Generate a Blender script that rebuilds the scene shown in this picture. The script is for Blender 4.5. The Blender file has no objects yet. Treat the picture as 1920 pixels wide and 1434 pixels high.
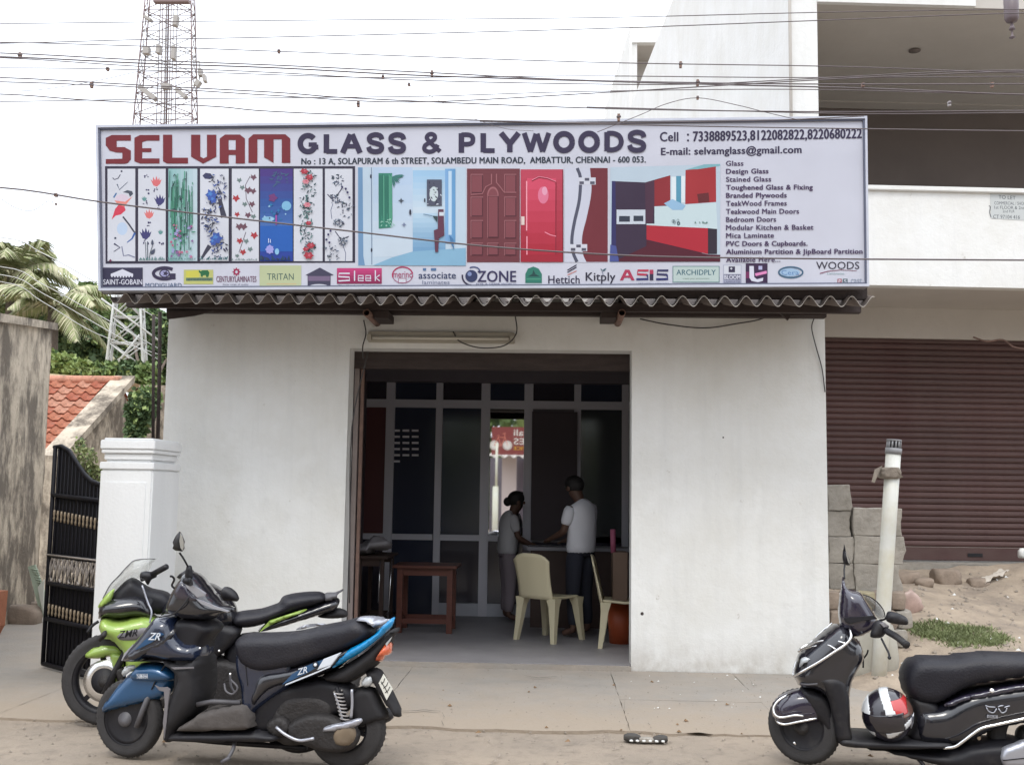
import bpy, bmesh, math, random
import numpy as np
from mathutils import Vector, Matrix
from mathutils.geometry import delaunay_2d_cdt
random.seed(7)
C = bpy.context.scene.collection
sc = bpy.context.scene
PI = math.pi

# ------------------------------------------------------------------ camera, sky, sun, exposure
F_PX = 2000.0; EYE = 1.55
PITCH = math.atan(208/2000.); YAW = math.radians(2.1); ROLL = 0.0145
FWD = Vector((-math.sin(YAW)*math.cos(PITCH), math.cos(YAW)*math.cos(PITCH), math.sin(PITCH)))
R0 = Vector((math.cos(YAW), math.sin(YAW), 0)); U0 = R0.cross(FWD)
RT = R0*math.cos(ROLL) + U0*math.sin(ROLL); UP = U0*math.cos(ROLL) - R0*math.sin(ROLL)
EYEP = Vector((0, 0, EYE))
cam = bpy.data.cameras.new('camera'); camo = bpy.data.objects.new('camera', cam); C.objects.link(camo)
cam.sensor_width = 36; cam.lens = 36*F_PX/1920; cam.clip_start = .1; cam.clip_end = 800
M = Matrix.Identity(4)
for i in range(3):
    M[i][0] = RT[i]; M[i][1] = UP[i]; M[i][2] = -FWD[i]; M[i][3] = EYEP[i]
camo.matrix_world = M
sc.camera = camo
w = bpy.data.worlds.new('World'); sc.world = w; w.use_nodes = True
nt = w.node_tree; bgn = nt.nodes['Background']
sky = nt.nodes.new('ShaderNodeTexSky'); sky.sky_type = 'NISHITA'; sky.sun_disc = False
sky.sun_elevation = math.radians(58); sky.sun_rotation = math.radians(170); sky.dust_density = 4
mx = nt.nodes.new('ShaderNodeMix'); mx.data_type = 'RGBA'; mx.inputs[0].default_value = .88
nt.links.new(sky.outputs[0], mx.inputs[6])
# overcast: brighter towards the zenith than at the horizon, the same all round
tcw = nt.nodes.new('ShaderNodeTexCoord'); sx = nt.nodes.new('ShaderNodeSeparateXYZ'); nt.links.new(tcw.outputs['Generated'], sx.inputs[0])
mrw = nt.nodes.new('ShaderNodeMapRange'); mrw.inputs[1].default_value = 0; mrw.inputs[2].default_value = 1; mrw.inputs[3].default_value = 11.0; mrw.inputs[4].default_value = 25.0; nt.links.new(sx.outputs[2], mrw.inputs[0])
vmw = nt.nodes.new('ShaderNodeVectorMath'); vmw.operation = 'SCALE'; vmw.inputs[0].default_value = (.95, 1.0, 1.075); nt.links.new(mrw.outputs[0], vmw.inputs['Scale']); nt.links.new(vmw.outputs[0], mx.inputs[7])
nt.links.new(mx.outputs[2], bgn.inputs[0]); bgn.inputs[1].default_value = .1
sun = bpy.data.lights.new('sun', 'SUN'); sun.energy = 1.0; sun.angle = math.radians(16); sun.color = (1, .95, .86)
suno = bpy.data.objects.new('sun', sun); C.objects.link(suno)
suno.rotation_euler = (math.radians(32), 0, math.radians(-10))
vs = sc.view_settings; vs.view_transform = 'Standard'; vs.look = 'None'; vs.exposure = .29; vs.gamma = 1
sc.cycles.max_bounces = 8; sc.cycles.sample_clamp_indirect = 4

# ------------------------------------------------------------------ helpers
def ray(px, py): return FWD + RT*((px-960)/F_PX) - UP*((py-717)/F_PX)
def at(px, py, Y):
    d = ray(px, py); return EYEP + d*(Y/d.y)
def onz(px, py, z=0.):
    d = ray(px, py); return EYEP + d*((z-EYE)/d.z)
class Frame:
    """upright local frame: x along the thing, y across it (away from the road), z up"""
    def __init__(s, X, Y, rz, z=0):
        s.o = Vector((X, Y, z)); s.rz = rz
        s.x = Vector((math.cos(rz), math.sin(rz), 0)); s.y = Vector((-math.sin(rz), math.cos(rz), 0))
    def p(s, px, py, lat=0.):
        d = ray(px, py); t = ((s.o + s.y*lat) - EYEP).dot(s.y)/d.dot(s.y)
        q = EYEP + d*t - s.o
        return (q.dot(s.x), q.z)
def lin(c): return tuple(((v/255.)/12.92 if v/255. <= .04045 else ((v/255.+.055)/1.055)**2.4) for v in c)
def tag(o, label=None, cat=None, group=None, kind=None):
    if label: o['label'] = label
    if cat: o['category'] = cat
    if group: o['group'] = group
    if kind: o['kind'] = kind
    return o
def thing(name, label, cat, loc=(0, 0, 0), rz=0, group=None):
    o = bpy.data.objects.new(name, None); C.objects.link(o); o.location = loc; o.rotation_euler = (0, 0, rz)
    o.empty_display_size = .1
    return tag(o, label, cat, group)
def mesh(name, verts, faces, mat, parent=None, smooth=False, loc=None):
    me = bpy.data.meshes.new(name); me.from_pydata([tuple(v) for v in verts], [], faces); me.validate(); me.update()
    return objof(name, me, mat, parent, smooth, loc)
def objof(name, me, mat, parent=None, smooth=False, loc=None):
    o = bpy.data.objects.new(name, me); C.objects.link(o)
    if mat is not None and not me.materials:
        for m in (mat if isinstance(mat, (list, tuple)) else [mat]): me.materials.append(m)
    if parent: o.parent = parent
    if loc is not None: o.location = loc
    if smooth: me.polygons.foreach_set('use_smooth', [True]*len(me.polygons))
    return o
def bmobj(name, bm, mat, parent=None, smooth=False, loc=None):
    me = bpy.data.meshes.new(name); bmesh.ops.recalc_face_normals(bm, faces=bm.faces); bm.to_mesh(me); bm.free()
    return objof(name, me, mat, parent, smooth, loc)
def box_bm(bm, x0, x1, y0, y1, z0, z1, M=None):
    vs = [bm.verts.new(v) for v in ((x0,y0,z0),(x1,y0,z0),(x1,y1,z0),(x0,y1,z0),(x0,y0,z1),(x1,y0,z1),(x1,y1,z1),(x0,y1,z1))]
    for f in ((0,3,2,1),(4,5,6,7),(0,1,5,4),(1,2,6,5),(2,3,7,6),(3,0,4,7)): bm.faces.new([vs[i] for i in f])
    if M is not None: bmesh.ops.transform(bm, matrix=M, verts=vs)
    return vs
def box(name, x0, x1, y0, y1, z0, z1, mat, parent=None, bevel=0, loc=None):
    bm = bmesh.new(); box_bm(bm, x0, x1, y0, y1, z0, z1)
    if bevel: bmesh.ops.bevel(bm, geom=bm.edges[:], offset=bevel, segments=2, affect='EDGES')
    return bmobj(name, bm, mat, parent, False, loc)
def prism_bm(bm, pts, y0, y1, bevel=0, seg=2):
    """pts = (x,z) outline, extruded along y"""
    a = [bm.verts.new((p[0], y0, p[1])) for p in pts]; b = [bm.verts.new((p[0], y1, p[1])) for p in pts]
    n = len(pts); f1 = bm.faces.new(a); f2 = bm.faces.new(b[::-1]); fs = [f1, f2]
    for i in range(n): fs.append(bm.faces.new((a[i], b[i], b[(i+1) % n], a[(i+1) % n])))
    if bevel:
        ed = set(f1.edges) | set(f2.edges)
        bmesh.ops.bevel(bm, geom=list(ed), offset=bevel, segments=seg, affect='EDGES', clamp_overlap=True)
def prism(name, pts, y0, y1, mat, parent=None, bevel=0, seg=2, smooth=False):
    bm = bmesh.new(); prism_bm(bm, pts, y0, y1, bevel, seg)
    bmesh.ops.triangulate(bm, faces=[f for f in bm.faces if len(f.verts) > 4])
    return bmobj(name, bm, mat, parent, smooth)
def crom(pts, n=6, closed=False):
    P = [Vector(p) for p in pts]; out = []; N = len(P)
    rng = range(N if closed else N-1)
    for i in rng:
        p1 = P[i]; p2 = P[(i+1) % N]
        p0 = P[i-1] if (closed or i > 0) else p1*2-p2
        p3 = P[(i+2) % N] if (closed or i+2 < N) else p2*2-p1
        for k in range(n):
            t = k/n
            out.append(.5*((2*p1)+(p2-p0)*t+(2*p0-5*p1+4*p2-p3)*t*t+(3*p1-p0-3*p2+p3)*t**3))
    if not closed: out.append(P[-1].copy())
    return out
def tube_data(pts, r, n=8, r1=None, verts=None, faces=None):
    verts = [] if verts is None else verts; faces = [] if faces is None else faces
    P = [Vector(p) for p in pts]; base = len(verts); m = len(P)
    up = None
    for i, p in enumerate(P):
        t = (P[min(i+1, m-1)]-P[max(i-1, 0)])
        if t.length < 1e-9: t = Vector((0, 0, 1))
        t.normalize()
        if up is None: up = Vector((0, 0, 1)) if abs(t.z) < .9 else Vector((1, 0, 0))
        a = t.cross(up)
        if a.length < 1e-6: a = t.cross(Vector((1, 0, .3)))
        a.normalize(); b = a.cross(t); up = b
        rr = r[i] if isinstance(r, (list, tuple)) else (r if r1 is None else r+(r1-r)*i/(m-1))
        for k in range(n):
            q = 2*PI*k/n; verts.append(p+a*math.cos(q)*rr+b*math.sin(q)*rr)
    for i in range(m-1):
        for k in range(n):
            faces.append((base+i*n+k, base+i*n+(k+1) % n, base+(i+1)*n+(k+1) % n, base+(i+1)*n+k))
    faces.append(tuple(base+k for k in range(n))[::-1]); faces.append(tuple(base+(m-1)*n+k for k in range(n)))
    return verts, faces
def tube(name, pts, r, mat, parent=None, n=8, r1=None, curve=0):
    if curve: pts = crom(pts, curve)
    v, f = tube_data(pts, r, n, r1); return mesh(name, v, f, mat, parent, True)
def tubes(name, lst, mat, parent=None, n=6):
    v, f = [], []
    for pts, r in lst: tube_data(pts, r, n, None, v, f)
    return mesh(name, v, f, mat, parent, True)
def revolve(name, prof, mat, parent=None, n=32, axis='y', loc=(0, 0, 0), caps=True):
    """prof = (radius, height) pairs round the axis"""
    v, f = [], []
    for (r, h) in prof:
        for k in range(n):
            a = 2*PI*k/n; c, s = r*math.cos(a), r*math.sin(a)
            v.append((c, h, s) if axis == 'y' else ((c, s, h) if axis == 'z' else (h, c, s)))
    m = len(prof)
    for i in range(m-1):
        for k in range(n): f.append((i*n+k, i*n+(k+1) % n, (i+1)*n+(k+1) % n, (i+1)*n+k))
    if caps: f.append(tuple(range(n))); f.append(tuple((m-1)*n+k for k in range(n))[::-1])
    bm = bmesh.new(); bv = [bm.verts.new(q) for q in v]
    for q in f:
        try: bm.faces.new([bv[i] for i in q])
        except ValueError: pass
    bmesh.ops.recalc_face_normals(bm, faces=bm.faces)
    o = bmobj(name, bm, mat, parent, False, loc)
    sm = [len(p.vertices) == 4 for p in o.data.polygons]; o.data.polygons.foreach_set('use_smooth', sm)
    return o
def inflate(name, pts, hw, mat, parent=None, lat=0., R=.04, res=.02, smooth=3, taper=None, power=2.2, back=None):
    """a moulded shell: outline (x,z), bulging by hw to both sides of y=lat, rounded over R from the outline"""
    P = [Vector((p[0], p[1])) for p in pts]
    if smooth: P = [Vector((q[0], q[1])) for q in crom([(p.x, p.y, 0) for p in P], smooth, True)]
    A = np.array([(p.x, p.y) for p in P]); B = np.roll(A, -1, 0)
    lo, hi = A.min(0), A.max(0)
    gx = np.arange(lo[0], hi[0], res); gz = np.arange(lo[1], hi[1], res*.87)
    G = np.array([(x+(res/2 if j % 2 else 0), z) for j, z in enumerate(gz) for x in gx])
    def dist(Q):
        d = B-A; L = (d*d).sum(1)+1e-12
        t = np.clip(((Q[:, None, :]-A[None])*d[None]).sum(2)/L[None], 0, 1)
        w_ = Q[:, None, :]-(A[None]+t[..., None]*d[None]); return np.sqrt((w_**2).sum(2)).min(1)
    if len(G):
        c = np.zeros(len(G), bool)
        for a, b in zip(A, B):
            cond = ((a[1] > G[:, 1]) != (b[1] > G[:, 1]))
            with np.errstate(divide='ignore', invalid='ignore'):
                xi = (b[0]-a[0])*(G[:, 1]-a[1])/(b[1]-a[1]+1e-15)+a[0]
            c ^= cond & (G[:, 0] < xi)
        G = G[c]
        if len(G): G = G[dist(G) > res*.35]
    n = len(P)
    V2 = [Vector(a) for a in A]+[Vector(g) for g in G]
    ov, oe, of, a_, b_, c_ = delaunay_2d_cdt(V2, [(i, (i+1) % n) for i in range(n)], [], 1, 1e-6)
    Q = np.array([(v.x, v.y) for v in ov]); d = dist(Q)
    t = 1-np.clip(d/R, 0, 1); h = (1-t**power)**(1/power)
    h[d < 1e-5] = 0
    W = np.full(len(Q), hw)
    if taper: W = W*np.array([taper(q[0], q[1]) for q in Q])
    bw = hw if back is None else back
    Wb = W*(bw/hw)
    v = []; fr = []; bk = []
    for i, q in enumerate(Q):
        if d[i] < 1e-5: fr.append(len(v)); bk.append(len(v)); v.append((q[0], lat, q[1]))
        else:
            fr.append(len(v)); v.append((q[0], lat-W[i]*h[i], q[1]))
            bk.append(len(v)); v.append((q[0], lat+Wb[i]*h[i], q[1]))
    f = []
    for q in of:
        q = list(q)
        f.append([fr[i] for i in q]); f.append([bk[i] for i in q][::-1])
    bm = bmesh.new(); bv = [bm.verts.new(x) for x in v]
    for q in f:
        if len(set(q)) < 3: continue
        try: bm.faces.new([bv[i] for i in q])
        except ValueError: pass
    bmesh.ops.recalc_face_normals(bm, faces=bm.faces)
    return bmobj(name, bm, mat, parent, True)
def copy_tree(o, parent=None):
    c = o.copy(); C.objects.link(c)
    if parent: c.parent = parent
    for ch in o.children:
        copy_tree(ch, c)
    return c

# ------------------------------------------------------------------ materials
def mat(name, col, rough=.6, metal=0., spec=.5, coat=0., var=0., vscale=3., bump=0., bscale=40., stretch=(1, 1, 1), col2=None, c2amt=.5, alpha=1., trans=0., thr=(.45, .6), detail=6.):
    m = bpy.data.materials.new(name); m.use_nodes = True; nt = m.node_tree; b = nt.nodes['Principled BSDF']
    b.inputs['Roughness'].default_value = rough; b.inputs['Metallic'].default_value = metal
    b.inputs['Specular IOR Level'].default_value = spec; b.inputs['Coat Weight'].default_value = coat
    b.inputs['Base Color'].default_value = (*col, 1); b.inputs['Alpha'].default_value = alpha
    b.inputs['Transmission Weight'].default_value = trans
    if var or bump or col2:
        tc = nt.nodes.new('ShaderNodeTexCoord'); mp = nt.nodes.new('ShaderNodeMapping'); nt.links.new(tc.outputs['Object'], mp.inputs[0])
        mp.inputs['Scale'].default_value = stretch
    src = None
    if var:
        n = nt.nodes.new('ShaderNodeTexNoise'); n.inputs['Scale'].default_value = vscale; n.inputs['Detail'].default_value = detail; n.inputs['Roughness'].default_value = .65
        nt.links.new(mp.outputs[0], n.inputs[0])
        mr = nt.nodes.new('ShaderNodeMapRange'); mr.inputs[1].default_value = .25; mr.inputs[2].default_value = .75
        mr.inputs[3].default_value = 1-var; mr.inputs[4].default_value = 1+var; nt.links.new(n.outputs[0], mr.inputs[0])
        vm = nt.nodes.new('ShaderNodeVectorMath'); vm.operation = 'SCALE'; vm.inputs[0].default_value = col; nt.links.new(mr.outputs[0], vm.inputs['Scale'])
        src = vm.outputs[0]; nt.links.new(src, b.inputs['Base Color'])
    if col2:
        n2 = nt.nodes.new('ShaderNodeTexNoise'); n2.inputs['Scale'].default_value = vscale*.6; n2.inputs['Detail'].default_value = 8; n2.inputs['Roughness'].default_value = .7
        mp2 = nt.nodes.new('ShaderNodeMapping'); nt.links.new(tc.outputs['Object'], mp2.inputs[0]); mp2.inputs['Location'].default_value = (5, 3, 7); mp2.inputs['Scale'].default_value = stretch
        nt.links.new(mp2.outputs[0], n2.inputs[0])
        cr = nt.nodes.new('ShaderNodeMapRange'); cr.inputs[1].default_value = thr[0]; cr.inputs[2].default_value = thr[1]; cr.inputs[4].default_value = c2amt
        nt.links.new(n2.outputs[0], cr.inputs[0])
        mm = nt.nodes.new('ShaderNodeMix'); mm.data_type = 'RGBA'; mm.inputs[6].default_value = (*col, 1); mm.inputs[7].default_value = (*col2, 1)
        if src: nt.links.new(src, mm.inputs[6])
        nt.links.new(cr.outputs[0], mm.inputs[0]); nt.links.new(mm.outputs[2], b.inputs['Base Color'])
    if bump:
        n = nt.nodes.new('ShaderNodeTexNoise'); n.inputs['Scale'].default_value = bscale; n.inputs['Detail'].default_value = 5
        nt.links.new(tc.outputs['Object'], n.inputs[0]); bp = nt.nodes.new('ShaderNodeBump'); bp.inputs['Strength'].default_value = bump; bp.inputs['Distance'].default_value = .01
        nt.links.new(n.outputs[0], bp.inputs['Height']); nt.links.new(bp.outputs[0], b.inputs['Normal'])
    return m
def wallpaint(name, col, dirt=(.30, .25, .19)):
    m = bpy.data.materials.new(name); m.use_nodes = True; nt = m.node_tree; b = nt.nodes['Principled BSDF']; b.inputs['Roughness'].default_value = .85
    tc = nt.nodes.new('ShaderNodeTexCoord')
    def noise(sc_, st=(1, 1, 1), d=8, loc=(0, 0, 0), src='Object'):
        mp = nt.nodes.new('ShaderNodeMapping'); mp.inputs['Scale'].default_value = st; mp.inputs['Location'].default_value = loc; nt.links.new(tc.outputs[src], mp.inputs[0])
        n = nt.nodes.new('ShaderNodeTexNoise'); n.inputs['Scale'].default_value = sc_; n.inputs['Detail'].default_value = d; n.inputs['Roughness'].default_value = .68; nt.links.new(mp.outputs[0], n.inputs[0]); return n.outputs[0]
    def rng(src, a, b_, c, d):
        r = nt.nodes.new('ShaderNodeMapRange'); r.inputs[1].default_value = a; r.inputs[2].default_value = b_; r.inputs[3].default_value = c; r.inputs[4].default_value = d; nt.links.new(src, r.inputs[0]); return r.outputs[0]
    def mix(f_, c1, c2):
        x = nt.nodes.new('ShaderNodeMix'); x.data_type = 'RGBA'; nt.links.new(f_, x.inputs[0])
        for k, c in ((6, c1), (7, c2)):
            if isinstance(c, tuple): x.inputs[k].default_value = (*c, 1)
            else: nt.links.new(c, x.inputs[k])
        return x.outputs[2]
    def mul(a, b_):
        x = nt.nodes.new('ShaderNodeMath'); x.operation = 'MULTIPLY'; nt.links.new(a, x.inputs[0]); nt.links.new(b_, x.inputs[1]); return x.outputs[0]
    c = mix(rng(noise(1.1), .35, .65, 0, 1), col, tuple(v*.9*f_ for v, f_ in zip(col, (1.0, .985, .95))))
    c = mix(rng(noise(2.6, (3, 3, .22)), .5, .72, 0, .26), c, tuple(v*.74 for v in col))        # rain streaks
    c = mix(rng(noise(.7, (1, 1, 1), 5, (4, 2, 9)), .56, .6, 0, .22), c, tuple(min(1, v*1.1) for v in col))   # repainted patches
    c = mix(rng(noise(7, (1, 1, 1), 9, (1, 7, 3)), .66, .74, 0, .55), c, dirt)
    sx = nt.nodes.new('ShaderNodeSeparateXYZ'); nt.links.new(tc.outputs['Object'], sx.inputs[0])
    c = mix(mul(rng(sx.outputs[2], .02, .32, .55, 0), rng(noise(5, (1, 1, .8), 9, (3, 3, 3)), .38, .62, .1, .95)), c, dirt)       # splash-back at the foot
    nt.links.new(c, b.inputs['Base Color'])
    bp = nt.nodes.new('ShaderNodeBump'); bp.inputs['Strength'].default_value = .45; bp.inputs['Distance'].default_value = .012
    nt.links.new(noise(14, (1, 1, 1), 7), bp.inputs['Height']); bp2 = nt.nodes.new('ShaderNodeBump'); bp2.inputs['Strength'].default_value = .35; bp2.inputs['Distance'].default_value = .03
    nt.links.new(noise(1.6, (1, 1, .6), 3), bp2.inputs['Height']); nt.links.new(bp.outputs[0], bp2.inputs['Normal']); nt.links.new(bp2.outputs[0], b.inputs['Normal'])
    return m
WALL = wallpaint('white_wall_paint', (.77, .775, .765))
WALL2 = mat('white_parapet_paint', (.72, .735, .74), .8, var=.05, vscale=1.6, stretch=(3, 3, .3), bump=.2, bscale=25, col2=(.5, .5, .47), c2amt=.35, thr=(.55, .78))
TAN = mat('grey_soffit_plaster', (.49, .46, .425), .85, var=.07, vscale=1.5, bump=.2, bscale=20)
BROWN = mat('brown_paint_and_recess_shade', (.15, .125, .115), .8, var=.12, vscale=1.2)
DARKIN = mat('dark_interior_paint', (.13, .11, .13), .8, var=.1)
DARKWOOD = mat('weathered_dark_wood', (.042, .03, .028), .8, var=.35, vscale=6, stretch=(.6, 4, 4), bump=.5)
MAROON = mat('maroon_shutter_paint', (.068, .029, .027), .55, var=.2, vscale=1.6, stretch=(.7, 1, 2), col2=(.10, .066, .058), c2amt=.7, thr=(.42, .66))
CONC = mat('old_concrete', (.30, .275, .24), .9, var=.2, vscale=5, bump=.7, bscale=35, col2=(.14, .125, .10), c2amt=.6, thr=(.48, .7))
STAIN = mat('stained_old_plaster', (.47, .40, .315), .95, var=.30, vscale=3.0, stretch=(1.3, 1.3, .8), bump=.8, bscale=22, col2=(.10, .08, .062), c2amt=.9, thr=(.44, .58), detail=10)
ASB = mat('weathered_cement_sheet', (.15, .12, .105), .9, var=.25, vscale=7, bump=.4)
ASBEDGE = mat('pale_sheet_edge', (.48, .45, .41), .8, var=.1)
ALU = mat('mill_aluminium', (.60, .60, .66), .5, metal=.1)
STEEL = mat('bright_steel', (.75, .75, .75), .25, metal=1.)
CHROME = mat('chrome_tube', (.8, .8, .8), .15, metal=1.)
RUST = mat('rusty_steel', (.20, .125, .10), .8, var=.3, vscale=9)
PVC = mat('cream_white_pvc', (.66, .66, .58), .5, var=.06, vscale=3, col2=(.60, .56, .36), c2amt=.6, thr=(.4, .65))
BLACKP = mat('black_gloss_paint', (.010, .010, .015), .22, coat=.8, col2=(.06, .055, .05), c2amt=.25, thr=(.5, .8), vscale=7)
BLACKM = mat('black_moulded_plastic', (.012, .0115, .015), .5, spec=.35, bump=.15, bscale=200, col2=(.075, .068, .06), c2amt=.4, thr=(.5, .75), vscale=9)
GREYP = mat('dusty_grey_plastic', (.085, .082, .09), .5, var=.15, vscale=8)
RUBBER = mat('dusty_tyre_rubber', (.035, .033, .034), .85, var=.25, vscale=10, bump=.3, bscale=120)
SEATM = mat('black_seat_vinyl', (.011, .0105, .016), .5, spec=.35, bump=.3, bscale=90, col2=(.055, .05, .05), c2amt=.35, thr=(.5, .8), vscale=5)
CABLE = mat('cable_sheath', (.055, .05, .05), .7)
def vcol(name, rough=.55, gain=1.):
    m = bpy.data.materials.new(name); m.use_nodes = True; nt = m.node_tree; b = nt.nodes['Principled BSDF']
    a = nt.nodes.new('ShaderNodeVertexColor'); a.layer_name = 'Col'
    tc = nt.nodes.new('ShaderNodeTexCoord'); n = nt.nodes.new('ShaderNodeTexNoise'); n.inputs['Scale'].default_value = 1.7; n.inputs['Detail'].default_value = 6
    nt.links.new(tc.outputs['Object'], n.inputs[0]); mr = nt.nodes.new('ShaderNodeMapRange'); mr.inputs[3].default_value = .9*gain; mr.inputs[4].default_value = 1.1*gain
    nt.links.new(n.outputs[0], mr.inputs[0]); vm = nt.nodes.new('ShaderNodeVectorMath'); vm.operation = 'SCALE'
    nt.links.new(a.outputs[0], vm.inputs[0]); nt.links.new(mr.outputs[0], vm.inputs['Scale']); nt.links.new(vm.outputs[0], b.inputs['Base Color'])
    b.inputs['Roughness'].default_value = rough; b.inputs['Specular IOR Level'].default_value = .3
    n3 = nt.nodes.new('ShaderNodeTexNoise'); n3.inputs['Scale'].default_value = 1.3; n3.inputs['Detail'].default_value = 2; mp = nt.nodes.new('ShaderNodeMapping'); mp.inputs['Scale'].default_value = (1.5, 1, .6)
    nt.links.new(tc.outputs['Object'], mp.inputs[0]); nt.links.new(mp.outputs[0], n3.inputs[0])
    bp = nt.nodes.new('ShaderNodeBump'); bp.inputs['Strength'].default_value = .6; bp.inputs['Distance'].default_value = .06; nt.links.new(n3.outputs[0], bp.inputs['Height']); nt.links.new(bp.outputs[0], b.inputs['Normal'])
    return m
PRINT = vcol('printed_vinyl', .6)
def leafmat(name, col, var=.4, vscale=1.2):
    m = mat(name, col, .6, spec=.3, var=var, vscale=vscale)
    return m

# ------------------------------------------------------------------ ground
def hnoise(x, y):
    return (math.sin(x*1.3+y*.7)*.5+math.sin(x*3.1-y*2.3+1)*.25+math.sin(x*7.7+y*5.9+2)*.12+math.sin(x*13.1-y*11.7)*.08)
def groundmat():
    m = bpy.data.materials.new('dusty_road'); m.use_nodes = True; nt = m.node_tree; b = nt.nodes['Principled BSDF']; b.inputs['Roughness'].default_value = .95
    tc = nt.nodes.new('ShaderNodeTexCoord')
    def noise(s, d=8, r=.65):
        n = nt.nodes.new('ShaderNodeTexNoise'); n.inputs['Scale'].default_value = s; n.inputs['Detail'].default_value = d; n.inputs['Roughness'].default_value = r; nt.links.new(tc.outputs['Object'], n.inputs[0]); return n.outputs[0]
    def ramp(src, a, bb, c0, c1):
        r = nt.nodes.new('ShaderNodeMapRange'); r.inputs[1].default_value = a; r.inputs[2].default_value = bb; r.inputs[3].default_value = c0; r.inputs[4].default_value = c1; nt.links.new(src, r.inputs[0]); return r.outputs[0]
    def mix(f, c1, c2):
        x = nt.nodes.new('ShaderNodeMix'); x.data_type = 'RGBA'; nt.links.new(f, x.inputs[0])
        for k, c in ((6, c1), (7, c2)):
            if isinstance(c, tuple): x.inputs[k].default_value = (*c, 1)
            else: nt.links.new(c, x.inputs[k])
        return x.outputs[2]
    c = mix(ramp(noise(.9), .35, .65, 0, 1), (.355, .29, .225), (.275, .23, .185))
    c = mix(ramp(noise(9), .5, .75, 0, .6), c, (.17, .14, .115))
    c = mix(ramp(noise(45, 4), .62, .75, 0, .5), c, (.42, .37, .31))
    nt.links.new(c, b.inputs['Base Color'])
    bp = nt.nodes.new('ShaderNodeBump'); bp.inputs['Strength'].default_value = .9; bp.inputs['Distance'].default_value = .02
    nt.links.new(noise(22, 9, .75), bp.inputs['Height']); nt.links.new(bp.outputs[0], b.inputs['Normal'])
    return m
def objvary(m, amt):
    nt = m.node_tree; b = nt.nodes['Principled BSDF']; src = b.inputs['Base Color'].links[0].from_socket
    oi = nt.nodes.new('ShaderNodeObjectInfo'); mr = nt.nodes.new('ShaderNodeMapRange'); mr.inputs[3].default_value = 1-amt; mr.inputs[4].default_value = 1+amt
    nt.links.new(oi.outputs['Random'], mr.inputs[0]); vm = nt.nodes.new('ShaderNodeVectorMath'); vm.operation = 'SCALE'
    nt.links.new(src, vm.inputs[0]); nt.links.new(mr.outputs[0], vm.inputs['Scale']); nt.links.new(vm.outputs[0], b.inputs['Base Color'])
objvary(MAROON, .16)
ROAD = groundmat()
SLAB = mat('dusty_concrete_slab', (.275, .252, .225), .92, var=.13, vscale=2.6, bump=.6, bscale=45, col2=(.335, .28, .225), c2amt=.6, thr=(.40, .68), detail=10)
def sandedge(m, y0, y1, col):
    nt = m.node_tree; b = nt.nodes['Principled BSDF']; src = b.inputs['Base Color'].links[0].from_socket
    tc = nt.nodes.new('ShaderNodeTexCoord'); sx = nt.nodes.new('ShaderNodeSeparateXYZ'); nt.links.new(tc.outputs['Object'], sx.inputs[0])
    n = nt.nodes.new('ShaderNodeTexNoise'); n.inputs['Scale'].default_value = 3.5; n.inputs['Detail'].default_value = 9; n.inputs['Roughness'].default_value = .7; nt.links.new(tc.outputs['Object'], n.inputs[0])
    ad = nt.nodes.new('ShaderNodeMath'); ad.operation = 'MULTIPLY_ADD'; ad.inputs[1].default_value = 1.9; nt.links.new(n.outputs[0], ad.inputs[0]); nt.links.new(sx.outputs[1], ad.inputs[2])
    mr = nt.nodes.new('ShaderNodeMapRange'); mr.inputs[1].default_value = y0+.95; mr.inputs[2].default_value = y1+.95; mr.inputs[3].default_value = 1; mr.inputs[4].default_value = 0; nt.links.new(ad.outputs[0], mr.inputs[0])
    x = nt.nodes.new('ShaderNodeMix'); x.data_type = 'RGBA'; nt.links.new(mr.outputs[0], x.inputs[0]); nt.links.new(src, x.inputs[6]); x.inputs[7].default_value = (*col, 1); nt.links.new(x.outputs[2], b.inputs['Base Color'])
sandedge(SLAB, 7.5, 8.7, (.31, .255, .198))
v, f = [], []; nx, ny = 130, 90
xs = [-200, -60]+[-14+28*i/(nx-1) for i in range(nx)]+[60, 200]; ys = [-200, -40]+[-3+22*j/(ny-1) for j in range(ny)]+[60, 300]
for y in ys:
    for x in xs:
        inn = abs(x) < 15 and 0 < y < 19
        v.append((x, y, -.012+(hnoise(x, y)*.008 if inn and y < 9.2 else 0)))
W_ = len(xs)
for j in range(len(ys)-1):
    for i in range(W_-1): f.append((j*W_+i, j*W_+i+1, (j+1)*W_+i+1, (j+1)*W_+i))
tag(mesh('ground', v, f, ROAD, None, True), kind='structure')

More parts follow.
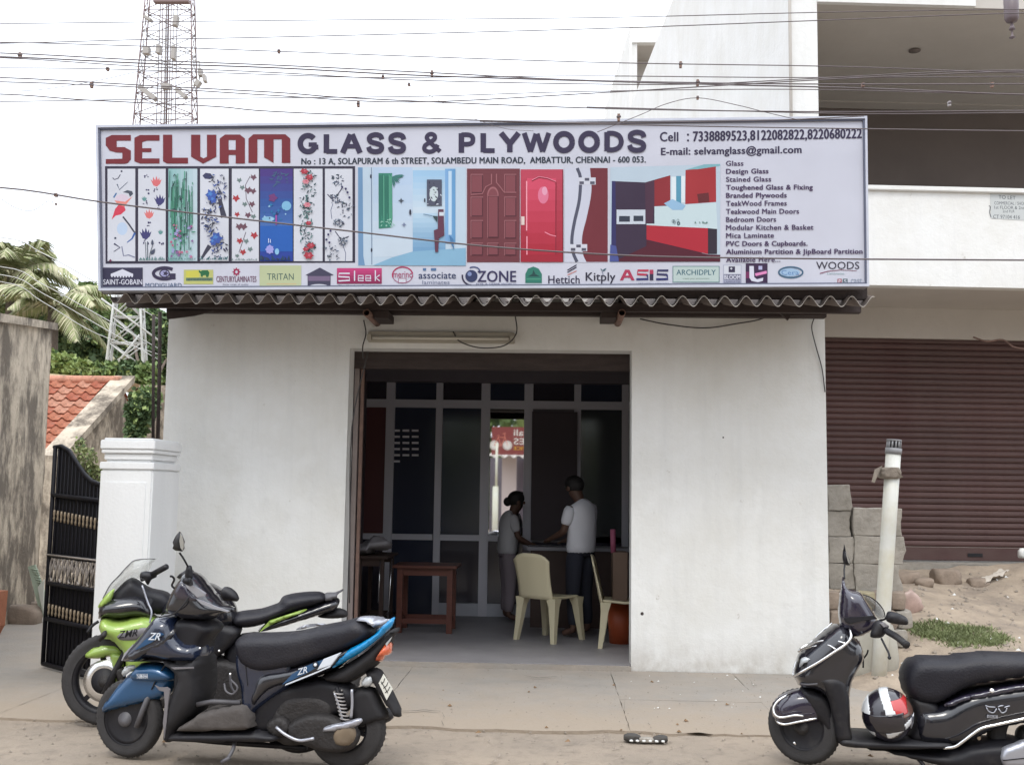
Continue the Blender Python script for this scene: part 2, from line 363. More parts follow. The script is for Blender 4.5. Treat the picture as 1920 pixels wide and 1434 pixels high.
# concrete apron in front of the shop: separate cast slabs with worn joints
apron = thing('concrete_apron', 'worn grey concrete apron of cast slabs in front of the shop opening', 'pavement')
YW = 9.7
xe = [-3.75, -1.2, .55, 1.62, 3.05]; ye = [7.25, 8.35, 9.69]
for j in range(2):
    for i in range(4):
        bm = bmesh.new(); g = .0022; x0, x1, y0, y1 = xe[i]+g, xe[i+1]-g, ye[j]+g, ye[j+1]-g
        n = 12; pts = []
        for a, b_, c_, d_ in ((x0, y0, x1, y0), (x1, y0, x1, y1), (x1, y1, x0, y1), (x0, y1, x0, y0)):
            for k in range(n):
                t = k/n; jx, jy = random.uniform(-.004, .004), random.uniform(-.004, .004)
                if j == 0 and b_ == y0 and d_ == y0: jy = random.uniform(-.05, .03)
                pts.append((a+(c_-a)*t+jx, b_+(d_-b_)*t+jy))
        up_ = [bm.verts.new((p[0], p[1], .004+.0015*((i+j) % 2))) for p in pts]; lo = [bm.verts.new((p[0], p[1], -.03)) for p in pts]
        bm.faces.new(up_)
        for k in range(len(pts)): bm.faces.new((up_[k], lo[k], lo[(k+1) % len(pts)], up_[(k+1) % len(pts)]))
        bmesh.ops.triangulate(bm, faces=[q for q in bm.faces if len(q.verts) > 4])
        bmobj('slab', bm, SLAB, apron)
# paved alley on the left
tag(mesh('alley_paving', [(-7.2, 7.28, .004), (-3.752, 7.27, .004), (-3.752, 9.72, .004), (-3.45, 9.721, .004), (-3.45, 15.9, .004), (-7.2, 15.9, .004)], [(0, 1, 2, 3, 4, 5)], SLAB), kind='structure')

# ------------------------------------------------------------------ the shop
shop = thing('shop_building', 'low white shop with one wide shutter opening, behind the two parked vehicles', 'building')
XL = at(302, 900, YW).x; XR = at(1551, 900, YW).x
OL = at(649, 880, YW).x; OR = at(1184, 900, YW).x
ZO = at(920, 655, YW).z; ZT = 3.34
def wallmesh():
    bm = bmesh.new()
    box_bm(bm, XL, OL, YW, YW+.24, -.1, ZO); box_bm(bm, OR, XR, YW, YW+.24, -.1, ZO); box_bm(bm, XL, XR, YW, YW+.24, ZO, ZT)
    bmesh.ops.remove_doubles(bm, verts=bm.verts, dist=1e-4)
    return bm
bmobj('front_wall', wallmesh(), WALL, shop)
YB = 13.42
for a, b_ in ((XL, XL+.22), (XR-.22, XR)): box('side_wall', a, b_, YW+.241, 17, -.1, ZT-.02, WALL, shop)
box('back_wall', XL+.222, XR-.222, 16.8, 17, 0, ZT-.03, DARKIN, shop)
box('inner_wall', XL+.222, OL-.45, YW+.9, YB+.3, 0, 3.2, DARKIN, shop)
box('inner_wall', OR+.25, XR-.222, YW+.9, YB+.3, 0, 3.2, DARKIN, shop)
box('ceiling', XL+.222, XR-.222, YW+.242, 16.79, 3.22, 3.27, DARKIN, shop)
FLOOR = mat('grey_floor_tile', (.25, .24, .25), .5, var=.15, vscale=3, bump=.1)
tag(box('shop_floor', OL-.45, OR+.25, YW+.02, YB+3, -.05, .05, FLOOR), kind='structure')
box('door_sill', OL+.002, OR-.002, YW-.05, YW+.02, -.05, .045, SLAB, shop, .008)
# rolling shutter drum and its side guides
sh = thing('rolling_shutter', 'rolled up shutter drum with side guide rails at the top of the shop opening', 'shutter')
v, f = [], []
revolve('shutter_roll', [(.17, OL-.05), (.17, OR+.05)], DARKWOOD, sh, 20, 'x', (0, YW+.48, 2.96))
box('shutter_hood', OL-.1, OR+.1, YW+.243, YW+.31, ZO-.16, ZO+.3, DARKWOOD, sh)
GUIDE = mat('tan_guide_steel', (.26, .215, .20), .6, var=.15)
for xg in (OL+.012, OR+.02):
    for k, xo in enumerate((0, .055) if xg < 0 else (.0,)):
        box('guide_rail', xg+xo-.008, xg+xo+.034-.014*k, YW+.262+.03*k, YW+.31+.03*k, .05, ZO-.02, GUIDE if k == 0 else RUST, sh)
for px_, py_, r_ in ((1204, 1150, .012), (1356, 820, .006)):
    q = at(px_, py_, YW); revolve('wall_hole', [(0, .0), (r_, -.0015), (r_*1.3, .0), (0, .001)], DARKWOOD, shop, 8, 'y', (q.x, YW-.001, q.z))
# tube light, pipes, dangling cables over the opening
tl = thing('tube_light', 'long unlit tube light fixture on the wall above the shop opening', 'lamp')
a, b_ = at(690, 632, YW-.05), at(965, 632, YW-.05)
TUBEC = mat('yellowed_tube_white', (.40, .37, .31), .5)
box('batten', a.x, b_.x, YW-.055, YW-.002, a.z-.045, a.z+.055, TUBEC, tl, .006)
tube('tube', [(a.x+.05, YW-.09, a.z-.01), (b_.x-.05, YW-.09, a.z-.01)], .016, mat('frosted_tube', (.55, .52, .45), .3), tl)
for xx in (a.x+.02, b_.x-.02): box('lamp_holder', xx-.02, xx+.02, YW-.11, YW-.056, a.z-.035, a.z+.02, TUBEC, tl, .004)
def P3(px, py, Y): return at(px, py, Y)
tag(tube('light_cable', [P3(850, 622, 9.64), P3(862, 640, 9.6), P3(900, 652, 9.58), P3(945, 648, 9.58), P3(968, 625, 9.6), P3(966, 590, 9.62)], .006, CABLE, curve=6), 'loose dark cable looping under the tube light', 'cable')
tag(tube('light_cable', [P3(682, 600, 9.62), P3(686, 625, 9.64), P3(680, 650, 9.6), P3(681, 672, 9.6)], .006, CABLE, curve=6), 'short cable hanging at the left end of the tube light', 'cable')
tag(tube('wall_cable', [P3(1200, 598, 9.64), P3(1250, 608, 9.63), P3(1320, 615, 9.63), P3(1380, 607, 9.63), P3(1430, 597, 9.62), P3(1462, 575, 9.6)], .006, CABLE, curve=6), 'thin dark cable sagging across the upper right wall', 'cable')
tag(tube('wall_cable', [P3(1527, 595, 9.62), P3(1522, 615, 9.66), P3(1530, 650, 9.68), P3(1541, 690, 9.685), P3(1547, 735, 9.685)], .005, CABLE, curve=6), 'thin cable running down the right edge of the white wall', 'cable')
tag(tube('wall_cable', [P3(690, 660, 9.6), P3(660, 800, 9.69), P3(656, 1000, 9.69), P3(655, 1130, 9.69)], .006, CABLE, curve=4), 'dark cable running down the left edge of the opening', 'cable')
for px, lab in ((690, 'left'), (1165, 'right')):
    bm = bmesh.new(); c = at(px, 589, 9.2)
    t = thing('roof_pipe', 'open ended steel pipe poking out under the roof, the %s one of two' % lab, 'pipe', group='pipes under the shop roof')
    revolve('pipe', [(.026, 0), (.033, 0), (.033, .62), (.026, .62), (.026, .0)], RUST, t, 18, 'y', (c.x, 9.12, c.z), caps=False)
    box('bracket', c.x-(.17 if px > 900 else -.04), c.x+(-.04 if px > 900 else .17), 9.25, 9.6, c.z-.025, c.z+.04, DARKWOOD, t)

# corrugated roof sheets
roof = thing('corrugated_roof', 'corrugated cement sheet roof edge with wooden eave beams under the signboard', 'roof')
YE = 8.65
zc = at(920, 563, YE).z
def corrsheet(x0, x1, i):
    per = at(959, 563, YE).x-at(920, 563, YE).x; amp = .043; th = .006; slope = math.tan(math.radians(12))
    n = max(6, int((x1-x0)/per*14)); L = 1.12
    v, f = [], []; dz = random.uniform(-.01, .01)
    for yy in (0, L):
        for s in (0, 1):
            for k in range(n+1):
                x = x0+(x1-x0)*k/n; zz = zc+amp*math.sin(2*PI*(x-.0)/per)+(x/2.9)*.012
                v.append((x, YE+yy+dz*(1-yy), zz+slope*yy+s*th+dz*.5))
    m = n+1
    for k in range(n):
        f.append((k, k+1, m+k+1, m+k)); f.append((2*m+k, 3*m+k, 3*m+k+1, 2*m+k+1))
        f.append((k, 2*m+k, 2*m+k+1, k+1)); f.append((m+k, m+k+1, 3*m+k+1, 3*m+k))
    o = mesh('roof_sheet', v, f, [ASB, ASBEDGE], roof, False)
    for q, p in enumerate(o.data.polygons): p.material_index = 1 if q % 4 == 0 else 0
xr0, xr1 = at(205, 563, YE).x, at(1640, 563, YE).x
nsh = 6
for i in range(nsh): corrsheet(xr0+(xr1-xr0)*i/nsh, xr0+(xr1-xr0)*(i+1)/nsh+.02*(i < nsh-1), i)
zsb = at(920, 548, 8.75).z
box('sign_gap_backing', at(196, 548, 8.8).x, at(1622, 540, 8.8).x, 8.74, 8.8, zsb-.035, zsb+.14, DARKWOOD, roof)  # added dark strip standing in for the shaded gap under the sign
zb = at(920, 583, 9.25).z
box('eave_beam', at(236, 570, 9.2).x, at(1615, 570, 9.2).x, 9.2, 9.27, zb, zb+.075, DARKWOOD, roof, .006)
box('eave_beam', at(312, 570, 9.5).x, at(1550, 570, 9.5).x, 9.5, 9.6, zb+.01, zb+.10, DARKWOOD, roof, .006)
for i in range(14):
    xx = xr0+.35+(xr1-xr0-.6)*i/13
    box('rafter', xx-.025, xx+.025, 9.28, 9.69, zb+.078, zb+.12, DARKWOOD, roof)
box('roof_cover', XL, XR, YW+.242, 17, ZT+.0, ZT+.05, ASB, roof)
# rotted board ends hanging at both ends of the eave
prism('loose_board', [at(312, 583, 9.4).xz, at(400, 583, 9.4).xz, at(362, 592, 9.4).xz, at(313, 598, 9.4).xz], 9.4, 9.43, DARKWOOD, roof)
prism('loose_board', [at(1455, 580, 9.4).xz, at(1550, 578, 9.4).xz, at(1549, 592, 9.4).xz, at(1482, 592, 9.4).xz, at(1478, 600, 9.4).xz], 9.4, 9.44, DARKWOOD, roof)
# downpipe on the left edge
tag(tube('downpipe', [at(300, 585, 9.78), at(299, 700, 9.78), at(296, 822, 9.78)], .018, DARKWOOD), 'dark rusty pipe standing against the left edge of the shop', 'pipe')
tag(tube('support_post', [at(288, 590, 10.2), at(287, 840, 10.2)], .016, DARKWOOD), 'dark thin wooden post just left of the shop corner', 'post')
# ------------------------------------------------------------------ signboard
YS = 8.58
GAIN = .9
class Print:
    """flat print on the vertical plane y=Y: coloured outlines, later ones a hair nearer"""
    def __init__(s, name, parent, Y=YS, base=.004, frame=None, m=None):
        s.v, s.f, s.c, s.k, s.name, s.parent, s.Y, s.base, s.fr, s.m = [], [], [], 0, name, parent, Y, base, frame, m or PRINT
    def pt(s, p):
        off = s.base+s.k*.00008
        if s.fr:
            q = s.fr.p(p[0], p[1], s.Y); return (q[0], s.Y-off, q[1])
        q = at(p[0], p[1], s.Y); return (q.x, s.Y-off, q.z)
    def poly(s, col, pts):
        s.k += 1
        b = len(s.v); s.v += [s.pt(p) for p in pts]; s.f.append(tuple(range(b, b+len(pts)))); s.c.append(col)
    def rect(s, col, x0, y0, x1, y1, dy=0): s.poly(col, [(x0, y0), (x1, y0+dy), (x1, y1+dy), (x0, y1)])
    def ell(s, col, cx, cy, rx, ry, n=18, a0=0, a1=2*PI):
        s.poly(col, [(cx+rx*math.cos(a0+(a1-a0)*i/n), cy+ry*math.sin(a0+(a1-a0)*i/n)) for i in range(n+(a1-a0 < 6))])
    def ring(s, col, cx, cy, rx, ry, w, a0=0, a1=2*PI, n=24):
        s.line(col, [(cx+rx*math.cos(a0+(a1-a0)*i/n), cy+ry*math.sin(a0+(a1-a0)*i/n)) for i in range(n+1)], w)
    def line(s, col, pts, w, w1=None):
        s.k += 1
        P = [Vector(p) for p in pts]; L, R = [], []
        for i, p in enumerate(P):
            t = P[min(i+1, len(P)-1)]-P[max(i-1, 0)]
            if t.length < 1e-6: t = Vector((1, 0))
            t.normalize(); nn = Vector((-t.y, t.x)); ww = (w if w1 is None else w+(w1-w)*i/(len(P)-1))/2
            L.append(p+nn*ww); R.append(p-nn*ww)
        for i in range(len(P)-1):
            s.k += .2; b = len(s.v); s.v += [s.pt(q) for q in (L[i], L[i+1], R[i+1], R[i])]; s.f.append((b, b+1, b+2, b+3)); s.c.append(col)
    def spike(s, col, cx, cy, r, n=7, inner=.45, rot=0, sx=1, sy=1):
        s.poly(col, [(cx+sx*(r if i % 2 == 0 else r*inner)*math.cos(rot+PI*i/n)*random.uniform(.85, 1.1), cy+sy*(r if i % 2 == 0 else r*inner)*math.sin(rot+PI*i/n)*random.uniform(.85, 1.1)) for i in range(2*n)])
    def leaf(s, col, x, y, L, a, wd=.35):
        ca, sa = math.cos(a), math.sin(a); P = []
        for t, h in ((0, 0), (.3, wd), (.65, wd*.8), (1, 0), (.65, -wd*.8), (.3, -wd)):
            P.append((x+L*(t*ca-h*.5*sa), y+L*(t*sa+h*.5*ca)))
        s.poly(col, P)
    def grad(s, c0, c1, x0, y0, x1, y1, n=8, vert=True):
        for i in range(n):
            t = i/(n-1); c = tuple(c0[k]+(c1[k]-c0[k])*t for k in range(3))
            if vert: s.rect(c, x0, y0+(y1-y0)*i/n, x1, y0+(y1-y0)*(i+1)/n+.3)
            else: s.rect(c, x0+(x1-x0)*i/n, y0, x0+(x1-x0)*(i+1)/n+.3, y1)
    def text(s, col, body, x0, y0, x1, y1, bold=0., dy=0., shear=0., mirror=False):
        if bold:
            d = bold*(y1-y0)*.9
            for o_ in ((-d, 0), (d, 0), (0, -d*.5), (0, d*.5)): s.text1(col, body, x0+o_[0]+d, y0+o_[1]+d*.4, x1+o_[0]-d, y1+o_[1]-d*.4, bold, dy, shear, mirror)
        else: s.text1(col, body, x0, y0, x1, y1, 0, dy, shear, mirror)
    def text1(s, col, body, x0, y0, x1, y1, bold=0., dy=0., shear=0., mirror=False):
        """fit the words between x0..x1 and y0 (top) .. y1 (bottom); dy = extra drop at the right end"""
        s.k += 1
        cu = bpy.data.curves.new('t', 'FONT'); cu.body = body; cu.resolution_u = 3
        cu.space_word = 1.0; cu.space_character = 1.0+bold*1.5
        to = bpy.data.objects.new('t', cu); C.objects.link(to)
        dg = bpy.context.evaluated_depsgraph_get(); me = bpy.data.meshes.new_from_object(to.evaluated_get(dg))
        co = np.array([v.co[:] for v in me.vertices]); lo, hi = co.min(0), co.max(0)
        b = len(s.v)
        for q in co:
            tx = (q[0]-lo[0])/(hi[0]-lo[0]+1e-9); ty = (q[1]-lo[1])/(hi[1]-lo[1]+1e-9)
            if mirror: tx = 1-tx
            px = x0+(x1-x0)*tx+shear*ty*(y1-y0); py = y1+(y0-y1)*ty+dy*tx
            s.v.append(s.pt((px, py)))
        for p in me.polygons:
            s.f.append(tuple(b+i for i in p.vertices)); s.c.append(col)
        bpy.data.objects.remove(to); bpy.data.curves.remove(cu); bpy.data.meshes.remove(me)
    def done(s):
        me = bpy.data.meshes.new(s.name); me.from_pydata(s.v, [], s.f); me.update()
        ca = me.color_attributes.new('Col', 'FLOAT_COLOR', 'CORNER'); arr = []
        for p, c in zip(me.polygons, s.c):
            arr += [*[v*GAIN for v in lin(c)], 1]*len(p.vertices)
        ca.data.foreach_set('color', arr)
        return objof(s.name, me, s.m, s.parent)

sign = thing('signboard', 'wide glass and plywood shop signboard with red and dark lettering above the roof edge', 'signboard')
TLs, TRs, BRs, BLs = (182, 237), (1624, 220), (1628, 538), (187, 546)
def q3(p, Y): v_ = at(p[0], p[1], YS); return (v_.x, Y, v_.z)
cs = [q3(p, YS) for p in (TLs, TRs, BRs, BLs)]; cb = [q3(p, YS+.12) for p in (TLs, TRs, BRs, BLs)]
vv = cs+cb; mesh('sign_box', vv, [(4, 7, 6, 5), (0, 1, 5, 4), (1, 2, 6, 5), (2, 3, 7, 6), (3, 0, 4, 7), (0, 3, 2, 1)], mat('sign_back_metal', (.3, .3, .33), .6), sign)
FRM = mat('grey_blue_sign_frame', (.46, .48, .56), .5, var=.15, vscale=4); FRD = mat('dark_sign_rim', (.10, .11, .16), .6)
def lerp2(a, b, t): return (a[0]+(b[0]-a[0])*t, a[1]+(b[1]-a[1])*t)
cx_, cy_ = 905, 385
def inset(p, dx, dy): return (p[0]+(dx if p[0] < cx_ else -dx), p[1]+(dy if p[1] < cy_ else -dy))
def frameband(name, d0, d1, y0, y1, m):
    A = [inset(p, *d0) for p in (TLs, TRs, BRs, BLs)]; B = [inset(p, *d1) for p in (TLs, TRs, BRs, BLs)]
    for i in range(4):
        j = (i+1) % 4; q = [A[i], A[j], B[j], B[i]]
        vs_ = [q3(p, y0) for p in q]+[q3(p, y1) for p in q]
        mesh(name, vs_, [(0, 1, 2, 3), (7, 6, 5, 4), (0, 4, 5, 1), (1, 5, 6, 2), (2, 6, 7, 3), (3, 7, 4, 0)], m, sign)
frameband('frame', (0, 0), (4, 4.5), YS-.03, YS-.001, FRM)
frameband('frame_rim', (4, 4.5), (7, 7.5), YS-.018, YS-.001, FRD)
pn = Print('banner', sign, base=.0015)
pn.poly((192, 194, 207), [inset(p, 6, 6) for p in (TLs, TRs, BRs, BLs)]); pn.done()
RED = (112, 38, 46); INK = (52, 46, 72); BL = (44, 52, 66)
# heading in blocky letters
pr = Print('heading_lettering', sign)
def Z(pts): return [(170+x/3.765, 210+y/3.765) for x, y in pts]
def L_(pts): pr.poly(RED, Z(pts))
L_([(150,165),(285,165),(285,205),(185,205),(185,250),(130,262),(108,240),(108,185)])
L_([(108,235),(150,250),(240,250),(285,275),(285,340),(225,335),(225,290),(180,288),(135,275)])
L_([(108,335),(225,332),(285,335),(265,362),(240,368),(108,368)])
L_([(350,165),(487,165),(487,205),(400,205),(365,215),(365,330),(487,330),(487,366),(350,366),(310,350),(310,185)])
L_([(365,258),(430,258),(430,285),(365,285)])
L_([(512,163),(577,163),(577,325),(688,325),(688,366),(540,366),(512,350)])
L_([(710,163),(775,163),(775,318),(798,330),(822,318),(822,163),(888,163),(888,318),(795,367),(710,318)])
L_([(950,162),(1055,162),(1090,190),(1090,366),(1025,366),(1025,200),(975,200),(975,366),(912,366),(912,190)])
L_([(975,270),(1025,270),(1025,305),(975,305)])
L_([(1150,160),(1375,160),(1410,190),(1410,362),(1350,362),(1350,195),(1292,195),(1292,362),(1225,322),(1225,195),(1178,195),(1178,362),(1115,362),(1115,190)])
pr.done()
pr = Print('heading_lettering', sign)
def glyph(ch, x0, x1, y0, y1, t=10.4):
    h = t/2
    def Q(u, v_): return (x0+h+(x1-x0-t)*u, y0+h*.85+(y1-y0-t*.85)*v_)
    def ln(P, w_=t): pr.line(INK, P, w_)
    def sp(P, w_=t): ln([(q.x, q.y) for q in crom([(*Q(*p_), 0) for p_ in P], 6)], w_)
    def ar(a0, a1): cx, cy = Q(.5, .5); pr.ring(INK, cx, cy, (x1-x0-t)/2, (y1-y0-t*.85)/2, t, a0, a1, 26)
    if ch == 'O': ar(0, 2*PI)
    if ch == 'G': ar(.12*PI, 1.78*PI); ln([Q(.55, .56), Q(1.08, .56)], t*.8); ln([Q(1, .56), Q(1, .86)])
    if ch == 'L': ln([Q(0, -.1), Q(0, 1.1)]); ln([Q(0, 1), Q(1.15, 1)], t*.85)
    if ch == 'A': ln([Q(-.02, 1.12), Q(.46, -.1)]); ln([Q(1.02, 1.12), Q(.54, -.1)]); ln([Q(.2, .68), Q(.8, .68)], t*.8)
    if ch == 'S': sp([(1.02, .27), (.9, .06), (.5, -.02), (.1, .08), (.02, .26), (.15, .41), (.5, .5), (.88, .6), (1., .77), (.88, .95), (.5, 1.02), (.1, .94), (-.04, .72)], t*.92)
    if ch == 'P': ln([Q(0, -.1), Q(0, 1.12)]); sp([(0, 0), (.6, 0), (.92, .1), (1., .29), (.92, .48), (.6, .58), (0, .58)], t*.85)
    if ch == 'Y': ln([Q(-.06, -.12), Q(.5, .58)]); ln([Q(1.06, -.12), Q(.5, .58)]); ln([Q(.5, .5), Q(.5, 1.12)])
    if ch == 'W':
        for a, b_ in (((-.03, -.1), (.24, 1.08)), ((.24, 1.08), (.48, -.05)), ((.52, -.05), (.76, 1.08)), ((.76, 1.08), (1.03, -.1))): ln([Q(*a), Q(*b_)], t*.9)
    if ch == 'D': ln([Q(0, -.08), Q(0, 1.08)]); sp([(0, 0), (.45, 0), (.85, .16), (1., .5), (.85, .84), (.45, 1), (0, 1)], t*.88)
    if ch == '&': sp([(1.02, 1.0), (.62, .68), (.2, .26), (.24, .05), (.45, -.03), (.66, .06), (.66, .26), (.38, .46), (.06, .66), (.04, .9), (.3, 1.02), (.62, .94), (.86, .6)], t*.78)
for ch, a, b_, yt_, yb_ in (('G', 558, 597, 250.5, 289.5), ('L', 607, 635, 251, 289), ('A', 638, 680, 251, 288.5), ('S', 687, 721, 249.5, 289), ('S', 727.5, 762, 249.5, 289), ('&', 790, 830, 248.5, 289), ('P', 860, 892, 249, 288), ('L', 901, 930, 249, 287.5), ('Y', 936, 976, 249, 287), ('W', 979, 1033, 248.5, 287), ('O', 1037, 1078, 247, 287.5), ('O', 1084, 1125, 246.5, 287), ('D', 1133, 1170, 246.5, 286), ('S', 1176, 1212, 245, 286.5)):
    if ch in '&P' or (ch == 'G'):
        if ch != 'G': pr.done(); pr = Print('heading_word', sign)
    elif ch == 'Z': pass
    glyph(ch, a, b_, yt_, yb_)
pr.done()
pr = Print('address_lettering', sign)
pr.text(BL, 'No : 13 A, SOLAPURAM 6 th STREET, SOLAMBEDU MAIN ROAD,  AMBATTUR, CHENNAI - 600 053.', 565, 297, 1211, 311, .045, dy=-3.5)
pr.done()
pr = Print('contact_lettering', sign)
pr.text(INK, 'Cell', 1237, 248, 1272, 266, .04); pr.text(INK, ':', 1288, 251, 1292, 266, .03)
pr.text(INK, '7338889523,8122082822,8220680222', 1299, 247, 1616, 269, .04, dy=-6)
pr.done(); pr = Print('email_lettering', sign)
pr.text(INK, 'E-mail: selvamglass@gmail.com', 1239, 277, 1503, 296, .04, dy=-4)
pr.done()
pr = Print('product_list_lettering', sign)
for i, (t, x1) in enumerate([('Glass', 1394), ('Design Glass', 1441), ('Stained Glass', 1446), ('Toughened Glass & Fixing', 1524), ('Branded Plywoods', 1475), ('TeakWood Frames', 1475), ('Teakwood Main Doors', 1498), ('Bedroom Doors', 1455), ('Modular Kitchen & Basket', 1525), ('Mica Laminate', 1451), ('PVC Doors & Cupboards.', 1514), ('Aluminium Partition & JipBoard Partition', 1617), ('Available Here...', 1463)]):
    y = 302+i*15.05; low = any(ch in t for ch in 'gpyj,')
    pr.text((72, 56, 88), t, 1361, y, x1, y+(12.5 if low else 9.6), .05, dy=-.6 if i else 0)
pr.done()

# decorated glass panels
pr = Print('glass_panel_frame', sign, base=.002); FD = (50, 47, 64)
pr.poly(FD, [(197, 312), (666, 312), (666, 493), (198, 495)]); pr.done()
px0 = [202, 259.5, 316, 375.5, 435, 488, 551, 609.5]; px1 = [254, 311, 370, 429, 485.5, 549, 605, 661]
W_C = (198, 201, 211); GR = (58, 116, 98); GD = (52, 66, 76); PK = (196, 84, 92); NV = (56, 52, 92)
rnd = random.Random(3)
for i in range(8):
    p = Print('glass_panel', sign, base=.004); x0, x1 = px0[i], px1[i]; y0, y1 = 317, 490; cx = (x0+x1)/2; w_ = x1-x0
    p.poly(W_C if i != 5 else (38, 62, 146), [(x0, y0), (x1, y0), (x1, y1), (x0, y1)])
    def Zp(x, y): return (195+x/7.547, 310+y/7.547)
    def Zq(x, y): return (430+x/7.352, 305+y/7.354)
    if i == 0:
        p.ell((178, 196, 220), *Zp(260, 900), 10, 12); p.ell((205, 190, 205), *Zp(260, 480), 13, 9)
        p.poly((196, 62, 82), [Zp(*q) for q in ((110, 775), (160, 620), (210, 560), (290, 575), (310, 640), (240, 700), (170, 715))])
        p.poly((214, 130, 120), [Zp(*q) for q in ((200, 560), (150, 500), (300, 520), (410, 440), (330, 540), (290, 590))])
        p.poly((72, 78, 92), [Zp(*q) for q in ((270, 385), (330, 355), (400, 370), (415, 410), (370, 450), (350, 400))])
        p.line((60, 62, 76), [Zp(270, 730), Zp(350, 830), Zp(440, 960)], 3); p.line((60, 96, 160), [Zp(440, 960), Zp(400, 1040), Zp(330, 1095)], 4, 1.5)
        p.line((70, 72, 90), [Zp(125, 180), Zp(150, 205), Zp(200, 190), Zp(235, 135)], 1.6); p.ell((60, 60, 80), *Zp(252, 88), 1.8, 1.8)
        p.line((90, 100, 120), [Zp(190, 270), Zp(220, 350), Zp(340, 240)], 2.2, 1); p.line((66, 110, 160), [Zp(180, 395), Zp(140, 460)], 2.5)
        p.line((60, 62, 90), [Zp(145, 1110), Zp(230, 1165), Zp(140, 1225)], 3, 1.2); p.line((120, 124, 150), [Zp(255, 1150), Zp(280, 1285), Zp(350, 1270), Zp(440, 1305)], 2)
        p.ell((50, 60, 80), *Zp(163, 1033), 2, 2); p.spike((110, 50, 80), *Zp(95, 1350), 3.5, 4)
    elif i == 1:
        for (x, y, c, s_) in ((735, 240, (206, 108, 112), 11), (785, 500, (62, 60, 110), 11.5), (635, 700, (206, 112, 112), 10), (585, 980, (62, 60, 110), 12), (570, 480, (96, 140, 140), 5.5), (800, 950, (96, 140, 140), 5.5)):
            q = Zp(x, y); p.poly(c, [(q[0]-s_*.9, q[1]-s_*.5), (q[0]-s_*.5, q[1]-s_*.15), (q[0]-s_*.45, q[1]-s_*.9), (q[0]-s_*.1, q[1]-s_*.3), (q[0]+s_*.1, q[1]-s_*1.05), (q[0]+s_*.35, q[1]-s_*.3), (q[0]+s_*.6, q[1]-s_*.8), (q[0]+s_*.65, q[1]-s_*.2), (q[0]+s_, q[1]-s_*.5), (q[0]+s_*.75, q[1]+s_*.3), (q[0]+s_*.2, q[1]+s_*.8), (q[0]-s_*.4, q[1]+s_*.6)])
        for (x, y) in ((600, 170), (620, 380), (720, 350), (760, 590), (650, 840), (600, 1080), (810, 1110), (600, 540)):
            q = Zp(x, y)
            for k in range(4): p.ell(NV, q[0]+rnd.uniform(-5, 5), q[1]+rnd.uniform(-4, 4), rnd.uniform(.8, 2), rnd.uniform(.8, 2.2), 7)
        p.line((70, 84, 96), [Zp(620, 1080), Zp(622, 1340)], 1.4); p.line((70, 84, 96), [Zp(590, 1090), Zp(600, 1340)], 1); p.line((70, 84, 96), [Zp(690, 1140), Zp(655, 1250), Zp(645, 1330)], 1.2)
        p.leaf((70, 76, 96), *Zp(670, 1270), 14, -1.0, .5); p.leaf((70, 76, 96), *Zp(690, 1140), 12, -1.6, .4)
        for k in range(26): p.leaf((86, 122, 124), x0+2+k*1.9, 489, rnd.uniform(3, 9), -PI/2+rnd.uniform(-.6, .6), .25)
    elif i == 2:
        p.grad((134, 176, 178), (178, 196, 206), x0, y0, x1, y1, 7, False)
        for k in range(80):
            xx = x0+rnd.triangular(2, w_-6, 16); ya = rnd.uniform(318, 420); p.line(rnd.choice([(58, 118, 100), (84, 150, 128), (50, 90, 84), (120, 168, 160)]), [(xx, ya), (xx+rnd.uniform(-2, 2), min(ya+rnd.uniform(30, 70), 488))], rnd.uniform(.7, 2))
        for k in range(46): p.leaf(rnd.choice([GR, GD, (70, 132, 110)]), x0+rnd.uniform(6, w_-8), rnd.uniform(325, 478), rnd.uniform(5, 10), rnd.uniform(0, 6.3), .3)
        for k in range(34): p.spike(rnd.choice([(176, 116, 142), (128, 92, 140), (176, 84, 118), (150, 150, 196)]), x0+rnd.uniform(5, w_-8), rnd.uniform(415, 484), rnd.uniform(2, 5), 5)
        for k in range(26): p.leaf((86, 122, 124), x0+1+k*2.0, 489, rnd.uniform(3, 8), -PI/2+rnd.uniform(-.6, .6), .25)
    elif i == 3:
        p.line((60, 60, 76), [Zp(1640, 480), Zp(1670, 620), Zp(1700, 740)], 7, 11); p.line((60, 60, 76), [Zp(1500, 1140), Zp(1440, 1230), Zp(1385, 1320)], 9, 4)
        p.poly((58, 60, 92), [Zp(*q) for q in ((1395, 150), (1440, 110), (1510, 120), (1560, 180), (1500, 200), (1430, 195))])
        for k in range(190):
            t = rnd.random(); yy = 328+t*155; xx = cx+math.sin(t*9)*9+rnd.uniform(-13, 13)
            p.leaf(rnd.choice([(56, 58, 84), (74, 78, 110), (60, 62, 76), (66, 88, 150)]), xx, yy, rnd.uniform(3.5, 9), rnd.uniform(0, 6.3), .35)
        for (x, y, r_) in ((1530, 430, 12), (1600, 1040, 13), (1560, 500, 8), (1560, 1090, 8)):
            q = Zp(x, y); p.spike((58, 84, 158), *q, r_, 6, .65); p.spike((74, 122, 188), q[0]-2, q[1]-2, r_*.5, 5)
        for k in range(24): p.leaf((70, 100, 108), x0+1+k*2.2, 489, rnd.uniform(3, 10), -PI/2+rnd.uniform(-.8, .8), .3)
    elif i == 4:
        p.line((96, 86, 100), [Zq(290, 190), Zq(225, 310), Zq(235, 500), Zq(320, 690)], 1.4); p.line((96, 86, 100), [Zq(230, 960), Zq(190, 1080), Zq(135, 1240)], 1.4)
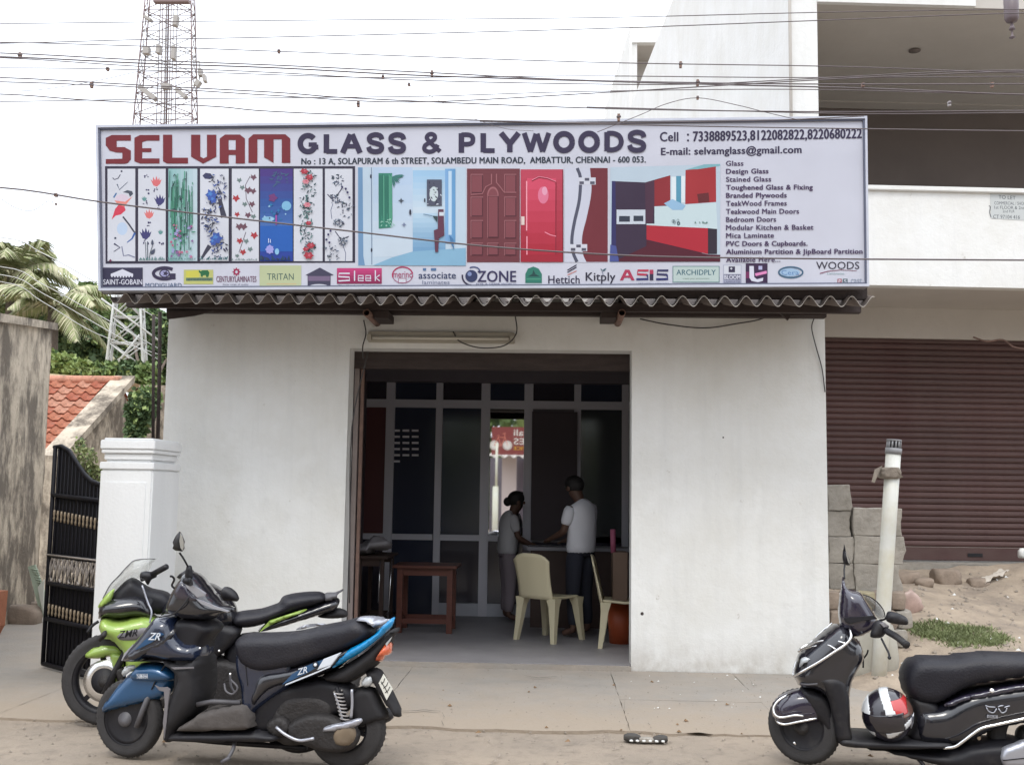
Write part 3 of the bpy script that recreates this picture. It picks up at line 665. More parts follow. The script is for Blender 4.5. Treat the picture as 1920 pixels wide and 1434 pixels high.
        for (x, y, r_, c) in ((335, 210, 6, 0), (140, 250, 5, 1), (180, 350, 5, 1), (260, 390, 7, 0), (330, 400, 6, 0), (95, 500, 7, 2), (215, 580, 5, 1), (315, 580, 6, 0), (110, 720, 5, 2), (260, 730, 6, 0), (335, 750, 5, 1), (140, 890, 7, 0), (200, 890, 7, 0), (345, 1010, 7, 2), (145, 1085, 6, 2), (235, 1090, 5, 1), (290, 1200, 5, 1), (190, 1240, 6, 2), (110, 1290, 4, 1)):
            q = Zq(x, y); c = ((104, 72, 86), (104, 122, 122), (160, 54, 62))[c]
            p.poly(c, [(q[0], q[1]+r_), (q[0]-r_*.5, q[1]+r_*.2), (q[0]-r_, q[1]+r_*.2), (q[0]-r_*.7, q[1]-r_*.4), (q[0]-r_*.8, q[1]-r_), (q[0]-r_*.1, q[1]-r_*.5), (q[0]+r_*.5, q[1]-r_*1.1), (q[0]+r_*.7, q[1]-r_*.3), (q[0]+r_*1.1, q[1]), (q[0]+r_*.4, q[1]+r_*.4)])
        for k in range(24): p.leaf((120, 136, 140), x0+1+k*2.0, 489, rnd.uniform(2, 6), -PI/2+rnd.uniform(-.8, .8), .3)
    elif i == 5:
        for k in range(9): p.rect((46+6*abs(4-k), 52+k*7, 122+k*6), x0, y0+k*14, x1, y0+k*14+14.5)
        p.rect((34, 88, 168), x0, 424, x1, 472)
        for k in range(22): p.leaf((62, 92, 122), x0+36+rnd.uniform(-14, 14), 333+rnd.uniform(-8, 14), rnd.uniform(5, 12), rnd.uniform(0, 6.3), .25)
        p.spike((104, 54, 110), *Zq(600, 490), 9, 5, .7); p.ell((128, 176, 206), *Zq(540, 780), 12, 4.5); p.ell((118, 170, 204), *Zq(790, 600), 9, 9)
        for k in range(16): p.spike(rnd.choice([(150, 190, 220), (40, 110, 160), (38, 46, 96)]), x0+rnd.uniform(5, w_-6), rnd.uniform(378, 412), rnd.uniform(1.5, 5), 4)
        p.spike((150, 150, 214), *Zq(560, 1200), 9, 8, .75); p.ell((130, 180, 216), *Zq(660, 1230), 4, 6); p.line((190, 200, 230), [Zq(545, 1050), Zq(545, 1110)], 1.6); p.line((190, 200, 230), [Zq(570, 1060), Zq(570, 1110)], 1.4)
        for k in range(26): p.leaf(rnd.choice([(36, 66, 96), (40, 52, 80)]), x0+1+k*2.2, 489, rnd.uniform(4, 12), -PI/2+rnd.uniform(-1, 1), .35)
        p.rect((150, 70, 150), x0+29, 404, x0+32, 422)
    elif i == 6:
        for k in range(170):
            t = rnd.random(); yy = 322+t*160; xx = cx-2+math.sin(t*8)*3+rnd.uniform(-12, 12)
            p.leaf(rnd.choice([GD, (84, 120, 120), (60, 84, 92)]), xx, yy, rnd.uniform(4, 8), rnd.uniform(0, 6.3), .35)
        for (x, y, r_) in ((1040, 130, 8), (1110, 210, 8), (1060, 270, 7), (1080, 590, 7), (1100, 840, 6), (1130, 1150, 8), (1060, 1200, 6), (1100, 1290, 10)):
            q = Zq(x, y); p.spike((160, 52, 66) if r_ != 7 else (196, 128, 140), *q, r_, 6, .7, sx=1.1, sy=.8); p.spike((188, 92, 110), q[0]+1, q[1]-1, r_*.4, 5)
    else:
        p.line((96, 104, 130), [Zq(1430, 570), Zq(1400, 660), Zq(1415, 780)], 1.3); p.line((96, 104, 130), [Zq(1570, 1150), Zq(1605, 1250), Zq(1600, 1370)], 1.3)
        p.line((70, 70, 90), [Zq(1355, 440), Zq(1410, 500), Zq(1470, 480), Zq(1560, 350)], 2); p.line((70, 70, 90), [Zq(1460, 950), Zq(1540, 1060), Zq(1650, 1020)], 2)
        for (x, y, r_) in ((1500, 240, 11), (1450, 500, 8), (1600, 650, 14), (1500, 850, 9), (1560, 1080, 8), (1430, 1240, 14)):
            q = Zq(x, y)
            for k in range(26): p.leaf(rnd.choice([GD, (92, 104, 124), (70, 72, 92)]), q[0]+rnd.uniform(-r_, r_)*.95, q[1]+rnd.uniform(-r_, r_)*.95, rnd.uniform(3, 7), rnd.uniform(0, 6.3), .4)
        for (x, y) in ((1610, 370), (1635, 420), (1660, 490), (1400, 950), (1370, 1000), (1345, 1070), (1385, 1110), (1560, 345)): p.ell(NV, *Zq(x, y), 2.2, 2.4, 8)
    p.done()
# picture: glass door interior
def Zr(x, y): return (660+x/7.355, 305+y/7.36)
p = Print('interior_picture', sign)
p.poly((178, 196, 212), [Zr(80, 65), Zr(1570, 65), Zr(1570, 1425), Zr(85, 1425)])
p.poly((104, 140, 176), [Zr(85, 70), Zr(148, 70), Zr(158, 1290), Zr(180, 1420), Zr(88, 1420)])
p.grad((170, 190, 214), (186, 200, 214), *Zr(290, 70), *Zr(835, 1300), 5)
p.grad((148, 184, 214), (186, 202, 216), *Zr(840, 110), *Zr(1290, 700), 7); p.grad((170, 196, 216), (102, 146, 184), *Zr(840, 700), *Zr(1290, 1300), 9)
p.grad((118, 160, 204), (96, 146, 190), *Zr(1285, 90), *Zr(1425, 1120), 4, False)
p.rect((178, 202, 222), *Zr(1330, 120), *Zr(1375, 1000))
p.poly((126, 168, 196), [Zr(290, 1420), Zr(560, 1310), Zr(840, 1230), Zr(1570, 1180), Zr(1570, 1425)])
p.line((80, 96, 130), [Zr(270, 70), Zr(275, 1410)], 1.0); p.ell((40, 40, 60), *Zr(262, 195), 1.6, 4); p.ell((40, 40, 60), *Zr(272, 1210), 1.6, 4)
p.poly((52, 122, 104), [Zr(368, 150), Zr(555, 150), Zr(560, 780), Zr(540, 900), Zr(370, 915)])
for k in range(12): p.line(rnd.choice([(96, 168, 140), (38, 96, 84)]), [Zr(380+k*15, 155+rnd.uniform(0, 60)), Zr(382+k*15, 700+rnd.uniform(0, 180))], 1)
for k in range(14): p.leaf((58, 112, 108), *Zr(555, 200), rnd.uniform(12, 25), rnd.uniform(-.2, 1.5), .15)
for k in range(16): p.leaf((150, 196, 180), *Zr(400+rnd.uniform(0, 180), 850+rnd.uniform(-60, 60)), 5, rnd.uniform(0, 6), .3)
p.spike((70, 78, 90), *Zr(680, 530), 6, 4, .35); p.ell((44, 44, 60), *Zr(805, 690), 2, 5.5); p.ell((44, 44, 60), *Zr(1005, 525), 1.4, 4); p.spike((110, 120, 150), *Zr(720, 860), 5, 4, .35)
p.rect((74, 78, 96), *Zr(1035, 240), *Zr(1240, 600)); p.ell((186, 200, 204), *Zr(1130, 440), 8, 14)
for k in range(26): p.leaf(rnd.choice([(196, 204, 216), (46, 48, 66)]), *Zr(1050+rnd.uniform(0, 170), 260+rnd.uniform(0, 320)), rnd.uniform(3, 7), rnd.uniform(0, 6.3), .35)
p.poly((92, 52, 72), [Zr(1190, 650), Zr(1265, 650), Zr(1275, 1010), Zr(1200, 1050), Zr(1190, 1240), Zr(1150, 1240), Zr(1130, 940), Zr(1185, 920)])
p.rect((196, 204, 214), *Zr(1205, 690), *Zr(1270, 740)); p.poly((50, 66, 72), [Zr(1110, 740), Zr(1185, 745), Zr(1175, 830)]); p.line((70, 100, 130), [Zr(985, 718), Zr(1110, 740)], 1.2)
p.poly((70, 116, 160), [Zr(1340, 1000), Zr(1400, 1060), Zr(1410, 1210), Zr(1370, 1130)])
p.done()
# picture: two doors
def Zd(x, y): return (660+x/3.765, 210+y/3.765)
p = Print('doors_picture', sign)
p.poly((104, 52, 60), [Zd(812, 402), Zd(1185, 402), Zd(1185, 1062), Zd(812, 1062)])
DK, LT_ = (80, 38, 48), (146, 92, 98)
def panel(x0, y0, x1, y1, c=(120, 64, 72)):
    p.rect(LT_, *Zd(x0, y0), *Zd(x1, y1)); p.rect(DK, *Zd(x0+5, y0+6), *Zd(x1, y1)); p.rect(c, *Zd(x0+9, y0+10), *Zd(x1-7, y1-8))
for (a, b_) in ((440, 575), (600, 740), (765, 895), (925, 1015)):
    panel(838, a, 925, b_); panel(1075, a if a != 440 else 440, 1160, b_)
panel(955, 590, 1035, 890); panel(955, 925, 1035, 1015)
p.ell(LT_, *Zd(995, 590), 10.8, 16, 12, PI, 2*PI); p.ell((120, 64, 72), *Zd(995, 592), 8.6, 13, 12, PI, 2*PI)
p.line(LT_, [Zd(838, 585), Zd(920, 580), Zd(945, 530), Zd(985, 510), Zd(985, 440)], 2); p.line(LT_, [Zd(1160, 570), Zd(1075, 570), Zd(1045, 530), Zd(1020, 500), Zd(1020, 440)], 2)
p.grad((176, 62, 84), (150, 32, 50), *Zd(1190, 408), *Zd(1492, 1060), 9)
p.grad((196, 70, 96), (160, 34, 54), *Zd(1235, 470), *Zd(1440, 1010), 7)
p.ell((206, 112, 140), *Zd(1350, 590), 10, 16); p.ell((214, 150, 174), *Zd(1360, 560), 5, 8)
p.line((226, 150, 166), [Zd(1233, 490), Zd(1233, 840)], 2.2); p.line((226, 150, 166), [Zd(1235, 880), Zd(1235, 1010)], 2)
p.line((130, 30, 50), [Zd(1270, 490), Zd(1320, 465), Zd(1380, 475), Zd(1440, 500), Zd(1438, 1010)], 1.8); p.line((220, 140, 160), [Zd(1270, 484), Zd(1320, 459), Zd(1380, 469), Zd(1440, 493)], 1)
p.line((220, 130, 150), [Zd(1360, 850), Zd(1400, 870), Zd(1440, 880)], 1.6); p.rect((206, 190, 186), *Zd(1195, 740), *Zd(1218, 800))
p.line((90, 20, 40), [Zd(1488, 408), Zd(1490, 1060)], 1.2)
p.done()
# picture: curved laminate
p = Print('laminate_picture', sign)
p.poly((190, 193, 208), [Zd(1500, 398), Zd(1805, 398), Zd(1805, 1062), Zd(1500, 1062)])
cv = crom([(1680, 398, 0), (1690, 560, 0), (1660, 730, 0), (1625, 880, 0), (1630, 1000, 0), (1655, 1060, 0)], 6)
p.poly((106, 40, 50), [Zd(v_.x, v_.y) for v_ in cv]+[Zd(1805, 1060), Zd(1805, 398)])
cv = crom([(1590, 398, 0), (1612, 470, 0), (1605, 620, 0), (1570, 780, 0), (1552, 900, 0), (1560, 990, 0), (1588, 1060, 0)], 6)
p.line((76, 78, 96), [Zd(v_.x, v_.y) for v_ in cv], 6)
for (x, y) in ((1640, 490), (1580, 960)):
    p.rect((196, 198, 210), *Zd(x-40, y-25), *Zd(x+80, y+25))
    for k in range(3):
        for j in range(2):
            if (k+j) % 2: p.rect((80, 80, 96), *Zd(x-35+k*38, y-22+j*24), *Zd(x-3+k*38, y-2+j*24))
p.done()
# picture: kitchen
def Zk(x, y): return (1120+x/3.692, 210+y/3.692)
p = Print('kitchen_picture', sign)
p.poly((176, 192, 206), [Zk(90, 385), Zk(850, 365), Zk(850, 1040), Zk(85, 1040)])
p.poly((54, 40, 62), [Zk(100, 480), Zk(340, 490), Zk(395, 480), Zk(395, 780), Zk(820, 1035), Zk(110, 1035)])
p.poly((46, 44, 92), [Zk(100, 480), Zk(125, 480), Zk(130, 1000), Zk(95, 1035)])
p.poly((70, 42, 62), [Zk(330, 490), Zk(505, 440), Zk(505, 650), Zk(390, 655), Zk(380, 780), Zk(335, 780)])
p.poly((132, 38, 46), [Zk(395, 475), Zk(505, 440), Zk(505, 645), Zk(395, 655)])
p.poly((154, 44, 50), [Zk(610, 405), Zk(820, 375), Zk(822, 625), Zk(608, 640)]); p.poly((96, 34, 40), [Zk(690, 570), Zk(770, 560), Zk(775, 625), Zk(700, 632)])
p.poly((120, 168, 178), [Zk(610, 402), Zk(740, 365), Zk(850, 362), Zk(850, 375), Zk(700, 398)])
p.poly((188, 206, 212), [Zk(395, 658), Zk(822, 630), Zk(830, 805), Zk(395, 775)])
p.poly((80, 140, 166), [Zk(545, 445), Zk(580, 445), Zk(580, 640), Zk(545, 640)]); p.rect((206, 216, 222), *Zk(512, 450), *Zk(545, 640)); p.rect((206, 216, 222), *Zk(580, 445), *Zk(606, 630))
p.poly((140, 176, 206), [Zk(460, 635), Zk(520, 605), Zk(612, 650), Zk(590, 680), Zk(520, 680)])
p.rect((190, 198, 210), *Zk(133, 678), *Zk(332, 778)); p.rect((50, 56, 72), *Zk(150, 722), *Zk(225, 762)); p.rect((50, 56, 72), *Zk(250, 720), *Zk(318, 758))
p.poly((190, 206, 212), [Zk(340, 775), Zk(395, 775), Zk(830, 803), Zk(830, 812), Zk(340, 785)])
p.poly((166, 36, 52), [Zk(340, 786), Zk(765, 806), Zk(765, 985), Zk(340, 885)]); p.poly((44, 36, 50), [Zk(765, 806), Zk(828, 812), Zk(828, 985), Zk(765, 985)])
p.poly((78, 22, 40), [Zk(340, 890), Zk(765, 988), Zk(850, 990), Zk(850, 1038), Zk(110, 1038), Zk(340, 930)])
p.poly((70, 80, 140), [Zk(90, 920), Zk(130, 930), Zk(150, 1038), Zk(85, 1038)])
for k in range(9): p.ring((70, 90, 100), *Zk(540+rnd.uniform(-30, 30), 765+rnd.uniform(-12, 12)), 2, 3, .6, n=8)
for k in range(9): p.leaf((86, 120, 110), *Zk(690+rnd.uniform(-20, 70), 775), 5, rnd.uniform(-2.5, -.5), .3)
p.done()
# brand marks along the foot of the board
def logo(): return Print('brand_mark', sign)
p = logo(); p.rect((52, 50, 74), 192.5, 502, 268, 539); Wt = (204, 206, 220)
p.poly(Wt, [(208, 514), (230, 505), (250, 514), (250, 518), (208, 518)])
for k in range(8): p.rect(Wt, 209+k*5.4, 513, 211.6+k*5.4, 521-abs(3.5-k)*.3)
p.text(Wt, 'SAINT-GOBAIN', 194, 524, 267, 534, .02); p.done()
p = logo(); p.ring(INK, 309, 513, 21, 10.5, 6, .2*PI, 1.75*PI); p.rect(INK, 318, 513, 329.5, 524); p.ell((150, 150, 190), 309, 513, 10, 8); p.ring(INK, 309, 513, 9, 7, 2); p.spike(INK, 311, 513, 6, 5); p.text((78, 98, 128), 'MODIGUARD', 273, 531, 341, 539, .012); p.done()
p = logo(); p.rect((176, 178, 110), 345, 506, 400, 533); p.poly((190, 186, 80), [(349, 509), (374, 507), (374, 520), (349, 522)]); p.rect((90, 116, 96), 349, 521, 399, 527)
p.poly((38, 98, 62), [(373, 506), (376, 509), (380, 507), (390, 507), (393, 512), (391, 520), (387, 520), (386, 516), (381, 517), (380, 520), (377, 519), (376, 513), (373, 511)]); p.text((70, 84, 84), 'greenply', 352, 521.5, 396, 527, .01); p.done()
p = logo(); p.ring((150, 40, 78), 443.5, 510, 4.2, 4.6, 3, n=10)
for k in range(8): p.ell((150, 40, 78), 443.5+6.3*math.cos(k*PI/4), 510+6.8*math.sin(k*PI/4), 1.1, 1.2, 6)
p.text((112, 78, 100), 'CENTURYLAMINATES', 406, 518, 481, 529, .015); p.text((70, 70, 96), 'decor range of quality', 418, 532, 466, 535.5, .0); p.done()
p = logo(); p.rect((176, 184, 148), 487, 498, 565, 539); p.text((74, 96, 90), 'TRITAN', 501, 513, 551, 525, .01); p.rect((196, 168, 128), 500, 532, 556, 533.4); p.done()
p = logo(); p.poly((64, 62, 84), [(573, 516), (600, 502), (626, 516), (620, 517), (620, 538), (577, 538), (577, 517)]); p.rect((112, 96, 124), 578, 518, 619, 527); p.ell(W_C, 598, 539, 20, 6, 14, PI, 2*PI); p.done()
p = logo(); p.grad((186, 62, 118), (130, 36, 78), 632, 503, 716, 532, 6)
p.line(Wt, [(656, 513), (636, 513), (635, 519), (655, 520), (656, 526), (635, 527)], 2.6); p.line(Wt, [(665, 508), (665, 527)], 2.2)
for xx in (674, 688): p.line(Wt, [(xx+7, 524), (xx+7, 517), (xx-2, 517), (xx-2, 522), (xx+7, 522)], 1.9); p.line(Wt, [(xx-2, 522), (xx-2, 526.5), (xx+8, 526.5)], 1.9)
p.line(Wt, [(704, 507), (704, 527)], 2); p.line(Wt, [(712, 516), (705, 521), (712, 527)], 2); p.text(INK, 'The Kitchen Specialist', 634, 534.5, 710, 538, .01); p.done()
p = logo(); p.ring((166, 44, 88), 755, 516, 19, 15, 2.4, PI*.9, PI*1.95); p.ring((150, 60, 100), 755, 516, 19, 15, 1.2, 0, PI*.9); p.text((160, 60, 100), 'merino', 737, 509, 774, 521, .0); p.rect((150, 64, 104), 747, 522, 762, 531); p.rect(W_C, 748, 523, 761, 530); p.done()
p = logo(); p.text((50, 60, 96), 'associate', 785, 510.5, 855, 523, .025); p.text((104, 112, 140), 'laminates', 792, 526, 843, 533, 0); p.rect((80, 110, 150), 793, 503, 799, 508); p.rect((80, 110, 150), 808, 503, 818, 508); p.done()
p = logo(); p.ell((48, 56, 92), 884, 518, 11.5, 11.5); p.ell((120, 134, 176), 880.5, 514, 4, 4); p.ring(INK, 884, 518, 17, 17, 3, .5*PI, 1.05*PI); p.ring((70, 80, 120), 888, 510, 12, 9, 2.6, 1.3*PI, 2.1*PI)
p.text((52, 48, 84), 'ZONE', 895, 508, 968, 529, .03); p.text((96, 98, 130), 'FOR A SAFER WORLD', 893, 531, 968, 534.5, .0); p.done()
p = logo(); p.poly((44, 112, 98), [(985, 531), (985, 514), (990, 504), (1000, 500), (1010, 504), (1016, 514), (1016, 531)]); p.poly((30, 66, 66), [(989, 519), (998, 514), (1000, 506), (1004, 514), (1013, 519)]); p.rect((80, 150, 120), 987, 523, 1014, 524.4); p.rect((150, 190, 170), 985, 533, 1017, 534.2); p.done()
p = logo(); p.text((44, 40, 66), 'Hettich', 1028, 517, 1087, 532, .02)
p.line((44, 40, 66), [(1064, 507), (1081, 497)], 2); p.line((44, 40, 66), [(1064, 511), (1081, 501)], 2); p.line((190, 110, 100), [(1064, 516), (1081, 508)], 1.4); p.done()
p = logo(); p.text((44, 42, 60), 'Kitply', 1098, 511, 1154, 532, .02); p.leaf((70, 96, 110), 1130, 509, 9, -.7, .4); p.leaf((100, 120, 130), 1130, 508, 6, -2.4, .4); p.line((90, 100, 130), [(1131, 516), (1129, 508)], 1); p.done()
p = logo(); p.poly((166, 54, 84), [(1162, 526), (1172, 506), (1180, 506), (1190, 526), (1184, 526), (1181, 521), (1171, 521), (1168, 526)]); p.poly(W_C, [(1173, 517), (1176, 511), (1179, 517)])
for xx, c1, c2 in ((1193, (176, 52, 78), (52, 56, 110)), (1230, (52, 50, 90), (46, 50, 104))):
    p.line(c1, [(xx+23, 507.5), (xx+3, 507.5), (xx+2, 514.5), (xx+21, 515.5)], 4); p.line(c2, [(xx+20, 515.5), (xx+22, 523.5), (xx, 524)], 4.4)
p.rect((166, 54, 84), 1218, 506, 1225, 514); p.rect(INK, 1218, 514, 1225, 526); p.text((120, 124, 150), 'ART WITH LAMINATES', 1196, 530.5, 1254, 534, 0); p.done()
p = logo(); p.rect((92, 124, 128), 1261, 499, 1349, 530); p.rect((176, 192, 190), 1262.4, 500.4, 1347.6, 528.6); p.text((58, 96, 112), 'ARCHIDPLY', 1268, 506, 1342, 516, .02); p.text((110, 128, 116), 'create your environment', 1280, 521, 1330, 525, 0); p.done()
p = logo(); p.rect((150, 154, 176), 1356, 497, 1390, 531); p.rect(W_C, 1357, 498, 1389, 514); p.rect(INK, 1366, 500, 1378, 511); p.spike(W_C, 1371, 504, 3, 4); p.rect((104, 104, 124), 1357, 515, 1389, 525); p.text(Wt, 'BLOOM', 1358, 516, 1388, 524, .03); p.text((100, 100, 124), 'LAMINATES', 1358, 527, 1388, 530.5, 0); p.done()
p = logo(); p.rect((54, 34, 66), 1398, 494, 1439, 532.5); p.rect((110, 40, 86), 1398, 510, 1406, 522); p.poly(Wt, [(1405, 499), (1413, 499), (1414, 520), (1419, 524), (1431, 521), (1430, 527), (1421, 529.5), (1409, 527), (1405, 521)]); p.rect((170, 170, 206), 1422, 499, 1429, 506); p.poly((210, 130, 180), [(1415, 513), (1437, 508), (1438, 513), (1417, 518)]); p.done()
p = logo(); p.ring((64, 96, 122), 1482.5, 511, 22.5, 10, 3, n=28); p.ell((150, 178, 206), 1481, 511, 19, 7.6); p.text((84, 120, 170), 'Cera', 1466, 507, 1498, 516, .0, shear=-.2); p.done()
p = logo(); p.text((54, 50, 66), 'WOODS', 1530, 491, 1611, 505, .012); p.line((124, 70, 90), [(1537, 513), (1552, 509), (1575, 506.5), (1606, 508)], 1.8, .9); p.text((126, 160, 160), 'Laminates', 1551, 511.5, 1583, 515, 0)
p.rect((160, 96, 104), 1570, 523, 1578, 532); p.rect((80, 96, 104), 1580, 523, 1589, 532); p.text(Wt, 'P', 1572, 524.5, 1576, 531, .02); p.text(Wt, 'S', 1582, 524.5, 1587, 531, .02); p.text((140, 150, 168), 'cast', 1595, 522, 1616, 532, 0); p.done()
# ------------------------------------------------------------------ inside the shop: glazed partition
YP = 13.3
part = thing('glass_partition', 'aluminium framed glass partition inside the dark shop, with one bright mirror pane', 'partition')
GLB = mat('dark_blue_tinted_glass', (.038, .046, .075), .12, spec=.9); GLR = mat('dark_red_panel', (.11, .036, .038), .4); GLG = mat('grey_tinted_pane', (.17, .155, .18), .3)
MIRR = mat('mirror_glass', (.85, .85, .85), .02, metal=1.); GLK = mat('near_black_pane', (.04, .036, .05), .15, spec=.8)
GLT = mat('dark_green_pane', (.05, .06, .065), .1, spec=.9)
def PX(px, py=880): return at(px, py, YP).x
def PZ(py, px=920): return at(px, py, YP).z
mul = [640, 660, 730, 822, 909, 990, 1082, 1172, 1200]
rows = [(653, 'top'), (690, 719), (719, 750), (750, 765), (765, 1003), (1003, 1014), (1014, 1131), (1131, 1148)]
zz = dict(t0=PZ(690), t1=PZ(719), r0=PZ(751), r1=PZ(766), m0=PZ(1003), m1=PZ(1014), s0=PZ(1131), s1=PZ(1149))
box('beam', PX(630), PX(1210), YP-.12, YP+.1, zz['t1']+.002, zz['t0'], mat('dusty_beam', (.15, .135, .155), .7, var=.1), part)
box('head_board', PX(630), PX(1210), YP-.06, YP+.1, zz['t0']+.002, 3.24, DARKIN, part)
box('transom', PX(650), PX(1190), YP-.035, YP+.035, zz['r1'], zz['r0'], ALU, part)
for i in range(1, 8):
    xm = PX(mul[i]); hw = .042 if i not in (2, 4, 5) else .055
    box('mullion', xm-hw, xm+hw, YP-.04, YP+.04, .05, zz['t1'], ALU, part, .004)
    if i < 7:
        xn = PX(mul[i+1]); a, b_ = xm+hw+.001, xn-.043
        if i != 6: box('rail', a, b_-.013, YP-.03, YP+.03, zz['m1'], zz['m0'], ALU, part)
        if i in (3, 4): box('kick_plate', a, b_-.013, YP-.045, YP-.01, .052, PZ(1131), mat('pale_kick_plate', (.50, .52, .58), .5), part)
        mt = [None, GLR, GLB, GLB, MIRR, GLG, GLT][i]
        box('pane', a, b_, YP-.005, YP+.005, zz['m0']+.001, zz['r1']-.001, mt, part)
        box('pane', a, b_, YP-.005, YP+.005, zz['r0']+.001, zz['t1']-.001, GLK if i % 2 else GLB, part)
        box('pane', a, b_, YP-.005, YP+.005, (zz['s0'] if i in (3, 4) else .06), zz['m1']-.001, GLK if i != 2 else GLB, part)
# grid of small light spots in the second pane, painted as white strips
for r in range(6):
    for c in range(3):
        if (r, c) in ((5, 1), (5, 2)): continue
        q = at(744+c*17.5, 807+r*11.5, YP); box('light_spot', q.x-.045, q.x+.04, YP-.009, YP-.0055, q.z-.014, q.z+.012, mat('white_light_spot', (.8, .8, .85), .5) if r+c == 0 else bpy.data.materials['white_light_spot'], part)
# door handle on the sliding door
tag(box('cardboard_sheet', at(1040, 800, 13.1).x-.28, at(1040, 800, 13.1).x+.28, 13.18, 13.2, PZ(1010), PZ(772), mat('dull_mauve_board', (.085, .07, .08), .8)), 'dull mauve board leaning inside against the right part of the glass partition', 'board')

# furniture -----------------------------------------------------------------------------------
REDW = mat('red_varnished_wood', (.11, .032, .020), .45, var=.25, vscale=4, stretch=(1, 6, 6)); BRW = mat('dark_brown_wood', (.05, .028, .022), .6, var=.2)
CREAM = mat('cream_moulded_plastic', (.60, .54, .37), .5); GREYC = mat('grey_cloth', (.30, .29, .31), .9, var=.2, bump=.6)
def table(name, label, cat, px0, px1, pyt, Y, dep, m, legw=.045, stretch=True):
    t = thing(name, label, cat, (at((px0+px1)/2, 1100, Y).x, Y+dep/2, .05))
    w_ = at(px1, 1100, Y).x-at(px0, 1100, Y).x; h = at((px0+px1)/2, pyt, Y).z-.05
    box('table_top', -w_/2-.02, w_/2+.02, -dep/2-.02, dep/2+.02, h-.03, h, m, t, .006)
    for sx in (-1, 1):
        for sy in (-1, 1): box('leg', sx*(w_/2-legw)-legw/2, sx*(w_/2-legw)+legw/2, sy*(dep/2-legw)-legw/2, sy*(dep/2-legw)+legw/2, 0, h-.031, m, t)
    for sy in (-1, 1): box('apron', -w_/2+legw*1.5+.001, w_/2-legw*1.5-.001, sy*(dep/2-legw)-.012, sy*(dep/2-legw)+.012, h-.11, h-.032, m, t)
    if stretch:
        for sy in (-1, 1): box('stretcher', -w_/2+legw*1.5+.001, w_/2-legw*1.5-.001, sy*(dep/2-legw)-.012, sy*(dep/2-legw)+.012, .1, .15, m, t)
        for sx in (-1, 1): box('stretcher', sx*(w_/2-legw)-.012, sx*(w_/2-legw)+.012, -dep/2+legw*1.5+.001, dep/2-legw*1.5-.001, .1, .15, m, t)
    return t, h
table('wooden_table', 'small red varnished wooden table in the middle of the shop floor', 'table', 738, 853, 1060, 11.55, .55, REDW, .06)
tb, hh = table('side_table', 'dark narrow table under a grey cloth bundle at the left of the opening', 'table', 664, 722, 1042, 11.6, .8, BRW)
bm = bmesh.new(); bmesh.ops.create_icosphere(bm, subdivisions=4, radius=1)
for v_ in bm.verts:
    n_ = hnoise(v_.co.x*2.3, v_.co.y*2.1+v_.co.z*1.7)*.35; v_.co = Vector((v_.co.x*.2*(1+n_), v_.co.y*.28, v_.co.z*.075*(1+n_)+(.05 if v_.co.x > 0 else 0)))
o = bmobj('cloth_bundle', bm, GREYC, None, True, (at(697, 1030, 11.9).x, 11.9, hh+.05+.068)); tag(o, 'crumpled grey cloth bundle on the left table in the shop', 'cloth')
for k, (xa, ya, xb, yb) in enumerate(((713, 1050, 709, 1130), (735, 1048, 727, 1160))):
    a = at(xa, ya, 11.45); b_ = at(xb, yb, 11.4)
    tag(tube('metal_rod', [a, b_], .006, STEEL), '%s thin shiny metal rod leaning by the left table' % ('shorter' if k == 0 else 'longer'), 'rod')
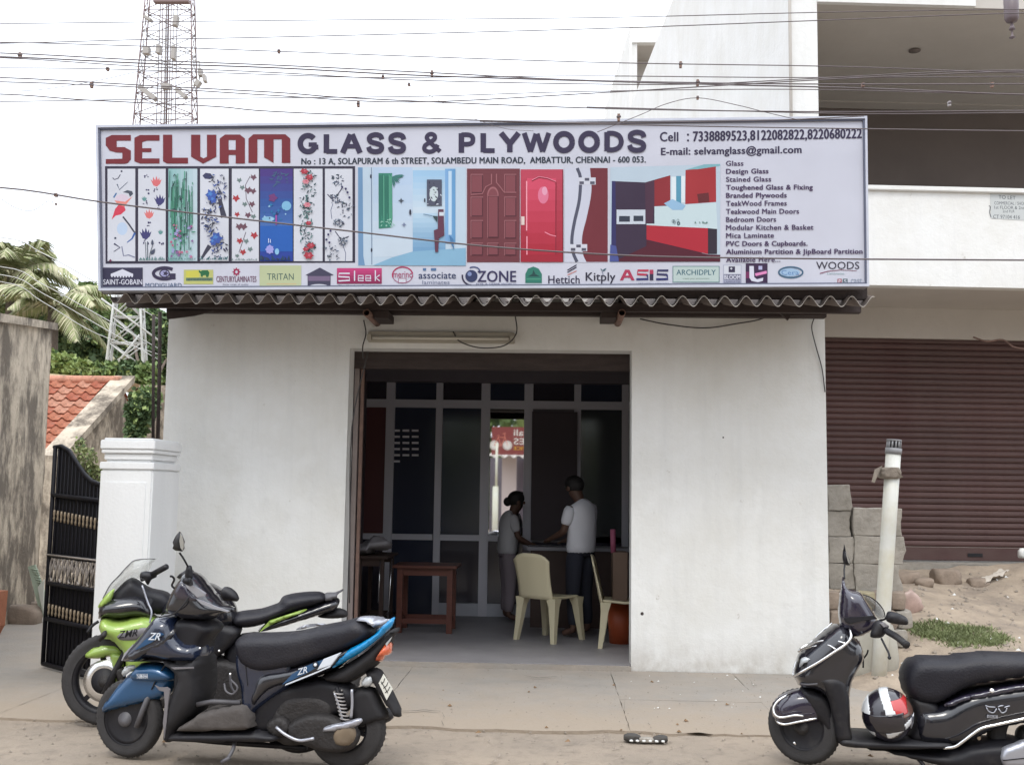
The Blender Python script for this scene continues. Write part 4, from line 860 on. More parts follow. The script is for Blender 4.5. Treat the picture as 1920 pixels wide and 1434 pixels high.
def chair_proto(label, loc, rz):
    t = thing('plastic_chair', label, 'chair', loc, rz, 'cream plastic chairs')
    # local: faces +y, back at -y
    v, f = [], []; nx, ny = 9, 9
    for s in (0, 1):
        for j in range(ny):
            for i in range(nx):
                u, w_ = i/(nx-1)*2-1, j/(ny-1)*2-1
                v.append((u*.21*(1-.06*(w_ < 0)), w_*.2, .42-.018*(1-u*u)*(1-w_*w_)+.012*abs(w_)-(.02 if w_ > .9 else 0)-s*.02))
    def gi(s, i, j): return s*nx*ny+j*nx+i
    for j in range(ny-1):
        for i in range(nx-1):
            f.append((gi(0, i, j), gi(0, i+1, j), gi(0, i+1, j+1), gi(0, i, j+1))); f.append((gi(1, i, j), gi(1, i, j+1), gi(1, i+1, j+1), gi(1, i+1, j)))
    for i in range(nx-1): f.append((gi(0, i, 0), gi(1, i, 0), gi(1, i+1, 0), gi(0, i+1, 0))); f.append((gi(0, i, ny-1), gi(0, i+1, ny-1), gi(1, i+1, ny-1), gi(1, i, ny-1)))
    for j in range(ny-1): f.append((gi(0, 0, j), gi(0, 0, j+1), gi(1, 0, j+1), gi(1, 0, j))); f.append((gi(0, nx-1, j), gi(1, nx-1, j), gi(1, nx-1, j+1), gi(0, nx-1, j+1)))
    mesh('seat', v, f, CREAM, t, True)
    # backrest: curved shell that leans back, arched at the top
    v, f = [], []; nx, nz = 11, 12
    for s in (0, 1):
        for j in range(nz):
            for i in range(nx):
                u = i/(nx-1)*2-1; tt = j/(nz-1); top = .43*(1-.13*u*u*u*u-.03*u*u)
                v.append((u*(.205-.012*math.sin(tt*PI)+.01*tt), -.2-.085*tt-.028*(1-u*u)-(s*.014), .40+top*tt))
    def gj(s, i, j): return s*nx*nz+j*nx+i
    for j in range(nz-1):
        for i in range(nx-1):
            f.append((gj(0, i, j), gj(0, i+1, j), gj(0, i+1, j+1), gj(0, i, j+1))); f.append((gj(1, i, j), gj(1, i, j+1), gj(1, i+1, j+1), gj(1, i+1, j)))
    for i in range(nx-1): f.append((gj(0, i, nz-1), gj(0, i+1, nz-1), gj(1, i+1, nz-1), gj(1, i, nz-1))); f.append((gj(0, i, 0), gj(1, i, 0), gj(1, i+1, 0), gj(0, i+1, 0)))
    for j in range(nz-1): f.append((gj(0, 0, j), gj(0, 0, j+1), gj(1, 0, j+1), gj(1, 0, j))); f.append((gj(0, nx-1, j), gj(1, nx-1, j), gj(1, nx-1, j+1), gj(0, nx-1, j+1)))
    mesh('backrest', v, f, CREAM, t, True)
    for sx in (-1, 1):
        for sy in (-1, 1):
            bm = bmesh.new(); ring = []
            for z, cx, cy, w_, d_ in ((.41, sx*.185, sy*.175, .055, .05), (.33, sx*.195, sy*.185, .038, .035), (.15, sx*.21, sy*.205, .028, .025), (0, sx*.225, sy*.225, .022, .02)):
                ring.append([bm.verts.new((cx+a*w_, cy+b2*d_, z)) for a, b2 in ((-1, -1), (1, -1), (1, 1), (-1, 1))])
            for a, b2 in zip(ring, ring[1:]):
                for k in range(4): bm.faces.new((a[k], a[(k+1) % 4], b2[(k+1) % 4], b2[k]))
            bm.faces.new(ring[-1]); bm.faces.new(ring[0]); bmobj('leg', bm, CREAM, t)
    return t
q = onz(1018, 1183, .05)
ch1 = chair_proto('cream plastic chair standing in the middle, its back to the street', (q.x+.07, 11.3, .05), math.radians(-38)); ch1.scale = (1.08, 1.08, 1.08)
ch2 = copy_tree(ch1); q = onz(1148, 1205, .05); ch2.location = (q.x+.12, 10.95, .05); ch2.rotation_euler.z = math.radians(-95); ch2['label'] = 'cream plastic chair half hidden behind the right edge of the opening'
# counter at the right, with pink item, carton, orange bin
ct = thing('shop_counter', 'low dark counter with a pale top behind the standing man', 'counter', (at(1090, 1010, 12.5).x, 12.5, .05))
box('counter_top', -.62, .75, -.25, .25, .86, .9, mat('pale_counter_top', (.25, .25, .28), .4), ct, .005); box('counter_body', -.58, .72, -.21, .22, 0, .859, BRW, ct)
tag(box('carton', at(1149, 1080, 11.0).x, at(1176, 1080, 11.0).x, 10.98, 11.3, at(1160, 1125, 11.).z, at(1160, 1035, 11.).z, mat('brown_cardboard', (.17, .115, .085), .85)), 'brown cardboard carton stacked on the orange bin at the right', 'carton')
revolve('orange_bin', [(.0, 0), (.12, 0), (.15, at(1165, 1127, 11.0).z-.05), (.14, at(1165, 1127, 11.0).z-.055), (0, .08)], mat('orange_plastic', (.30, .055, .015), .5), None, 20, 'z', (at(1165, 1100, 11.15).x, 11.15, .05), caps=False)
tag(C.objects[-1] if False else bpy.data.objects['orange_bin'], 'orange plastic bin just inside the right edge of the opening', 'bin')
tag(tube('pink_roll', [at(1150, 1036, 11.02), at(1149, 992, 11.02)], .028, mat('pink_paper', (.28, .07, .13), .6)), 'pink paper roll standing on the carton at the right', 'roll')

# people --------------------------------------------------------------------------------------
SKIN = mat('brown_skin', (.09, .047, .032), .6); HAIR = mat('black_hair', (.008, .007, .007), .6, bump=.6, bscale=150)
def skin(name, joints, edges, radii, m, parent, sub=2):
    me = bpy.data.meshes.new(name); me.from_pydata(joints, edges, []); me.update()
    o = objof(name, me, m, parent)
    md = o.modifiers.new('s', 'SKIN'); md.use_smooth_shade = True
    for i, r in enumerate(radii): me.skin_vertices[0].data[i].radius = (r, r) if not isinstance(r, tuple) else r
    me.skin_vertices[0].data[0].use_root = True
    s = o.modifiers.new('d', 'SUBSURF'); s.levels = s.render_levels = sub
    dg = bpy.context.evaluated_depsgraph_get(); me2 = bpy.data.meshes.new_from_object(o.evaluated_get(dg))
    o.modifiers.clear(); o.data = me2
    if not me2.materials: me2.materials.append(m)
    me2.polygons.foreach_set('use_smooth', [True]*len(me2.polygons)); return o
def _noop(): pass
def blob(name, c, r, m, parent, sub=3, rot=0):
    bm = bmesh.new(); bmesh.ops.create_icosphere(bm, subdivisions=sub, radius=1)
    bmesh.ops.scale(bm, vec=r, verts=bm.verts); bmesh.ops.rotate(bm, matrix=Matrix.Rotation(rot, 3, 'X'), verts=bm.verts); bmesh.ops.translate(bm, vec=c, verts=bm.verts)
    return bmobj(name, bm, m, parent, True)
def person(label, loc, rz, H, J, shirt, trous, hairr, sleeve=True, bun=False):
    """faces local +y; J overrides joints"""
    t = thing('person', label, 'person', loc, rz)
    k = H/1.7
    D = dict(pel=(0, 0, .93), wa=(0, 0, 1.08), ch=(0, .0, 1.28), nk=(0, .0, 1.44), hd0=(0, .03, 1.53), hd=(0, .035, 1.62),
             shl=(-.17, 0, 1.38), ell=(-.24, .02, 1.12), wrl=(-.22, .2, .98), hal=(-.2, .27, .97), shr=(.17, 0, 1.38), elr=(.24, .02, 1.12), wrr=(.22, .2, .98), har=(.2, .27, .97),
             hpl=(-.09, 0, .88), knl=(-.1, .03, .5), anl=(-.11, 0, .09), tol=(-.12, .15, .04), hpr=(.09, 0, .88), knr=(.1, .03, .5), anr=(.11, 0, .09), tor=(.12, .15, .04))
    D.update(J); D = {a: tuple(c*k for c in b) for a, b in D.items()}
    R = dict(pel=.09, wa=.085, ch=.085, nk=.055, hd0=.075, hd=.09, shl=.045, ell=.042, wrl=.028, hal=.03, shr=.045, elr=.042, wrr=.028, har=.03, hpl=.065, knl=.052, anl=.038, tol=.035, hpr=.065, knr=.052, anr=.038, tor=.035)
    names = list(D); ix = {n: i for i, n in enumerate(names)}
    E = [('pel', 'wa'), ('wa', 'ch'), ('ch', 'nk'), ('nk', 'hd0'), ('hd0', 'hd'), ('ch', 'shl'), ('shl', 'ell'), ('ell', 'wrl'), ('wrl', 'hal'), ('ch', 'shr'), ('shr', 'elr'), ('elr', 'wrr'), ('wrr', 'har'), ('pel', 'hpl'), ('hpl', 'knl'), ('knl', 'anl'), ('anl', 'tol'), ('pel', 'hpr'), ('hpr', 'knr'), ('knr', 'anr'), ('anr', 'tor')]
    jo = [D[n] for n in names]; ra = [R[n]*k for n in names]; ed = [(ix[a], ix[b]) for a, b in E]
    # fingers and thumb as further short chains of the same body
    for s_ in 'lr':
        wr, ha = Vector(D['wr'+s_]), Vector(D['ha'+s_]); d = (ha-wr).normalized(); sd = d.cross(Vector((0, 0, 1))).normalized()
        for q in range(4):
            b0 = len(jo); o_ = sd*(q-1.5)*.019*k
            jo += [tuple(ha+o_+d*.02), tuple(ha+o_*1.1+d*(.055+.008*(q in (1, 2)))-Vector((0, 0, .015)))]; ra += [.009, .007]; ed += [(ix['ha'+s_], b0), (b0, b0+1)]
        b0 = len(jo); sg = -1 if s_ == 'l' else 1
        jo.append(tuple(wr+d*.045-sd*sg*.04)); ra.append(.01); ed.append((ix['wr'+s_], b0))
    skin('body', jo, ed, ra, SKIN, t)
    h = Vector(D['hd']); hz = Vector((0, .09*k, 0))
    blob('nose', h+Vector((0, .092*k, -.01)), (.011, .018, .02), SKIN, t, 2)
    for sx in (-1, 1): blob('ear', h+Vector((sx*.088*k, -.005, -.01)), (.012, .024, .032), SKIN, t, 2)
    for sx in (-1, 1): blob('eye', h+Vector((sx*.03, .082*k, .012)), (.012, .006, .007), mat('eye_white', (.6, .6, .6), .3) if 'eye_white' not in bpy.data.materials else bpy.data.materials['eye_white'], t, 2)
    hr = blob('hair', h+Vector((0, -.018, .035)), tuple(c*k for c in hairr), HAIR, t, 3, .25)
    if bun: blob('hair_bun', h+Vector((0, -.12, .0)), (.055, .05, .055), HAIR, hr, 3)
    V3 = {n: Vector(D[n]) for n in D}
    def garment(name, limbs, m):
        """tubes with elliptic rings, joined into one cloth mesh"""
        v, f = [], []
        for ring_, n_ in limbs:
            base = len(v)
            for i, (c, rx, ry) in enumerate(ring_):
                tg = (ring_[min(i+1, len(ring_)-1)][0]-ring_[max(i-1, 0)][0]).normalized()
                ax = Vector((1, 0, 0)) if abs(tg.x) < .85 else Vector((0, 0, 1)); ax = (ax-tg*ax.dot(tg)).normalized(); ay = tg.cross(ax)
                for q in range(n_):
                    an = 2*PI*q/n_; w_ = 1+.05*math.sin(an*3+i*1.7); v.append(c+ax*rx*k*math.cos(an)*w_+ay*ry*k*math.sin(an)*w_)
            for i in range(len(ring_)-1):
                for q in range(n_): f.append((base+i*n_+q, base+i*n_+(q+1) % n_, base+(i+1)*n_+(q+1) % n_, base+(i+1)*n_+q))
            f.append(tuple(base+q for q in range(n_))[::-1]); f.append(tuple(base+(len(ring_)-1)*n_+q for q in range(n_)))
        o = mesh(name, v, f, m, t, True); s_ = o.modifiers.new('d', 'SUBSURF'); s_.levels = s_.render_levels = 1
        return o
    pe, wa_, ch_, nk_ = V3['pel'], V3['wa'], V3['ch'], V3['nk']; sm = (V3['shl']+V3['shr'])/2
    hem = pe-Vector((0, 0, .06*k))
    tor = [(hem, .185, .135), (pe+Vector((0, 0, .02)), .19, .14), (wa_, .18, .135), (wa_.lerp(ch_, .5), .19, .14), (ch_, .205, .145), (sm+Vector((0, 0, .0)), .205, .13), (sm+Vector((0, .0, .045*k)), .13, .09), (nk_-Vector((0, 0, .01)), .066, .07)]
    lim = [(tor, 20)]
    for s_ in 'lr':
        sh_, el_ = V3['sh'+s_], V3['el'+s_]; ins = sh_.lerp(sm, .35)
        lim.append(([(ins, .05, .06), (sh_+Vector((0, 0, .015)), .075, .078), (sh_.lerp(el_, .4), .072, .07), (sh_.lerp(el_, .78), .07, .068)], 12))
    garment('shirt', lim, shirt)
    lim = [([(wa_.lerp(pe, .3), .15, .12), (pe, .17, .13), (pe-Vector((0, 0, .09*k)), .165, .125)], 18)]
    for s_ in 'lr':
        hp, kn, an_ = V3['hp'+s_], V3['kn'+s_], V3['an'+s_]
        lim.append(([(hp+Vector((0, 0, .06)), .09, .11), (hp.lerp(kn, .3), .098, .105), (kn, .075, .08), (kn.lerp(an_, .5), .066, .07), (kn.lerp(an_, .95), .062, .075)], 14))
    garment('trousers', lim, trous)
    return t
WSH = mat('white_cotton_shirt', (.62, .63, .68), .85, var=.05); NAVY = mat('dark_navy_trousers', (.016, .018, .03), .85); PALE = mat('pale_grey_cotton', (.44, .44, .46), .85); PMAUV = mat('pale_mauve_cotton', (.20, .17, .19), .85)
q = onz(1092, 1195, .05)
person('man in a white short sleeved shirt and dark trousers standing with his head bowed', (q.x-.02, q.y, .05), math.radians(48), 1.68,
       dict(hd0=(0, .07, 1.52), hd=(0, .12, 1.59), nk=(0, .02, 1.44), ell=(-.22, .06, 1.12), wrl=(-.17, .28, 1.04), hal=(-.14, .35, 1.02), elr=(.24, .08, 1.12), wrr=(.15, .3, 1.02), har=(.12, .37, 1.0)), WSH, NAVY, (.098, .115, .1))
q = onz(962, 1165, .05)
person('shorter person in pale clothes with dark tied hair, standing beside the cream chair', (q.x-.08, q.y, .05), math.radians(-75), 1.5,
       dict(ch=(0, .03, 1.28), nk=(0, .06, 1.43), hd0=(0, .1, 1.51), hd=(0, .13, 1.59), shl=(-.15, .03, 1.38), shr=(.15, .03, 1.38), ell=(-.2, .1, 1.12), wrl=(-.16, .3, 1.02), hal=(-.14, .36, 1.01), elr=(.2, .1, 1.12), wrr=(.15, .3, 1.02), har=(.13, .36, 1.01)), PALE, PMAUV, (.1, .118, .11), bun=True)

# ------------------------------------------------------------------ gate pillar
pil = thing('gate_pillar', 'white plastered gate pillar with a moulded cap, left of the shop', 'pillar')
YPi = 8.4; PW = mat('white_pillar_paint', (.77, .78, .785), .75, var=.05, vscale=2, stretch=(2, 2, .4), bump=.2, col2=(.45, .44, .42), c2amt=.3, thr=(.58, .8))
xa, xb = at(187, 900, YPi).x, at(286, 900, YPi).x; zt = at(240, 880, YPi).z; dP = .62
def ring_box(name, e, z0, z1, bev=.006): box(name, xa-e, xb+e, YPi-e, YPi+dP+e, z0, z1, PW, pil, bev)
ring_box('shaft', 0, -.05, zt, .012)
ring_box('cap_band', .006, zt+.001, at(240, 866, YPi).z); ring_box('cap_neck', -.03, at(240, 866, YPi).z+.001, at(240, 862, YPi).z)
z1 = at(240, 862, YPi).z+.001
ring_box('cap_moulding', -.018, z1, at(240, 850, YPi).z); ring_box('cap_moulding', .0, at(240, 850, YPi).z+.001, at(240, 842, YPi).z)
ring_box('cap_slab', .008, at(240, 842, YPi).z+.001, at(240, 825, YPi).z); ring_box('cap_slab', -.012, at(240, 825, YPi).z+.001, at(240, 821, YPi).z)
# shallow raised panel on the front
box('front_panel', xa+.045, xb-.05, YPi-.006, YPi+.0, .3, zt-.1, PW, pil, .002)

# ------------------------------------------------------------------ metal gate
IRON = mat('black_gate_paint', (.009, .009, .013), .6, spec=.2); GOLD = mat('dull_gold_paint', (.27, .21, .145), .5); SILV = mat('dull_silver_paint', (.30, .27, .25), .5, var=.25, vscale=20)
A = onz(82, 1252, 0); g1 = at(186, 1290, 8.55)
L0 = Vector((A.x, A.y)); L1 = Vector((g1.x, 8.55)); gl = (L1-L0).length; grz = math.atan2(L1.y-L0.y, L1.x-L0.x)
gate = thing('metal_gate', 'black sheet metal gate with gold collars and a silver scroll band, swung inward', 'gate', (A.x, A.y, 0), grz)
GF = Frame(A.x, A.y, grz)
def gp(px, py): return GF.p(px, py, 0)
ztop0 = gp(104, 838)[1]; topc = [gp(*q) for q in ((102, 838), (115, 836), (130, 845), (145, 868), (158, 888), (172, 902), (188, 908))]; zr = topc[-1][1]
zb_ = .04
def gz(pyl, u0=.1): return gp(95, pyl)[1]
sheet_out = [(0, zb_)]+[(max(p_[0], .0), p_[1]) for p_ in topc]+[(gl, zr), (gl, zb_)]
zA, zB = gp(88, 1092)[1], gp(92, 1040)[1]   # silver band
low = [(0.0, zb_), (0.0, zA-.0), (gl, zA-.0), (gl, zb_)]
prism('lower_sheet', low, .012, .018, IRON, gate)
up_ = [(.0, zB)]+[(max(p_[0], 0), p_[1]) for p_ in topc]+[(gl, zr), (gl, zB)]
prism('upper_sheet', up_, .012, .018, IRON, gate)
fr = []
for a, b_ in (((0, zb_), (0, ztop0)), ((gl-.02, zb_), (gl-.02, zr)), ((0, zb_), (gl, zb_)), ((0, zA), (gl, zA)), ((0, zB), (gl, zB)), ((0, .42), (gl, .42)), ((0, zB+.52), (gl, zB+.48))):
    tube('frame_bar', [(a[0], -.01, a[1]), (b_[0], -.01, b_[1])], .02, IRON, gate, 6)
tube('top_rail', [(p_[0], 0, p_[1]) for p_ in topc]+[(gl, 0, zr)], .018, IRON, gate, 6)
tube('band_rail', [(0, -.03, zB+.005), (gl, -.03, zB+.005)], .008, SILV, gate, 6)
nb = 14
for i in range(nb):
    u = .06+(gl-.12)*i/(nb-1); zt_ = np.interp(u, [p_[0] for p_ in topc], [p_[1] for p_ in topc])
    tube('gate_bar', [(u, -.002, zb_+.02), (u, -.002, zt_-.02)], .006, IRON, gate, 6)
    for zc_, nme in ((zB+.34-.06*i/nb, 'collar'), (zA-.22-.03*i/nb, 'collar')):
        revolve(nme, [(.008, -.045), (.011, -.02), (.007, 0), (.012, .02), (.008, .05)], GOLD, gate, 8, 'z', (u, -.012, zc_))
ns = 11
for i in range(ns):
    u = .09+(gl-.18)*i/(ns-1); pts = []
    for k in range(15):
        a = -PI/2+k/14*1.5*PI; sgn = 1 if i % 2 else -1; pts.append((u+sgn*.05*math.cos(a), -.012, (zA+zB)/2+(zB-zA)*.40*math.sin(a)))
    tube('scroll', pts, .009, SILV, gate, 5)
    tube('scroll', [(u-.05, -.02, zA+.02), (u+.05, -.02, zB-.02)], .007, SILV, gate, 5)

# ------------------------------------------------------------------ old stained wall at the far left
a0, a1 = at(-22, 1188, 11.3), at(66, 1150, 13.35)
dv = Vector((a1.x-a0.x, a1.y-a0.y)).normalized(); st = Vector((a0.x, a0.y))-dv*5
wlen = (Vector((a1.x, a1.y))-st).length; wrz = math.atan2(dv.y, dv.x)
ow = thing('old_plaster_wall', 'tall old stained plaster wall at the left edge of the picture', 'wall', (st.x, st.y, 0), wrz)
WF = Frame(st.x, st.y, wrz)
z0, z1_ = at(0, 606, 11.3).z, at(92, 618, 13.35).z
zwall = lambda u: z0+(z1_-z0)*(u-5)/(wlen-5)
bm = bmesh.new(); n = 60; m_ = 26; G_ = []
for j in range(m_+1):
    row = []
    for i in range(n+1):
        u = wlen*i/n; zt_ = zwall(u); zz_ = zt_*j/m_
        row.append(bm.verts.new((u+(.03*hnoise(zz_*3, 1) if i == n else 0), .0+.012*hnoise(u*4, zz_*4), zz_)))
    G_.append(row)
for j in range(m_):
    for i in range(n): bm.faces.new((G_[j][i], G_[j][i+1], G_[j+1][i+1], G_[j+1][i]))
bk = [bm.verts.new((u, .35, z_)) for u, z_ in ((0, 0), (wlen, 0), (wlen, z1_), (0, zwall(0)))]
bm.faces.new([G_[j][n] for j in range(m_+1)]+[bk[2], bk[1]]); bm.faces.new([G_[m_][i] for i in range(n+1)]+[bk[2], bk[3]]); bm.faces.new(bk[::-1])
bmesh.ops.triangulate(bm, faces=[f_ for f_ in bm.faces if len(f_.verts) > 4])
bmobj('wall_face', bm, STAIN, ow)
cop = [(0, -.05), (0, .41), ]
za_ = zwall(0)
mesh('coping', [(-.0, -.06, za_+.001), (wlen+.03, -.06, z1_+.001), (wlen+.03, .41, z1_+.001), (0, .41, za_+.001), (0, -.06, za_+.09), (wlen+.03, -.06, z1_+.09), (wlen+.03, .41, z1_+.09), (0, .41, za_+.09)],
     [(0, 3, 2, 1), (4, 5, 6, 7), (0, 1, 5, 4), (1, 2, 6, 5), (2, 3, 7, 6), (3, 0, 4, 7)], STAIN, ow)
# things at its foot
q = onz(5, 1190, 0)
BR = mat('red_brick_block', (.34, .13, .07), .9, var=.2, vscale=5, bump=.5)
prism('brick_block', [(-.26, 0), (.02, .0), (.07, .1), (.08, .46), (-.24, .47)], -.1, .13, BR, None, .015)
o = bpy.data.objects['brick_block']; o.location = (q.x-.06, q.y-.1, 0); tag(o, 'orange brick coloured block standing at the bottom left edge', 'block')
def rock(name, c, r, m, parent=None, sub=3, seed=0, group=None):
    bm = bmesh.new(); bmesh.ops.create_icosphere(bm, subdivisions=sub, radius=1); rr = random.Random(seed); o1, o2 = rr.uniform(0, 9), rr.uniform(0, 9)
    for v_ in bm.verts:
        k = 1+.28*hnoise(v_.co.x*1.4+o1, v_.co.y*1.4+v_.co.z+o2)
        c_ = v_.co*k; v_.co = Vector((max(-.8, min(.8, c_.x))*r[0]*1.2, max(-.8, min(.8, c_.y))*r[1]*1.2, max(-.78, min(.78, c_.z))*r[2]*1.25))
    return bmobj(name, bm, m, parent, True, c)
ROCK = mat('dusty_stone', (.24, .19, .15), .95, var=.3, vscale=4, bump=.6)
for i, (px, py, r, lab) in enumerate(((45, 1168, (.2, .15, .13), 'large dusty stone beside the brick coloured block'), (75, 1150, (.16, .13, .09), 'smaller dusty stone at the foot of the folded sheet'), (30, 1150, (.15, .12, .12), 'dusty stone right behind the brick coloured block'))):
    q = onz(px, py, 0); tag(rock('stone', (q.x, q.y, r[2]*.6), r, ROCK, None, 3, i), lab, 'stone')
cs_ = thing('folded_sheet', 'pale green and white folded ribbed sheet leaning by the gate', 'sheet')
q0 = onz(76, 1165, 0); Yc = q0.y-.1
v, f = [], []
A_ = [(52, 1062), (66, 1058), (84, 1110), (84, 1160), (74, 1150), (62, 1100)]
GRS = mat('pale_green_sheet', (.42, .50, .40), .6, var=.15, vscale=8)
prism('sheet', [at(x_, y_, Yc).xz for x_, y_ in A_], Yc, Yc+.02, GRS, cs_, .004)
prism('fold', [at(x_, y_, Yc).xz for x_, y_ in ((74, 1100), (86, 1085), (85, 1150), (78, 1120))], Yc-.05, Yc-.03, mat('white_sheet_back', (.62, .64, .58), .6), cs_, .004)
for k in range(7):
    a, b_ = at(58+k*2.2, 1066+k*5, Yc-.006), at(72+k*1.6, 1066+k*5+2, Yc-.006); tube('rib', [a, b_], .006, GRS, cs_, 5)

# ------------------------------------------------------------------ building on the right
brz = math.radians(3.8); c0 = at(1488, 700, 11.5)
BX = Frame(c0.x, 11.5, brz)
WALLB = wallpaint('white_building_paint', (.745, .75, .745), (.36, .33, .29))
rb = thing('white_building', 'large white building with balcony, deep recess and maroon shutter at the right', 'building', (c0.x, 11.5, 0), brz)
def bp(px, py, lat=0.): return BX.p(px, py, lat)
uc = bp(1541, 600)[0]; UE = 7.5
zpT, zpB = bp(1760, 350)[1], bp(1760, 536)[1]
zs2 = bp(1700, 8)[1]
box('side_wall', 0, uc, 0, 14, -.05, 10.5, WALLB, rb)
PAR = WALLB
box('balcony_parapet', uc+.002, UE, .03, .18, zpB, zpT-.055, PAR, rb); box('parapet_cap', uc+.002, UE, -.01, .22, zpT-.054, zpT, PAR, rb, .008)
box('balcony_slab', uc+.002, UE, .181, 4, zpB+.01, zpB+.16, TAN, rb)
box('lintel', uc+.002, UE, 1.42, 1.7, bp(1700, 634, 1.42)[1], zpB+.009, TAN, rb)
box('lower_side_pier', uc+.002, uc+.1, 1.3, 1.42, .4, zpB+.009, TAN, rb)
box('recess_wall', uc+.002, UE, 3.2, 3.4, zpB+.161, zs2-.01, BROWN, rb)  # dark brown colour stands in for the shade of the deep recess
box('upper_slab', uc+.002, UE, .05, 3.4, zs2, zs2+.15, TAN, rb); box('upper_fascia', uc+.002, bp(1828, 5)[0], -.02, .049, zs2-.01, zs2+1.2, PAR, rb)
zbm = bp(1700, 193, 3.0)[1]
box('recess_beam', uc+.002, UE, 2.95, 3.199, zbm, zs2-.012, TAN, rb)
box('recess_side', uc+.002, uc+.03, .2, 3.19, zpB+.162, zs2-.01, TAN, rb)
# plinth + shutter of separate slats
zsB, zsT = bp(1750, 1050, 1.5)[1], bp(1750, 634, 1.5)[1]
box('plinth', uc+.002, UE, 1.1, 3, -.05, zsB-.02, CONC, rb)
shx = thing('roller_shutter', 'closed maroon roller shutter of the building on the right', 'shutter', (c0.x, 11.5, 0), brz)
u0, u1 = uc+.1, UE-.3; nsl = 35; hs = (zsT-zsB-.16)/nsl
prof = [(0, 0), (.012, .12), (.02, .4), (.018, .7), (.006, .95), (.0, 1.)]
v, f = [], []
for uu in (u0, u1):
    for (d_, h_) in prof: v.append((uu, 1.5-d_, h_*hs))
    v.append((uu, 1.51, hs)); v.append((uu, 1.51, 0))
m_ = 8
for k in range(m_): f.append((k, (k+1) % m_, m_+(k+1) % m_, m_+k))
f += [tuple(range(m_)), tuple(range(m_, 2*m_))[::-1]]
s0 = mesh('slat', v, f, MAROON, shx, False, (0, 0, zsB+.16))
for i in range(1, nsl):
    s1 = s0.copy(); C.objects.link(s1); s1.location = (0, random.uniform(-.002, .002), zsB+.16+hs*i)
box('bottom_bar', u0, u1, 1.47, 1.52, zsB, zsB+.158, MAROON, shx, .006)
box('lock_plate', bp(1828, 1035, 1.47)[0]-.09, bp(1828, 1035, 1.47)[0]+.09, 1.46, 1.469, zsB+.05, zsB+.09, BLACKM, shx)
# torn strip hanging at the shutter's top right
tag(tube('hanging_wire', [tuple(at(*q)) for q in ((1825, 632, 12.6), (1850, 640, 12.5), (1880, 637, 12.5), (1900, 650, 12.4), (1925, 655, 12.4))], .01, RUST, curve=4), 'ragged brown strip hanging under the balcony at the far right', 'wire')
# downpipe / seam at the corner, holes
tube('corner_pipe', [(0.0, -.03, 3.3), (0.0, -.03, 10.4)], .018, TAN, rb)
q = bp(1708, 67, 1.3)
revolve('ceiling_rose', [(.0, -.012), (.07, -.01), (.07, .0)], BROWN, rb, 12, 'z', (q[0], 1.2, zs2-.012))
# second block behind (stair tower) with a slot opening
st_ = thing('stair_tower', 'white stair tower with a dark slot opening, behind the big white side wall', 'building')
YT = 27.; x0_, x1_ = at(1182, 100, YT).x, at(1300, 100, YT).x; ztw = at(1182, 51, YT).z
xo0, zo1, zo0 = at(1175, 150, YT).x, at(1200, 80, YT).z, at(1172, 240, YT).z
bm = bmesh.new(); box_bm(bm, x0_-.02, xo0+.14, YT, YT+.2, 0, ztw); box_bm(bm, xo0+.14, x1_, YT, YT+.2, zo1, ztw); box_bm(bm, xo0+.14, x1_, YT, YT+.2, 0, zo0)
bmobj('tower_front', bm, WALLB, st_)
# receding left flank
fl = [(at(1134, 207, 36).x, 24)]
va = [(x0_-.02, YT+.05, 0), (x0_-.02, YT+.05, ztw), (at(1134, 206, 36).x, 36, at(1134, 206, 36).z), (at(1134, 300, 36).x, 36, 0)]
mesh('tower_flank', va+[(p_[0]+.2, p_[1], p_[2]) for p_ in va], [(0, 1, 2, 3), (7, 6, 5, 4), (0, 4, 5, 1), (1, 5, 6, 2), (2, 6, 7, 3)], WALLB, st_)
box('tower_inner', xo0+.14, x1_, YT+1.2, YT+1.3, 0, zo1+.3, TAN, st_); box('tower_soffit', xo0+.1, x1_, YT+.201, YT+1.2, zo1-.0, zo1+.1, TAN, st_)
# notice painted on the parapet
nf = Print('painted_notice', rb, Y=.03, base=.003, frame=BX)
nf.poly((196, 200, 200), [(1856, 362), (1925, 366), (1925, 414), (1858, 410)])
DKN = (70, 76, 84)
nf.text(DKN, 'TO LET', 1872, 366, 1904, 373, 0, dy=2); nf.text(DKN, 'COMMERCIAL / SHOP', 1864, 378, 1922, 384, 0, dy=1); nf.text(DKN, '1st FLOOR & 2nd', 1864, 386, 1921, 392, 0, dy=1)
nf.text(DKN, '2nd FLR', 1880, 394, 1902, 399, 0); nf.text(DKN, 'CT 97104 416', 1862, 403, 1912, 410, 0, dy=1); nf.line(DKN, [(1854, 386), (1857, 388), (1855, 398), (1858, 408)], 1.2)
nf.done()
# hanging insulator at the top right
ins = thing('insulator', 'brown hanging insulator at the top right corner', 'insulator', tuple(at(1897, 40, 9.5)))
INSM = mat('dull_mauve_metal', (.13, .10, .11), .5); s_ = 9.5/2000
revolve('insulator_body', [(0, -3*s_), (10*s_, -1*s_), (13*s_, 5*s_), (14*s_, 60*s_), (0, 61*s_)], INSM, ins, 16, 'z')
revolve('bead', [(0, -19*s_), (6*s_, -17*s_), (4*s_, -12*s_), (2*s_, -3*s_)], INSM, ins, 12, 'z'); revolve('bead', [(0, -36*s_), (6*s_, -33*s_), (2*s_, -29*s_), (1*s_, -19*s_)], INSM, ins, 12, 'z')
